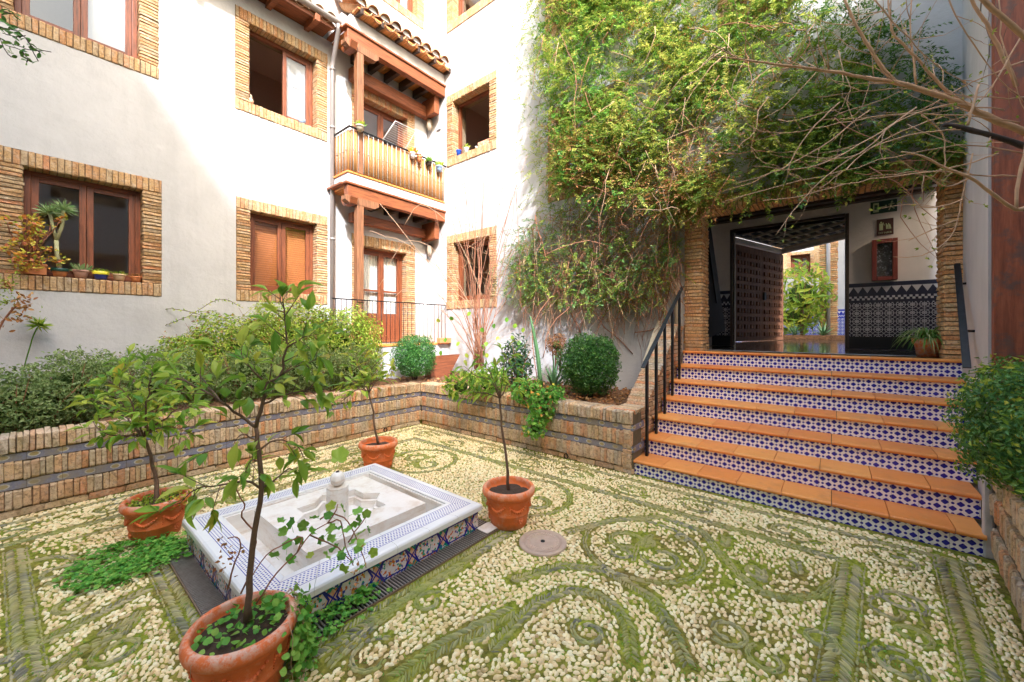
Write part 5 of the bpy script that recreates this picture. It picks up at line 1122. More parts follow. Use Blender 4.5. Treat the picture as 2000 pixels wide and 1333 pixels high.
# foreground tree
D1 = 1.70; b1 = Vector((C1[0], C1[1], .26))
tr1 = [at_d(484, 1212, D1)] + dq([(487,1130), (497,1040), (511,955), (506,880), (500,835)], D1)
br1 = [(dq([(500,835), (512,790), (520,750,.02), (546,735,.04), (560,680,.05), (556,620,.05), (549,572,.06)], D1), .0085, 26, .15),
       (dq([(500,835), (470,812), (430,785,-.05), (380,755,-.1), (345,738,-.14)], D1), .007, 9, .1),
       (dq([(430,785,-.05), (400,745,.0), (385,720,.05)], D1), .004, 6, .2),
       (dq([(512,790), (560,770,.05), (600,765,.1), (640,775,.12)], D1), .006, 10, .1),
       (dq([(546,735,.04), (590,712,.08), (625,700,.1)], D1), .005, 8, .1),
       (dq([(506,880), (540,860,.04), (575,868,.08), (600,905,.1)], D1), .005, 9, -.2),
       (dq([(503,860), (470,850,-.02), (455,870,-.04)], D1), .004, 5, 0),
       (dq([(511,955), (480,940,-.03), (430,948,-.05), (385,955,-.06), (350,985,-.05)], D1), .006, 12, -.25),
       (dq([(511,955), (540,935,.03), (565,915,.06), (590,930,.06)], D1), .005, 9, -.2),
       (dq([(505,900), (490,900,-.06), (478,925,-.08)], D1), .004, 5, -.3),
       (dq([(520,750,.02), (490,720,-.04), (470,690,-.06)], D1), .005, 7, .2),
       (dq([(560,680,.05), (590,660,.05), (610,655,.06)], D1), .004, 7, .1)]
citrus('tall citrus tree with large leaves in the foreground pot', (C1[0], C1[1], .26), tr1, .0145, br1, M['bark'], CIT * 3 + CITY, .102, 1, 1.15)
# left tree
D2 = 3.02
def crown_br(p0, targets, D, r_, n, dr=.1): return [([at_d(*p0, D)] + dq(t, D), r_, n, dr) for t in targets]
tr2 = [Vector((C2[0], C2[1], .24))] + dq([(303,925), (291,880), (282,855)], D2)
br2 = crown_br((282,855), [[(262,835), (235,810,.05), (200,790,.1), (175,778,.1)], [(268,820,-.1), (250,775,-.15), (215,745,-.2)], [(285,815), (272,770,.05), (255,730,.1), (240,705,.1)], [(300,815,.1), (318,770,.15), (330,730,.2), (322,700,.2)], [(310,825,-.1), (345,800,-.2), (375,790,-.25)], [(300,840), (340,835,.1), (380,850,.1)], [(255,850,-.15), (215,850,-.2), (185,830,-.2)], [(285,800,-.2), (290,755,-.3), (300,720,-.3)], [(320,790,.2), (360,760,.3), (390,740,.3)], [(270,840,.2), (240,790,.3), (205,760,.3)]], D2, .008, 11)
citrus('bushy citrus tree in the pot left of the fountain, against the brick planter', (C2[0], C2[1], .26), tr2, .016, br2, M['bark'], CIT + CITY, .108, 1, 2.6)
# right tree (slim, small leaves)
D3 = 3.13
tr3 = [Vector((C3[0], C3[1], .25))] + dq([(990,905), (982,850), (977,800), (976,778)], D3)
br3 = crown_br((976,778), [[(950,768), (925,766,.04), (915,755,.05)], [(970,755), (955,725,.08), (935,700,.1)], [(980,750), (985,715,-.05), (988,690,-.05)], [(985,765,.05), (1000,735,.1), (1008,705,.1)], [(960,745,-.1), (930,735,-.15), (905,715,-.2)], [(975,760,.1), (960,735,.2), (950,705,.2)]], D3, .006, 9)
SL = [leaf_mesh(M['citrus'], 1, rnd.uniform(.24, .32), rnd.uniform(.2, .6), .15, seed=40 + i) for i in range(6)]
citrus('slim citrus tree with narrow leaves in the pot beside the manhole', (C3[0], C3[1], .26), tr3, .012, br3, M['bark'], SL, .098, 1)
# rear tree (yellowish)
D4 = 4.36
tr4 = [Vector((C4[0], C4[1], .25))] + dq([(731,830), (727,795), (720,768)], D4)
br4 = crown_br((720,768), [[(705,755), (690,745,.05), (668,748,.1)], [(712,745), (700,715,.1), (695,690,.1)], [(725,745), (727,720,-.05), (745,700,-.1)], [(735,745,.1), (755,735,.1), (770,730,.1)], [(700,760,-.2), (680,775,-.2), (660,790,-.2)], [(720,735,.2), (712,700,.2), (720,682,.2)]], D4, .007, 9)
citrus('small citrus tree with yellowing leaves in the pot behind the fountain', (C4[0], C4[1], .26), tr4, .014, br4, M['bark'], CITY * 2 + CIT[:3], .110, 1, 2.2)
# ------------------------------------------------------------------ rounded shrubs
def blob_shrub(name, label, cat, c, rad, n, size, mat, seed=0, trunk=True, shape=2.0, base=None, group=None, width=.5, lump=.12, depth=.35, mat2=None):
    c = np.array(c, float); rad = np.array(rad, float); T = thing(name, label, cat, (c[0], c[1], base if base is not None else c[2] - rad[2]), group)
    r_ = np.random.default_rng(seed); u = unit(r_.normal(size=(n, 3)))
    ph = r_.uniform(0, 6.3, 6); lm = 1 + lump * (np.sin(u[:, 0] * 5 + ph[0]) * np.sin(u[:, 1] * 6 + ph[1]) + .6 * np.sin(u[:, 2] * 8 + ph[2]) * np.sin(u[:, 0] * 9 + ph[3])) + r_.normal(0, .035, n) + (r_.random(n) < .03) * r_.random(n) * .16
    rr = lm * (1 - depth * r_.random(n) ** 2.0); sq = (np.abs(u) ** shape).sum(1) ** (-1 / shape); P = c + u * rad * (rr * sq)[:, None]
    keep = P[:, 2] > (base or -9) + .03; P, u = P[keep], u[keep]
    q_ = RNG.normal(size=P.shape); q_ -= (q_ * u).sum(1, keepdims=True) * u; D = unit(unit(q_) + u * .45 + np.array([0, 0, .2])); N_ = u + RNG.normal(size=P.shape) * .4 + np.array([0, 0, .3])
    leaves('foliage', P, D, size * RNG.uniform(.6, 1.25, len(P)), mat, T, width, RH, N_)
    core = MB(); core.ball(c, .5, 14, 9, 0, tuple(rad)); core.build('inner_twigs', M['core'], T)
    if mat2 is not None:
        k = RNG.random(len(P)) < .10; Pk = P[k] + u[k] * rad * .06; leaves('young_leaves', Pk, D[k], size * 1.2, mat2, T, width)
    if trunk:
        b = MB()
        for i in range(6):
            a = i * 1.05; b.tube([(c[0] + .03 * math.cos(a), c[1] + .03 * math.sin(a), base or 0), (c[0] + rad[0] * .4 * math.cos(a), c[1] + rad[1] * .4 * math.sin(a), c[2])], [.014, .006], 5)
        b.build('stems', M['bark_dark'], T)
    return T
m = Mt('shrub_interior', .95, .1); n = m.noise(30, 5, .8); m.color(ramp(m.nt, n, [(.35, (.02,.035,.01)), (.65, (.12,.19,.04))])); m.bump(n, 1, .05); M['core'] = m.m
pb = at_z(1172, 790, .62)
blob_shrub('round_bush', 'large round clipped dark green bush beside the stair parapet', 'bush', (4.93, 2.62, 1.06), (.38, .38, .385), 11000, .038, M['box'], 3, shape=2.4, base=.60, lump=.09, depth=.4, mat2=M['box_r'])
blob_shrub('round_bush', 'smaller round clipped dark green bush in front of the terrace', 'bush', (4.45, 5.93, 1.06), (.37, .37, .36), 9000, .038, M['box'], 4, shape=2.4, base=.60, lump=.10, depth=.4)
blob_shrub('clipped_bush', 'clipped fresh green bush at the right edge, on the planter beside the stairs', 'bush', (3.45, -.94, 1.00), (.47, .34, .38), 17000, .030, M['box_r'], 5, shape=2.4, base=.62, lump=.13, depth=.4, mat2=M['citrus_yellow'])
def mound(name, label, cat, cs, n, size, mat, zmin, width=.5, group=None, stems=True, mat2=None, up=.5):
    cs = [(Vector(c), Vector(r_)) for c, r_ in cs]; c0 = cs[0][0]; T = thing(name, label, cat, (c0.x, c0.y, zmin), group); P, U = [], []
    tot = sum((r_.x * r_.z) for _, r_ in cs)
    for c, r_ in cs:
        k = int(n * r_.x * r_.z / tot); u = unit(RNG.normal(size=(k, 3))); q = 1 - .45 * RNG.random(k) ** 1.6 + RNG.normal(0, .05, k)
        q *= 1 + .13 * np.sin(u[:, 0] * 7 + c.x * 9) * np.sin(u[:, 2] * 6 + c.y * 7); P.append(np.array(c) + u * np.array(r_) * q[:, None]); U.append(u)
    P, U = np.concatenate(P), np.concatenate(U); k = P[:, 2] > zmin; P, U = P[k], U[k]
    k = np.ones(len(P), bool)
    for c, r_ in cs: k &= ((((P - np.array(c)) / (np.array(r_) * .55)) ** 2).sum(1) > 1)
    P, U = P[k], U[k]; q_ = RNG.normal(size=P.shape); q_ -= (q_ * U).sum(1, keepdims=True) * U; D = unit(unit(q_) + U * .35 + np.array([0, 0, up * .6])); leaves('foliage', P, D, size * RNG.uniform(.6, 1.3, len(P)), mat, T, width, RH, U + RNG.normal(size=P.shape) * .45 + np.array([0, 0, .5]))
    core = MB()
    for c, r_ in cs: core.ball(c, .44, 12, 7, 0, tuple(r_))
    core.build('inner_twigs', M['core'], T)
    if mat2: k = RNG.random(len(P)) < .06; leaves('dry_leaves', P[k] + U[k] * .02, D[k], size, mat2, T, width)
    if stems:
        b = MB()
        for c, r_ in cs:
            for i in range(12):
                a = rnd.uniform(0, 6.28); e = rnd.uniform(.7, 1.15); b.tube([(c.x + .05 * math.cos(a), c.y + .05 * math.sin(a), zmin - .02), c + Vector((r_.x * .6 * math.cos(a), r_.y * .6 * math.sin(a), r_.z * .1)), c + Vector((r_.x * e * math.cos(a), r_.y * e * math.sin(a), r_.z * rnd.uniform(.2, .9)))], [.007, .005, .002], 4)
        b.build('stems', M['bark_red'], T)
    return T
# low grey-green hedge on the left of the long bed
def bedp(u, z, Y): p = at_y(u, 600, Y); return (p.x, Y, z)
mound('grey_green_shrub', 'fine leaved grey-green shrub at the left end of the long bed', 'shrub', [(bedp(30, .85, 5.75), (.26, .25, .36)), (bedp(-60, .85, 5.7), (.3, .3, .4))], 6500, .036, M['grey_hedge'], .6, .5, up=.8)
mound('grey_green_shrub', 'taller bushy grey-green shrub under the right corner of the big window', 'shrub', [(bedp(135, .95, 5.95), (.30, .25, .40)), (bedp(80, .82, 5.75), (.22, .22, .3)), (bedp(200, .9, 6.1), (.3, .25, .38))], 10500, .036, M['grey_hedge'], .6, .5, up=.8)
mound('grey_green_shrub', 'fine leaved grey-green shrub behind the bushy potted tree', 'shrub', [(bedp(300, .92, 6.3), (.34, .3, .42)), (bedp(370, .92, 6.2), (.32, .3, .38)), (bedp(240, .85, 6.4), (.3, .25, .40))], 10000, .036, M['grey_hedge'], .6, .5, up=.8)
mound('grey_green_shrub', 'wide grey-green shrub in front of the flowering mound', 'shrub', [(bedp(600, .95, 6.15), (.52, .35, .40)), (bedp(690, .92, 5.95), (.36, .3, .38)), (bedp(490, .9, 6.1), (.45, .3, .42))], 14000, .036, M['grey_hedge'], .6, .5, up=.8)
JM = mound('jasmine_mound', 'big rounded light green jasmine mound covering the railing under the blind window', 'shrub', [(bedp(575, 1.15, 6.75), (.80, .42, .86)), (bedp(668, 1.15, 6.5), (.74, .4, .78)), (bedp(460, 1.05, 6.7), (.75, .4, .70)), (bedp(380, .98, 6.7), (.45, .3, .52))], 44000, .050, M['jasmine'], .6, .5, mat2=M['dead'], up=.1)
def shoots(T, n, starts, length, mat_s, mat_l, ls, pal=.35, droop=.9, per=16, r_=.0028):
    b = MB(); P, D = [], []
    for i in range(n):
        p = Vector(starts()); d = Vector((rnd.gauss(0, 1), rnd.gauss(0, .5) - .2, rnd.uniform(.3, 1.2))).normalized(); L = length * rnd.uniform(.5, 1.2); pts = [p]
        for k in range(7): d = (d + Vector((rnd.gauss(0, .12), rnd.gauss(0, .12), -droop * .16))).normalized(); pts.append(pts[-1] + d * L / 7)
        b.tube(pts, [r_ * (1 - .1 * k) for k in range(8)], 4)
        for k in range(per):
            t = (k + 1) / per * 6.9; j = int(t); q = pts[j].lerp(pts[j+1], t - j); s = (pts[j+1] - pts[j]).normalized()
            for sg in (-1, 1): x = s.cross(Vector((0, 0, 1))).normalized() * sg; P.append(q); D.append(x * .8 + s * .5 + Vector((0, 0, rnd.gauss(0, .3))))
    b.build('shoots', mat_s, T); leaves('shoot_leaves', P, [tuple(d) for d in D], ls * RNG.uniform(.6, 1.2, len(P)), mat_l, T, pal)
shoots(JM, 46, lambda: (rnd.uniform(1.6, 3.6), rnd.uniform(6.35, 6.9), rnd.uniform(1.3, 1.75)), .5, M['bark_light'], M['jasmine'], .032)
b = MB(); P, D = [], []
for pl in (dq([(420,655), (400,622), (360,607), (320,605), (290,615), (280,640), (276,665)], 5.6), dq([(430,645), (390,618), (350,625), (318,640), (305,660), (300,668)], 5.6), dq([(470,600), (440,585), (410,592), (360,625), (330,650)], 5.8), dq([(300,690), (230,690), (238,660), (228,640)], 5.4)[1:]):
    w_ = wobble(pl, .03, 2); b.tube(w_, .0035, 4)
    for p, q in zip(w_[:-1], w_[1:]):
        for k in range(5): P.append(p.lerp(q, k / 5)); D.append((rnd.gauss(0, 1), rnd.gauss(0, 1), rnd.gauss(0, 1) - .3))
b.build('shoots', M['bark'], JM); leaves('shoot_leaves', P, D, .045, M['jasmine'], JM, .4)
# ------------------------------------------------------------------ clover carpet and ivy
def carpet(name, pts_px, n, size, mat, z=.03, hgt=.06, label=None):
    poly = [at_z(u, v, 0).xy for u, v in pts_px]
    def inside(x, y):
        c = False; j = len(poly) - 1
        for i in range(len(poly)):
            if (poly[i].y > y) != (poly[j].y > y) and x < (poly[j].x - poly[i].x) * (y - poly[i].y) / (poly[j].y - poly[i].y) + poly[i].x: c = not c
            j = i
        return c
    xs, ys = [p.x for p in poly], [p.y for p in poly]; P = []
    cl = [(rnd.uniform(min(xs), max(xs)), rnd.uniform(min(ys), max(ys))) for _ in range(45)]
    while len(P) < n:
        if rnd.random() < .75: q = rnd.choice(cl); x, y = rnd.gauss(q[0], .05), rnd.gauss(q[1], .05)
        else: x, y = rnd.uniform(min(xs), max(xs)), rnd.uniform(min(ys), max(ys))
        if inside(x + rnd.gauss(0, .05), y + rnd.gauss(0, .05)) and not (bx0 - .0 < x < bx1 and by0 < y < by1): P.append((x, y, rnd.uniform(.012, hgt)))
    P = np.array(P); D = RNG.normal(size=P.shape) * np.array([1, 1, .25]); N_ = np.tile([0, 0, 1.], (len(P), 1)) + RNG.normal(size=P.shape) * .45
    # three leaflets each
    A_ = RNG.uniform(0, 6.28, len(P)); PP, DD, NN = [], [], []
    for k in range(3): a = A_ + k * 2.09; PP.append(P); DD.append(np.stack([np.cos(a), np.sin(a), 0 * a + .1], -1)); NN.append(N_)
    T = leaves(name, np.concatenate(PP), np.concatenate(DD), size * RNG.uniform(.7, 1.25, 3 * len(P)), mat, None, .95, OV, np.concatenate(NN)); T['label'] = label
carpet('clover', [(120,1130), (180,1085), (260,1060), (345,1055), (372,1065), (345,1100), (280,1135), (200,1150), (150,1165)], 800, .021, M['clover'], label='bright green clover growing between the pebbles left of the fountain')
carpet('clover', [(600,1150), (700,1120), (720,1160), (640,1240), (600,1290), (560,1300), (560,1240)], 230, .02, M['clover'], label='clover growing over the grating behind the foreground pot')
# loose weeds in the joints
P = []
for _ in range(2600):
    u, v = rnd.uniform(0, 1950), 850 + 483 * rnd.random() ** .8; q = at_z(u, v, 0)
    if q.x < XA - .02 and q.y < YA - .02 and not no_go(q.x, q.y) and (math.sin(q.x * 4 + 1) * math.sin(q.y * 3.1) + rnd.gauss(0, .5)) > .35: P.append((q.x, q.y, .004))
P = np.repeat(np.array(P), 3, 0) + RNG.normal(0, .006, (len(P) * 3, 3)) * [1, 1, 0]; o = leaves('joint_weeds', P, RNG.normal(size=P.shape) * [1, 1, .3] + [0, 0, .8], .011, M['clover'], None, .55); o['label'] = 'tiny moss and weeds in the joints of the pebble paving'
# pot 1 ground ivy: heap on the soil, over the rim and down its right side
IV = thing('ground_ivy', 'round leaved ground ivy filling the foreground pot and trailing down its right side', 'ivy', (C1[0], C1[1], .27)); P, N_ = [], []
rdir = Vector((RT[0], RT[1])); fdir = Vector((FW[0], FW[1]))
for _ in range(520):
    a, r_ = rnd.uniform(0, 6.28), .165 * math.sqrt(rnd.random()); x, y = C1[0] + r_ * math.cos(a), C1[1] + r_ * math.sin(a); k = (Vector((x - C1[0], y - C1[1])).dot(rdir + fdir * .6)) / .165
    if rnd.random() < .16 + .5 * max(0, k): P.append((x, y, .275 + rnd.uniform(0, .02) + max(0, k) * .035)); N_.append((rnd.gauss(0, .3), rnd.gauss(0, .3), 1))
for _ in range(340):
    t = rnd.random(); a = math.atan2((rdir + fdir * .55).y, (rdir + fdir * .55).x) + rnd.gauss(0, .34); r_ = .20 + .06 * rnd.random() + t * .02; P.append((C1[0] + r_ * math.cos(a), C1[1] + r_ * math.sin(a), .32 - t * .31)); N_.append((math.cos(a) + rnd.gauss(0, .3), math.sin(a) + rnd.gauss(0, .3), .6))
leaves('foliage', P, RNG.normal(size=(len(P), 3)), .030 * RNG.uniform(.5, 1.2, len(P)), M['clover'], IV, 1.0, OV, np.array(N_))
b = MB()
for k in range(14):
    a = math.atan2((rdir + fdir * .5).y, (rdir + fdir * .5).x) + rnd.gauss(0, .35); b.tube([(C1[0] + r_ * math.cos(a), C1[1] + r_ * math.sin(a), z) for r_, z in ((.16, .29), (.215, .315), (.235, .25), (.225, .14), (.24, .03))], .0018, 4)
q = at_z(0, 0, 0) if False else None
a = math.atan2((-rdir * .25 - fdir).y, (-rdir * .25 - fdir).x); b.tube([(C1[0] + r_ * math.cos(a + w2), C1[1] + r_ * math.sin(a + w2), z) for r_, z, w2 in ((.17, .29, 0), (.215, .285, 0), (.205, .22, -.08), (.20, .15, -.02), (.19, .08, .04))], .0014, 4)
kind(b.build('runners', M['bark_light'], IV), 'stuff')
leaves('trailing_leaf', [(C1[0] + .205 * math.cos(a - .08), C1[1] + .205 * math.sin(a - .08), .225), (C1[0] + .2 * math.cos(a), C1[1] + .2 * math.sin(a), .145)], [(0, 0, -1), (1, 0, -1)], .022, M['clover'], IV, 1.0, OV, np.array([(math.cos(a), math.sin(a), .3)] * 2), None)
P = [(C2[0] + r_ * math.cos(a), C2[1] + r_ * math.sin(a), .262 + rnd.uniform(0, .02)) for a, r_ in ((rnd.uniform(0, 6.28), .16 * math.sqrt(rnd.random())) for _ in range(240))]
o = leaves('pot_weeds', P, RNG.normal(size=(len(P), 3)), .022, M['jasmine'], None, .8, OV); o['label'] = 'low weeds covering the soil of the pot left of the fountain'
P = [(C2[0] + (.19 + .03 * rnd.random()) * math.cos(a), C2[1] + (.19 + .03 * rnd.random()) * math.sin(a), rnd.uniform(.24, .33)) for a in (math.atan2(rdir.y, rdir.x) + rnd.gauss(0, .25) for _ in range(90))]
o = leaves('rim_moss', P, RNG.normal(size=(len(P), 3)), .02, M['succulent'], None, .8, OV); o['label'] = 'orange and green creeping succulent on the right rim of the left pot'
# pelargonium in the foreground pot: arching red stems with lobed leaves, over the fountain rim
PE = thing('pelargonium', 'pelargonium with arching reddish stems and lobed leaves leaning over the fountain rim', 'plant', (C1[0], C1[1], .27)); Dp = 1.78
stems = [dq([(500,1180), (540,1120,.06), (580,1080,.1), (605,1045,.12), (640,1022,.14)], Dp), dq([(580,1080,.1), (590,1050,.12), (560,1060,.1), (520,1085,.05), (490,1130,.02)], Dp), dq([(605,1045,.12), (640,1060,.16), (670,1080,.2), (690,1105,.22)], Dp), dq([(625,1015,.16), (650,1003,.2), (680,1020,.24), (700,1060,.28), (715,1110,.28)], Dp), dq([(640,1022,.14), (665,1018,.2), (672,1050,.22), (690,1100,.24)], Dp),
         dq([(470,1160), (500,1060,-.02), (472,1010,-.05), (478,985,-.05), (452,945,-.07), (440,935,-.07)], Dp), dq([(445,1150), (455,1110), (470,1070), (463,1050), (445,1052)], Dp), dq([(640,1022,.14), (655,1000,.18), (660,985,.2)], Dp), dq([(680,1060,.2), (700,1030,.24), (715,1010,.26)], Dp)]
b = MB()
for i, pl in enumerate(stems): w_ = wobble(pl, .04, 3); b.tube(w_, [.0042 * (1 - .5 * k / len(w_)) for k in range(len(w_))], 5)
b.build('stems', M['bark_red'], PE)
def lobed(mat):
    b = MB(); vs = [(0, .12, .0)]; n = 15
    for k in range(n): a = -math.pi * .42 + (math.pi * 1.84) * k / (n - 1); r_ = .5 * (1 + (.13 if k % 3 == 1 else -.10 if k % 3 == 0 else .04)); vs.append((r_ * math.cos(a), .42 + r_ * math.sin(a), .10 * math.sin(k * 2.1) + .10))
    b.add(vs, [(0, k, k + 1) for k in range(1, n)], 0, True); b.tube([(0, -.5, -.15), (0, .12, 0)], .018, 4); return b.mesh('leaf', mat)
LB = lobed(M['clover']); LBY = lobed(M['citrus_yellow'])
spots = [(555,1015), (570,1030), (545,1040), (560,1072), (585,1062), (600,1085), (540,1088), (575,1095), (620,1012), (640,995), (655,990), (648,1010), (672,1000), (690,1003), (700,1020), (715,1012), (690,1030), (660,1030), (640,1040), (655,1052), (672,1040), (650,1070), (668,1075), (685,1060), (700,1045), (720,1040), (712,1060), (700,1080), (722,1085), (690,1095), (710,1105), (665,1095), (640,1085), (655,1110), (680,1115), (628,1060), (615,1040), (600,1030)]
for i, (u, v) in enumerate(spots):
    p = at_d(u, v, Dp + .16 + rnd.uniform(-.06, .08)); s_ = rnd.uniform(.034, .058); D = Vector((rnd.gauss(0, .6), rnd.gauss(0, .6), rnd.uniform(.0, .7))); inst('leaf', LB if rnd.random() < .88 else LBY, PE, p, orient(D, (-fdir.x * .5 + rnd.gauss(0, .4), -fdir.y * .5 + rnd.gauss(0, .4), .8)), (s_, s_, s_))
P = np.array([at_d(u + rnd.gauss(0, 14), v + rnd.gauss(0, 16), Dp - .05) for u, v in [(445,1075)] * 16 + [(440,1100)] * 7 + [(700,1112)] * 8 + [(420,1120)] * 5]); leaves('withered_leaves', P, RNG.normal(size=P.shape), .022, M['dead'], PE, .7)
lf = inst('vine_leaf', lobed(M['citrus_yellow']), None, (1.50, 2.96, .52), (R(55), R(8), YAW - R(90)), (.13, .13, .10)); tag(lf, 'yellow-green leaf lying on top of the fountain ball', 'leaf')
# ------------------------------------------------------------------ bed plants at the foot of the right house wall
def strap(base, d, L, w_, droop, n=6, fold=.3):
    d = Vector(d).normalized(); s = d.cross(Vector((0, 0, 1))); s = s.normalized() if s.length > .01 else Vector((1, 0, 0)); vs = []; p = Vector(base)
    for i in range(n + 1):
        t = i / n; hw = w_ * .5 * (1 - t ** 2.2) * (.7 + .3 * math.sin(math.pi * min(1, t * 1.6))); dd2 = (d + Vector((0, 0, -droop * t))).normalized(); up = s.cross(dd2); vs += [p - s * hw + up * hw * fold, p - up * 0, p + s * hw + up * hw * fold]; p = p + dd2 * L / n
    return vs, [(3*i+k, 3*i+k+1, 3*i+4+k, 3*i+3+k) for i in range(n) for k in (0, 1)]
def rosette(name, label, base, n, L, w_, mat, el=(.2, 1.3), droop=.4, cat='plant', group=None):
    T = thing(name, label, cat, base, group)
    for i in range(n):
        a = i * 2.4; e = el[0] + (el[1] - el[0]) * i / n; d = (math.cos(a) * math.cos(e), math.sin(a) * math.cos(e), math.sin(e)); b = MB(); v, f = strap(base, d, L * rnd.uniform(.75, 1.1), w_, droop * rnd.uniform(.5, 1.3)); b.add(v, f, 0, True); o = b.build('leaf', mat, T)
        so_ = o.modifiers.new('thick', 'SOLIDIFY'); so_.thickness = w_ * .05
    return T
q = at_d(1082, 752, 6.15); rosette('agave', 'grey-green agave between the two round bushes, against the wall', (q.x, q.y, .62), 13, .52, .06, M['agave'], (.5, 1.45), .15)
b = MB(); base = at_d(1058, 748, 6.2); top = at_d(1036, 618, 6.2); pts = wobble([Vector((base.x, base.y, .6)), base.lerp(top, .5) + Vector((.02, 0, 0)), top], .01, 3); b.tube(pts, [.035, .036, .035, .032, .028, .022, .008], 6)
CA = b.build('column_cactus', M['cactus']); tag(CA, 'tall thin spiny green column cactus leaning against the wall', 'cactus'); P, D = [], []
for i in range(60): t = i / 60 * 5.9; j = int(t); c = pts[j].lerp(pts[j+1], t - j); a = i * 2.4; P.append(c + Vector((math.cos(a), math.sin(a), 0)) * .028); D.append((math.cos(a), math.sin(a), .6))
leaves('spine', P, D, .05, M['cactus'], CA, .2)
q = at_d(1010, 700, 6.3); mound('dark_shrub', 'dark leaved shrub at the foot of the wall beside the cactus', 'shrub', [((q.x, q.y, 1.0), (.25, .22, .42))], 900, .075, M['dark_leaf'], .62, .4)
q = at_d(1088, 660, 6.35); mound('red_leaved_plant', 'reddish brown succulent behind the large round bush', 'plant', [((q.x, q.y, q.z - .12), (.2, .15, .18))], 420, .06, M['dead_dark'], .9, .3)
q = at_d(1035, 765, 5.0); TRp = mound('trailing_geranium', 'fresh green trailing plant hanging over the brick planter right of the slim potted tree', 'plant', [(tuple(at_d(1030, 765, 5.05)), (.26, .2, .17)), (tuple(at_d(1060, 795, 4.75)), (.20, .15, .20)), (tuple(at_d(1045, 835, 4.65)), (.15, .12, .17)), (tuple(at_d(1085, 775, 4.9)), (.15, .12, .14))], 1500, .050, M['clover'], .28, .75, mat2=M['succulent'], stems=False)
q = at_d(955, 745, 5.5); mound('leafy_plant', 'broad leaved green plant at the foot of the bare red shrub', 'plant', [((q.x, q.y, .80), (.30, .25, .22)), ((q.x - .3, q.y + .25, .76), (.24, .2, .18))], 420, .12, M['citrus'], .62, .32, stems=False)
q = at_d(60, 790, 4.7); rosette('strap_leaved_plant', 'strap leaved green plant at the left edge of the bed', tuple(at_d(40, 830, 4.5)), 16, .30, .05, M['citrus'], (.1, 1.2), .7)
# fallen leaves on the soil
P = np.array([(rnd.uniform(4.3, 5.8), rnd.uniform(1.9, 5.6), .645 + rnd.random() * .02) for _ in range(900)]); o = leaves('fallen_leaves', P, RNG.normal(size=P.shape) * [1, 1, .25], .055, M['dead'], None, .6); o['label'] = 'dry brown leaves lying on the soil of the right bed'
# bare red-stemmed shrub
RS = thing('bare_shrub', 'bare reddish shrub fanning out in front of the small ground floor window', 'shrub', (5.5, 4.9, .6)); b = MB(); b2 = MB(); Ds = 6.9; P, D = [], []
root = at_d(935, 705, Ds)
ends = [(905,325), (948,308), (945,345), (985,350), (1010,352), (1030,300), (1000,430), (1015,470), (960,380), (900,340), (880,360), (920,370), (850,430), (840,500), (870,400), (990,520), (1005,560), (835,560), (850,600), (975,420), (930,430), (955,470), (890,470), (910,520), (865,540), (985,600), (870,620), (940,400), (925,330), (1003,385)]
for i, (u, v) in enumerate(ends):
    e = at_d(u, v, Ds + rnd.uniform(-.4, .5)); st = root + Vector((rnd.gauss(0, .05), rnd.gauss(0, .05), -.15)); md = st.lerp(e, .35) + Vector((0, 0, rnd.uniform(.05, .25))); md.x = st.x * .6 + md.x * .4; pl = wobble([st, md, e.lerp(md, .4) + Vector((0, 0, .1)), e], .035, 2)
    k = len(pl); b.tube(pl, [.0095 * (1 - .8 * j / (k - 1)) for j in range(k)], 5)
    for q in range(3): s = pl[rnd.randint(1, k - 2)]; t = s + Vector((rnd.gauss(0, .2), rnd.gauss(0, .2), rnd.uniform(.05, .45))); b2.tube(wobble([s, t], .08, 3), [.004, .003, .0025, .0015], 4); P.append(t); D.append((rnd.gauss(0, 1), rnd.gauss(0, 1), 0))
for pl in (dq([(925,600), (880,560), (800,470), (760,420), (742,398)], 6.3), dq([(930,610), (880,545), (800,480), (735,455), (722,452)], 6.4), dq([(920,600), (860,500), (800,470), (770,500), (740,560)], 6.5), dq([(925,620), (860,580), (800,560), (760,590)], 6.4), dq([(945,590), (900,480), (870,430), (820,400), (790,440)], 6.6)):
    b2.tube(wobble(pl, .03, 3), .0045, 4)
b.build('stems', M['bark_red'], RS); kind(b2.build('twigs', M['bark_light'], RS), 'stuff')
hp = [(855,622), (880,618), (920,610), (965,632), (975,658), (1000,655), (1022,640), (1015,665), (1008,632), (990,620), (870,660), (898,668), (862,685), (940,640), (950,668), (948,690), (910,690)]
P = np.array([at_d(u, v, 6.3) for u, v in hp]); b = MB()
for q in P: b.tube(wobble([root + Vector((0, 0, .05)), root.lerp(Vector(q), .5) + Vector((0, 0, .12)), Vector(q)], .05, 3), .0022, 4)
kind(b.build('vine_stems', M['bark_light'], RS), 'stuff'); leaves('heart_leaf', P, RNG.normal(size=P.shape) * .4 + [0, 0, -1], .088, M['citrus'], RS, .85, OV, RNG.normal(size=P.shape) * .4 + np.array([-.8, -.6, .2]))
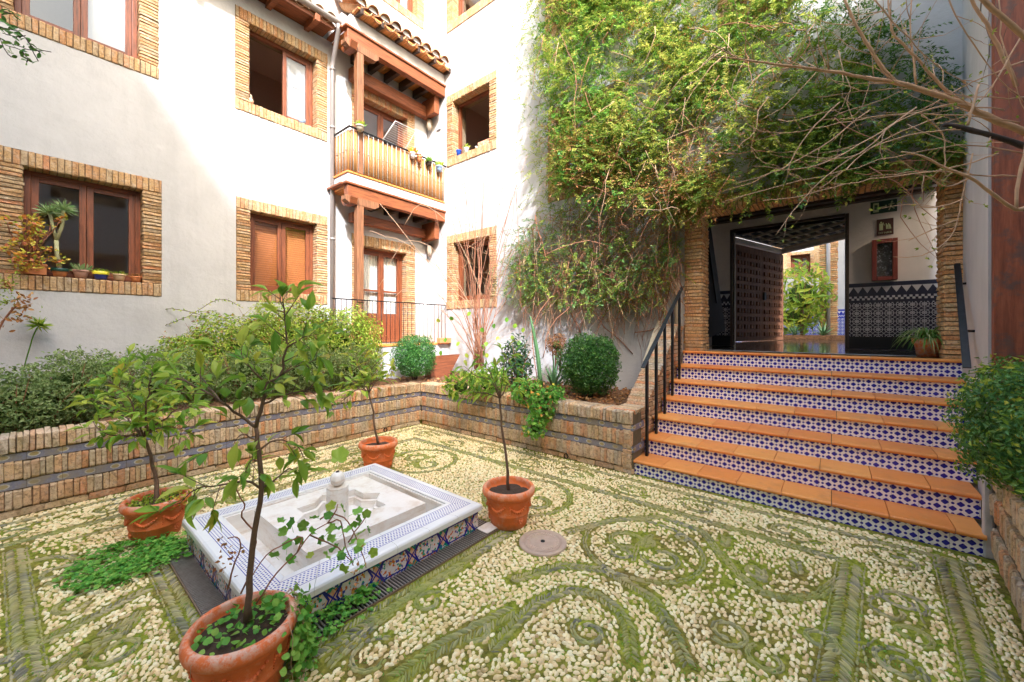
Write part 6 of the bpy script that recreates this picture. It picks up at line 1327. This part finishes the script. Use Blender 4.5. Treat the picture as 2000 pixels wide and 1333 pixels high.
# ------------------------------------------------------------------ creeper on the right house
def in_poly(u, v, poly):
    c = False; j = len(poly) - 1
    for i in range(len(poly)):
        if (poly[i][1] > v) != (poly[j][1] > v) and u < (poly[j][0] - poly[i][0]) * (v - poly[i][1]) / (poly[j][1] - poly[i][1]) + poly[i][0]: c = not c
        j = i
    return c
CRP = thing('wall_creeper', 'huge green climbing jasmine hanging over the house wall and the doorway', 'climbing plant', (WX - .3, 2, .6))
Z1 = [(1065,-140), (1050,60), (1068,200), (1078,300), (1085,372), (1180,395), (1290,415), (1350,425), (1395,385), (1400,300), (1470,240), (1540,130), (1560,60), (1545,-140)]
Z2 = [(1395,370), (1470,392), (1560,382), (1660,360), (1790,342), (1860,330), (1880,300), (1800,235), (1740,190), (1690,130), (1660,60), (1600,40), (1560,60), (1540,130), (1470,240), (1400,300)]
Z3 = [(1075,400), (1180,395), (1300,415), (1335,430), (1330,520), (1300,585), (1180,600), (1060,600), (1000,570), (985,520), (1010,460), (1045,425)]
Z0 = [(1065,-100), (1020,60), (1010,200), (1020,330), (1045,420), (1075,400), (1085,372), (1078,300), (1068,200), (1050,60)]
Z4 = [(1560,60), (1600,40), (1660,60), (1690,130), (1740,190), (1850,290), (1900,300), (1880,180), (1780,60), (1700,0), (1600,-60), (1550,-100)]
def sprays(zone, n, off, mat, size, per=9, length=.24, name='foliage', droop=.5, gate=None, wid=.42):
    P, D, N_, ST_, RN = [], [], [], [], []; us, vs_ = [p[0] for p in zone], [p[1] for p in zone]; c = 0
    while c < n:
        u, v = rnd.uniform(min(us), max(us)), rnd.uniform(min(vs_), max(vs_))
        if not in_poly(u, v, zone): continue
        if gate and rnd.random() > gate(u, v): continue
        c += 1; o_ = off(u, v); p = at_x(u, v, WX) ; bear = Vector(bearing(u, v)); p = p - bear * (o_ * rnd.random() ** .7 + .02) / bear.x
        d = Vector((rnd.gauss(-.35, .5), rnd.gauss(0, .9), rnd.gauss(-.1, .7))).normalized(); L = length * rnd.uniform(.6, 1.3); pr = p; tone = rnd.random()
        for k in range(per):
            d = (d + Vector((0, 0, -droop * .16))).normalized(); q = pr + d * L / per; sd = d.cross(Vector((rnd.gauss(0, .25), rnd.gauss(0, .25), 1))).normalized()
            for sg in (-1, 1): P.append(q); D.append(sd * sg * .9 + d * .55); N_.append((rnd.gauss(-.4, .4), rnd.gauss(0, .4), .8)); RN.append((tone * .75 + rnd.random() * .25))
            ST_.append((pr, q)); pr = q
        P.append(pr); D.append(d); N_.append((-.4, 0, .8)); RN.append(tone)
    leaves(name, [tuple(p) for p in P], [tuple(d) for d in D], size * RNG.uniform(.65, 1.25, len(P)), mat, CRP, wid, RH, np.array(N_), rn=np.array(RN))
    A_ = np.array([tuple(a) for a, _ in ST_]); B_ = np.array([tuple(b_) for _, b_ in ST_]); w_ = np.array([0, .0009, .0009]); V = np.stack([A_ + w_, A_ - w_, B_ - w_, B_ + w_], 1).reshape(-1, 3); F = np.arange(len(V)).reshape(-1, 4)
    kind(fastmesh('leaf_stalks', V, F, M['creeper'], RNG.random(len(F)), CRP), 'stuff')
def offd(u, v): return .12 + .55 * max(0, min(1, (v + 60) / 330)) * (1 - .4 * max(0, (u - 1350) / 400)) + .10 * math.sin(u / 37) * math.sin(v / 29)
gz = lambda u, v: .2 + .8 * max(0, min(1, .45 + 1.1 * math.sin(u / 61 + 1) * math.sin(v / 47 + 2) + .4 * math.sin(u / 23 + v / 31)))
sprays(Z1, 4200, offd, M['creeper'], .046, gate=lambda u, v: gz(u, v) * (1 - .6 * max(0, min(1, (u - 1330) / 180)))); sprays(Z1, 900, offd, M['creeper_green'], .048, gate=lambda u, v: max(0, 1 - abs(u - 1130) / 130) + .12, name='fresh_foliage')
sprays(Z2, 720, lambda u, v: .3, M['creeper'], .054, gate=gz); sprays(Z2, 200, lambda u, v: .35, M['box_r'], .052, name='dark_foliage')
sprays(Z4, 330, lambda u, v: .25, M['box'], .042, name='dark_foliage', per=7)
sprays(Z3, 520, lambda u, v: .35, M['creeper'], .044, gate=lambda u, v: .25 + .75 * (1 - (u - 1000) / 340) * (.5 + .5 * math.sin(v / 27)) + (.3 if 480 < v < 560 else 0))
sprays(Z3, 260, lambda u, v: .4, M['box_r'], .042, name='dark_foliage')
sprays(Z0, 230, lambda u, v: .2, M['creeper'], .038, per=7, gate=lambda u, v: max(.1, (u - 1005) / 70))
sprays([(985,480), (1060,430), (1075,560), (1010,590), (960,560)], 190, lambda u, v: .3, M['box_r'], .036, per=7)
sprays(Z1, 1150, offd, M['dead'], .045, name='dry_foliage', per=5, gate=lambda u, v: max(.05, 1 - abs(v - 340) / 130) * gz(u + 50, v)); sprays(Z3, 120, lambda u, v: .3, M['dead'], .04, per=5, name='dry_foliage')
b = MB(); bl = MB()
for i in range(1050):                                          # tangle of old stems
    zone = Z1 if i < 200 else Z3 if i < 960 else Z2; us, vs_ = [p[0] for p in zone], [p[1] for p in zone]
    while True:
        u, v = rnd.uniform(min(us), max(us)), rnd.uniform(min(vs_), max(vs_))
        if in_poly(u, v, zone) and (zone is not Z1 or v > rnd.uniform(0, 330)): break
    p = at_x(u, v, WX - (rnd.uniform(.03, .35) if zone is Z3 else rnd.uniform(.1, .75))); L = rnd.uniform(.35, 1.1); a = rnd.gauss(-1.2, .8); e = p + Vector((rnd.gauss(0, .08), L * math.cos(a) * rnd.choice((-1, 1)) * .8, L * math.sin(a))); e.z = max(e.z, .7)
    if -.6 < e.y < 1.4 and e.z < 3.3: continue
    e.x = min(e.x, WX - .01); (b if rnd.random() < .6 else bl).tube([q if q.x < WX - .006 else Vector((WX - .008, q.y, q.z)) for q in wobble([p, p.lerp(e, .5) + Vector((0, rnd.gauss(0, .07), rnd.gauss(0, .07))), e], .07, 2)], [.005, .0045, .004, .003, .0018], 4)
for pl, r_ in ((dq([(1325,660), (1300,590), (1260,520), (1150,470), (1060,500)], 5.9), .006), (dq([(1250,690), (1180,640), (1150,590), (1120,590), (1075,640), (1060,700)], 6.3), .007), (dq([(1325,620), (1240,560), (1180,500), (1190,430)], 6.1), .007), (dq([(1050,745), (1040,640), (1100,560), (1200,540), (1330,430)], 6.6), .008), (dq([(1240,650), (1290,640), (1325,560), (1320,430)], 6), .008), (dq([(1045,420), (1065,500), (1110,600), (1140,660)], 6.7), .009), (dq([(1010,360), (1012,450), (1018,560), (1022,640)], 7.0), .004), (dq([(1005,350), (1003,420), (985,500), (960,640)], 7.0), .004)):
    b.tube([q if q.x < WX - .01 else Vector((WX - .015, q.y, q.z)) for q in wobble(pl, .04, 3)], r_, 5)
b.build('old_stems', M['bark_red'], CRP); bl.build('dry_stems', M['bark_light'], CRP)
# beige downpipe and lower coping behind the parapet
pipe = MB(); pipe.tube([(5.86, 1.72, .62), (5.86, 1.72, 3.6)], .035, 8); o = pipe.build('downpipe', M['soffit']); tag(o, 'beige downpipe left of the doorway pillar, half hidden by the creeper', 'drainpipe')
b = MB(); p, q = Vector((5.25, 1.93, 1.10)), Vector((5.82, 1.93, 1.66)); b.beam(p, q, .10, .05); b.beam((5.25, 1.93, .62), (5.25, 1.93, 1.10), .07, .07); o = b.build('stone_coping', M['soffit']); tag(o, 'sloping beige stone coping behind the stair parapet', 'coping')
# ------------------------------------------------------------------ bare tree on the right
BT = thing('bare_tree', 'leafless tree reaching in from the right with long pale twigs', 'tree', (2.9, -1.35, .6)); big, med, fine, drk = MB(), MB(), MB(), MB()
def limb(pts, D, r0, r1, mb, n=3, amp=.02):
    w_ = wobble(dq(pts, D), amp, n); k = len(w_); q = mb if mb is fine else MB(); q.tube(w_, [(r0 + (r1 - r0) * i / (k - 1)) * rnd.uniform(.92, 1.1) for i in range(k)], 6)
    if q is not fine: q.build('branch', M['bark_dark'] if mb is drk and r0 > .0155 else M['bark_light'], BT)
    return w_
tips = []
def twigs(w_, n, L, r_, mb, dirb=(0, 0, 0), t0=.2):
    for _ in range(n):
        i = rnd.randint(int(len(w_) * t0), len(w_) - 2); s = w_[i]; d0 = (w_[i+1] - w_[i]).normalized(); d = (d0 * .8 + Vector((rnd.gauss(0, .5), rnd.gauss(0, .5), rnd.gauss(.05, .5))) + Vector(dirb)).normalized(); pts = [s]; l = L * rnd.uniform(.4, 1.2)
        for k in range(5): d = (d + Vector((rnd.gauss(0, .14), rnd.gauss(0, .14), rnd.gauss(.03, .14)))).normalized(); pts.append(pts[-1] + d * l / 5)
        mb.tube(pts, [r_ * (1 - .14 * k) for k in range(6)], 4); tips.append((pts[-1], d))
        if rnd.random() < .5: tips.append((pts[2], d))
Dt = 2.28
m1 = limb([(2010,262), (1925,226), (1875,201), (1820,183), (1750,162), (1690,152)], Dt, .020, .011, big); m1b = limb([(1690,152), (1620,140), (1550,130), (1490,122), (1440,115), (1392,110)], Dt, .010, .003, med)
limb([(1440,115), (1415,100), (1395,90)], Dt, .004, .002, med)
m2 = limb([(1750,162), (1722,130), (1700,95), (1672,50), (1645,-10)], Dt, .011, .006, big); m3 = limb([(1875,200), (1840,170), (1795,118), (1748,72), (1738,30), (1735,-10)], Dt, .009, .004, med); m4 = limb([(1790,165), (1783,110), (1778,60), (1780,-10)], Dt, .006, .003, med)
m5 = limb([(1985,170), (1950,90), (1915,30), (1885,-20)], Dt, .012, .008, drk); m6 = limb([(2010,80), (1965,40), (1930,10), (1900,-20)], Dt - .3, .014, .010, drk)
m7 = limb([(2010,288), (1960,272), (1900,256), (1843,244)], Dt - .35, .016, .010, drk); limb([(1890,245), (1900,210), (1912,165)], Dt - .35, .006, .005, drk)
hub = [(1985,410), (1940,380), (1890,345), (1850,330), (1800,305), (1760,297)]; m8 = limb(hub, Dt - .4, .009, .003, med); m8b = limb([(1985,410), (1990,350), (2005,280)], Dt - .4, .008, .007, med)
for pl in ([(2000,300), (1900,285), (1780,300), (1640,335), (1500,370), (1410,395)], [(1990,240), (1880,225), (1760,225), (1640,240), (1540,260), (1440,250)], [(2000,190), (1900,190), (1780,175), (1680,178), (1590,190)], [(1950,300), (1850,330), (1750,345), (1650,360), (1560,385), (1490,392)], [(1900,250), (1800,260), (1700,290), (1620,340), (1560,400), (1515,460)], [(1850,225), (1780,250), (1700,290), (1640,340), (1600,370)], [(1985,345), (1880,340), (1800,335), (1700,345)], [(1960,215), (1850,205), (1750,240), (1680,300), (1620,310), (1550,300)], [(1900,300), (1885,360), (1870,430), (1850,470), (1800,500), (1745,502)], [(1880,390), (1830,405), (1790,405)], [(1870,430), (1820,450), (1775,470)], [(1890,350), (1850,365), (1810,345), (1792,340)], [(1700,215), (1600,290), (1500,340), (1430,360)], [(1790,210), (1650,300), (1560,330), (1470,325)], [(1640,200), (1580,260), (1540,330), (1560,350)], [(1800,225), (1840,260), (1845,330), (1850,345)], [(2000,120), (1900,160), (1800,215), (1700,230), (1600,235)], [(2000,60), (1950,150), (1900,215), (1850,240)], [(1950,-10), (1960,90), (1990,190), (2005,220)], [(1850,-10), (1890,70), (1940,140), (2000,200)], [(1700,-10), (1760,60), (1820,120), (1900,170)]):
    w_ = limb(pl, Dt + rnd.uniform(-.3, .12), .0040, .0018, fine, 4, .02); twigs(w_, 4, .22, .0020, fine)
twigs(m1b, 16, .32, .0032, fine, (0, 0, .3)); twigs(m1, 12, .4, .0036, fine, (0, 0, .2)); twigs(m2, 10, .35, .003, fine); twigs(m3, 9, .3, .003, fine); twigs(m5, 8, .3, .003, drk); twigs(m4, 5, .3, .003, fine); twigs(m7, 5, .2, .0025, fine)
root_ = Vector((2.95, -1.30, .6)); w_ = wobble([root_, Vector((2.9, -1.28, 1.6)), at_d(2060, 380, Dt), at_d(2010, 262, Dt)], .03, 3); k = len(w_); big.tube(w_, [.045 - .024 * i / (k - 1) for i in range(k)], 8)
w_ = wobble([Vector((2.9, -1.28, 1.6)), at_d(2040, 420, Dt - .4), at_d(1985, 410, Dt - .4)], .03, 2); big.tube(w_, [.02, .016, .012, .01, .009], 6); w_ = wobble([at_d(2060, 380, Dt), at_d(2050, 310, Dt - .4), at_d(2010, 288, Dt - .35)], .03, 2); big.tube(w_, .016, 6)
w_ = wobble([at_d(2060, 380, Dt), at_d(2060, 150, Dt - .2), at_d(2010, 80, Dt - .3)], .03, 2); big.tube(w_, .016, 6)
big.build('trunk', M['bark_light'], BT); kind(fine.build('twigs', M['bark_light'], BT), 'stuff'); kind(drk.build('dark_twigs', M['bark'], BT), 'stuff')
P = np.array([tuple(t[0]) for t in tips]); D = np.array([tuple(t[1]) for t in tips]); leaves('buds', np.repeat(P, 3, 0), np.repeat(D, 3, 0) + RNG.normal(size=(3 * len(P), 3)) * .4, .022, M['creeper'], BT, .45)
# twigs entering at the top left
TL = thing('climbing_rose', 'thin dark rose twigs with few leaves hanging in at the top left corner', 'climbing plant', tuple(at_d(-40, 40, 3.4))); b = MB(); P, D = [], []
for pl in ([(-40,30), (10,45), (50,75), (75,120)], [(-30,60), (10,80), (35,90), (60,98), (100,102)], [(-30,50), (5,55), (30,60), (45,70), (55,80)], [(0,75), (8,95), (22,112)], [(10,88), (40,98), (48,108), (55,115), (52,122)], [(5,65), (30,72), (50,70)], [(-20,20), (10,25), (30,28)], [(50,75), (62,90), (78,103)], [(-10,15), (5,22), (25,28)]):
    w_ = wobble(dq(pl, 3.4), .03, 2); b.tube(w_, .0035, 4)
    for q in w_[1:]:
        if rnd.random() < .75: P.append(q); D.append((rnd.gauss(0, 1), rnd.gauss(0, 1), rnd.gauss(0, .6)))
b.build('twigs', M['bark_dark'], TL); P += [at_d(u, v, 3.4) for u, v in ((8,20), (18,25), (28,28), (22,33), (5,42), (12,44), (18,50), (10,60), (18,62), (27,65), (35,68))]; D += [(rnd.gauss(0, 1), rnd.gauss(0, 1), 0) for _ in range(11)]
leaves('foliage', [tuple(p) for p in P], D, .055, M['box'], TL, .5, OV)
# plants at the left edge in front of the big window
b = MB(); UM = thing('umbel_plant', 'tall green stem with a round spiky seed head at the left edge', 'plant', tuple(at_d(38, 760, 4.6))); st = dq([(38,760), (52,700), (68,650), (77,636)], 4.6); b.tube(wobble(st, .01, 2), .006, 6); b.build('stem', M['citrus'], UM); c = st[-1]; P, D = [], []
for i in range(70): u = Vector((rnd.gauss(0, 1), rnd.gauss(0, 1), rnd.gauss(0, .6) + .2)).normalized(); P.append(tuple(c)); D.append(tuple(u))
leaves('seed_head', P, D, .12, M['jasmine'], UM, .05)
b = MB(); OS = thing('withered_succulent', 'succulent with orange withered rosettes at the left edge below the window', 'plant', tuple(at_d(-20, 700, 4.4))); w_ = wobble(dq([(-20,690), (0,640), (20,610), (35,595)], 4.4), .02, 2); b.tube(w_, .010, 6); b.build('stem', M['bark_red'], OS)
P = np.array([at_d(u + rnd.gauss(0, 10), v + rnd.gauss(0, 9), 4.4) for u, v in [(35,592)] * 30 + [(50,585)] * 18 + [(42,615)] * 16 + [(10,560)] * 10 + [(20,628)] * 12]); leaves('rosettes', P, RNG.normal(size=P.shape), .055, M['dead'], OS, .5, OV)
P = np.array([at_d(u + rnd.gauss(0, 12), v + rnd.gauss(0, 8), 4.4) for u, v in [(5,548)] * 40 + [(20,570)] * 25 + [(8,590)] * 40 + [(30,540)] * 15 + [(50,620)] * 12]); leaves('foliage', P, RNG.normal(size=P.shape), .04, M['jasmine'], OS, .4)
# ------------------------------------------------------------------ window sill of the big window
zs = 2.205; ys = WY + .06
def small_pot(x, r_, h, label, mat, z=zs, y=ys, rim=None, square=False, mat2=None, name='flower_pot', grp=None):
    T = thing(name, label, 'flower pot', (x, y, z), grp); b = MB(); b.lathe([(0, 0), (r_ * .68, 0), (r_ * .9, h * .72), (r_ * .9, h * .74), (r_, h * .74), (r_ * 1.02, h), (r_ * .88, h), (r_ * .84, h * .86), (0, h * .85)], (x, y, z), 18); b.build('body', mat, T)
    if mat2: q = MB(); q.lathe([(r_ * 1.005, h * .60), (r_ * 1.03, h * .74), (r_ * 1.03, h * 1.0), (r_ * .9, h * 1.005)], (x, y, z), 18); q.build('rim', mat2, T)
    return T
X = lambda u: at_y(u, 560, ys).x
tb = MB(); x0, x1 = X(28), X(91); tb.box((x0, ys - .06, zs), (x1, ys + .07, zs + .13)); tb.box((x0 - .008, ys - .07, zs + .10), (x1 + .008, ys + .08, zs + .128)); o = tb.build('planter_box', M['pot_plain'], None, .004); tag(o, 'orange terracotta planter box on the left of the big window sill', 'planter box')
OB = thing('orange_succulent', 'branching yellow and orange jade succulent in the window box', 'plant', ((x0 + x1) / 2, ys, zs + .12)); b = MB(); P, D = [], []
for i in range(34):
    s = Vector((rnd.uniform(x0 + .05, x1 - .05), ys + rnd.uniform(-.03, .02), zs + .11)); e = at_y(rnd.gauss(55, 30), rnd.uniform(425, 530), ys - rnd.uniform(0, .30)); b.tube(wobble([s, s.lerp(e, .5) + Vector((0, 0, .04)), e], .08, 2), [.011, .009, .008, .006, .004], 5)
    for k in range(15): P.append(tuple(e + Vector((rnd.gauss(0, .03), rnd.gauss(0, .03), rnd.gauss(0, .022))))); D.append((rnd.gauss(0, 1), rnd.gauss(0, 1), rnd.gauss(.4, .7)))
b.build('branches', M['bark_red'], OB); leaves('foliage', P, D, .048 * RNG.uniform(.7, 1.2, len(P)), M['succulent'], OB, .55, OV)
small_pot(X(117), .075, .10, 'small clay pot with dark rim holding the two headed palm-like plant', M['pot_plain'], mat2=simple('dark_green_rim', (.01, .05, .03), .4)); PP = thing('palm_like_succulent', 'two headed palm-like succulent standing on the window sill', 'plant', (X(117), ys, zs + .1)); b = MB()
k0 = Vector((X(117), ys, zs + .08)); k1 = at_y(110, 470, ys - .03); h1, h2 = at_y(97, 418, ys - .06), at_y(123, 412, ys - .05); b.tube([k0, k0.lerp(k1, .5) + Vector((-.01, 0, 0)), k1], [.026, .022, .020], 8); b.tube([k1, k1.lerp(h1, .5), h1], [.017, .016, .016], 7); b.tube([k1, k1.lerp(h2, .5) + Vector((.02, 0, 0)), h2], [.017, .017, .017], 7); b.build('trunk', M['palm_trunk'], PP)
for h_ in (h1, h2):
    P, D = [], []
    for i in range(46): a = i * 2.4; e = -.35 + 1.5 * (i / 46); P.append(tuple(h_ + Vector((0, 0, .01)))); D.append((math.cos(a) * math.cos(e), math.sin(a) * math.cos(e), math.sin(e)))
    leaves('leaf_crown', P, D, .15, M['palm'], PP, .14)
TS = MB(); TS.lathe([(0, 0), (.085, 0), (.10, .015), (.09, .012), (0, .01)], (X(117), ys, zs - .012 + .012), 16)
for u, r_, h, lb, mt, m2_, pl_, plb in ((158, .075, .10, 'pinkish clay pot with a pale succulent on the sill', simple('pink_clay', (.52, .28, .20), .7), None, M['palm'], 'pale rosette succulent in the pinkish pot'), (197, .078, .10, 'yellow rimmed blue pot on the sill', simple('blue_glaze', (.03, .05, .35), .3), simple('yellow_glaze', (.75, .62, .02), .3), M['jasmine'], 'tufted green plant in the yellow and blue pot'), (233, .068, .085, 'pale clay pot with a yellow plant on the sill', simple('pale_clay', (.62, .42, .26), .7), None, M['citrus_yellow'], 'bright yellow tufted succulent on the sill'), (266, .062, .07, 'small square orange pot at the right end of the sill', M['pot_plain'], None, M['dead'], 'reddish brown tufted plant at the right end of the sill')):
    small_pot(X(u), r_, h, lb, mt, mat2=m2_); T = thing('potted_succulent', plb, 'plant', (X(u), ys, zs + h)); nn3 = 60; P, D = [], []
    for i in range(nn3): a = i * 2.4; e = rnd.uniform(.1, 1.4); s_ = r_ * .7 * rnd.random(); P.append((X(u) + s_ * math.cos(a), ys + s_ * math.sin(a), zs + h * .85)); D.append((math.cos(a) * math.cos(e), math.sin(a) * math.cos(e), math.sin(e)))
    big_ = u == 158; leaves('foliage', P[:(26 if big_ else nn3)], D[:(26 if big_ else nn3)], .11 if big_ else .065, pl_, T, .3 if big_ else .14, OV if big_ else RH)
    b = MB(); b.lathe([(0, 0), (r_ * .5, 0), (r_ * .3, .01), (0, .02)], (X(u), ys, zs + h * .82), 8); b.build('stem_base', M['bark'], T)
# other small things on sills and rails
def tuft(name, label, c, n, L, mat, w_=.25):
    T = thing(name, label, 'plant', c); P = [(c[0] + rnd.gauss(0, .02), c[1] + rnd.gauss(0, .02), c[2]) for _ in range(n)]; leaves('foliage', P, [(rnd.gauss(0, .6), rnd.gauss(0, .6), 1) for _ in range(n)], L, mat, T, w_); b = MB(); b.tube([(c[0], c[1], c[2] - .03), (c[0], c[1], c[2] + L * .4)], .006, 5); b.build('stem', M['citrus'], T); return T
zz3 = W3[2] + .185
blue = simple('cobalt_glaze', (.02, .07, .42), .3); wht = simple('white_pot', (.72, .69, .66), .5); cer = simple('blue_white_ceramic', (.30, .40, .60), .3, .6, 40, 0)
pts = [at_x(896, 298, WX + .05), at_x(911, 292, WX + .05), at_x(931, 286, WX + .05)]
small_pot(pts[0].x, .06, .13, 'cobalt blue flowerpot on the upper right window sill', blue, zz3, pts[0].y); small_pot(pts[1].x, .055, .11, 'white flowerpot with yellow bulbs beside the cobalt blue pot', wht, zz3, pts[1].y); tuft('bulb_plant', 'yellow-green bulb shoots in the white pot on the upper sill', (pts[1].x, pts[1].y, zz3 + .1), 14, .12, M['citrus_yellow']); small_pot(pts[2].x, .035, .05, 'tiny pale pot in the middle of the upper right sill', wht, zz3, pts[2].y)
p = at_x(946, 280, WX + .06); b = MB(); b.box((p.x - .05, p.y - .16, zz3), (p.x + .06, p.y + .14, zz3 + .10)); o = b.build('window_box', M['pot_dark'], None, .004); tag(o, 'brown window box at the right end of the upper right sill', 'planter box')
z2 = H['W2'][2] + .185; q = at_y(590, 238, WY + .05); b = MB(); b.lathe([(0, 0), (.03, 0), (.06, .05), (.055, .09), (.03, .10), (.034, .115), (.012, .135), (0, .14)], (q.x, q.y, z2), 16); b.tube([(q.x - .05, q.y, z2 + .09), (q.x - .085, q.y, z2 + .075), (q.x - .05, q.y, z2 + .035)], .006, 5); o = b.build('ceramic_pot', cer); tag(o, 'small blue and white ceramic teapot on the upper middle window sill', 'teapot')
q = at_y(489, 200, WY + .05); b = MB(); b.lathe([(0, 0), (.035, .0), (.05, .05), (.035, .09), (.02, .10), (.03, .12), (.022, .15), (0, .16)], (q.x, q.y, z2), 12); o = b.build('clay_figure', simple('peach_clay', (.62, .38, .24), .7)); tag(o, 'small peach coloured clay figure on the left of the open window sill', 'figurine')
yb = BY - .11
for u, z, r_, h, lb, mt, pl_, plb, L in ((806, 5.06, .055, .11, 'white hanging pot on the balcony rail', wht, M['succulent'], 'orange leaved plant hanging on the balcony rail', .14), (819, 5.04, .058, .11, 'orange hanging pot on the balcony rail', M['pot_plain'], M['dead'], 'small dry plant in the orange balcony pot', .10), (838, 5.03, .06, .09, 'dark hanging pot with a green plant on the balcony rail', M['soil'], M['citrus'], 'bright green plant hanging near the end of the balcony rail', .13), (858, 5.0, .07, .12, 'blue and white hanging pot at the end of the balcony rail', cer, M['jasmine'], 'leafy plant in the blue and white balcony pot', .14), (703, 5.16, .07, .10, 'pale pot fixed to the balcony corner post', M['soffit'], M['citrus_yellow'], 'yellow flowering plant at the balcony corner post', .12)):
    x = at_y(u, 300, yb).x; T = small_pot(x, r_, h, lb, mt, z, yb); b = MB(); b.lathe([(r_ * .95, h * .6), (r_ * .99, h * .62), (r_ * .95, h * .64)], (x, yb, z), 12); b.box((x - .006, yb, z + h * .6), (x + .006, BY - .062, z + h * .63)); b.build('hanger', M['iron'], T); tuft('hanging_plant', plb, (x, yb, z + h * .85), 26, L, pl_, .35)
# passage pot with spider plant
pp_ = at_z(1811, 690, LZ); pc = Vector((6.16, at_x(1812, 660, 6.16).y, LZ)); T = thing('flower_pot', 'terracotta pot standing inside the doorway by the right pillar', 'flower pot', tuple(pc)); part('body', M['pot'], T, lambda b: b.lathe([(0, 0), (.085, 0), (.105, .13), (.11, .135), (.125, .15), (.128, .20), (.11, .205), (.105, .18), (0, .175)], pc, 28)); SPd = thing('spider_plant', 'striped spider plant arching over the pot inside the doorway', 'plant', (pc.x, pc.y, LZ + .18))
for i in range(110): a = i * 2.4; e = rnd.uniform(.35, 1.35); b = MB(); v, f = strap((pc.x + .03 * math.cos(a), pc.y + .03 * math.sin(a), LZ + .18), (math.cos(a) * math.cos(e), math.sin(a) * math.cos(e), math.sin(e)), rnd.uniform(.26, .42), .020, 2.3, 7, .2); b.add(v, f, 0, True); b.build('leaf', M['spider'], SPd)
# second court planting
q = at_x(1565, 640, 15.2); CT = mound('court_tree', 'sunlit broad leaved tree in the second court', 'tree', [((q.x, q.y, 2.6), (.7, .75, .9)), ((q.x, q.y + .2, 1.9), (.6, .7, .6))], 900, .26, M['citrus_yellow'], 1.5, .34); b = MB(); b.tube(wobble([(q.x, q.y, LZ), (q.x, q.y, 2.6)], .03, 3), .05, 7); b.build('trunk', M['bark'], CT)
for u in (1552, 1608): q = at_x(u, 662, 14.6); rosette('aloe', 'green aloe left of the second court pillar' if u < 1600 else 'larger green aloe at the foot of the second court pillar', (q.x, q.y, LZ + .12), 18, .5, .06, M['agave'], (.2, 1.3), .3)
part('bed', M['bed'], S2, lambda b: b.box((14.2, -.6, LZ), (15.6, 2.2, LZ + .12)))
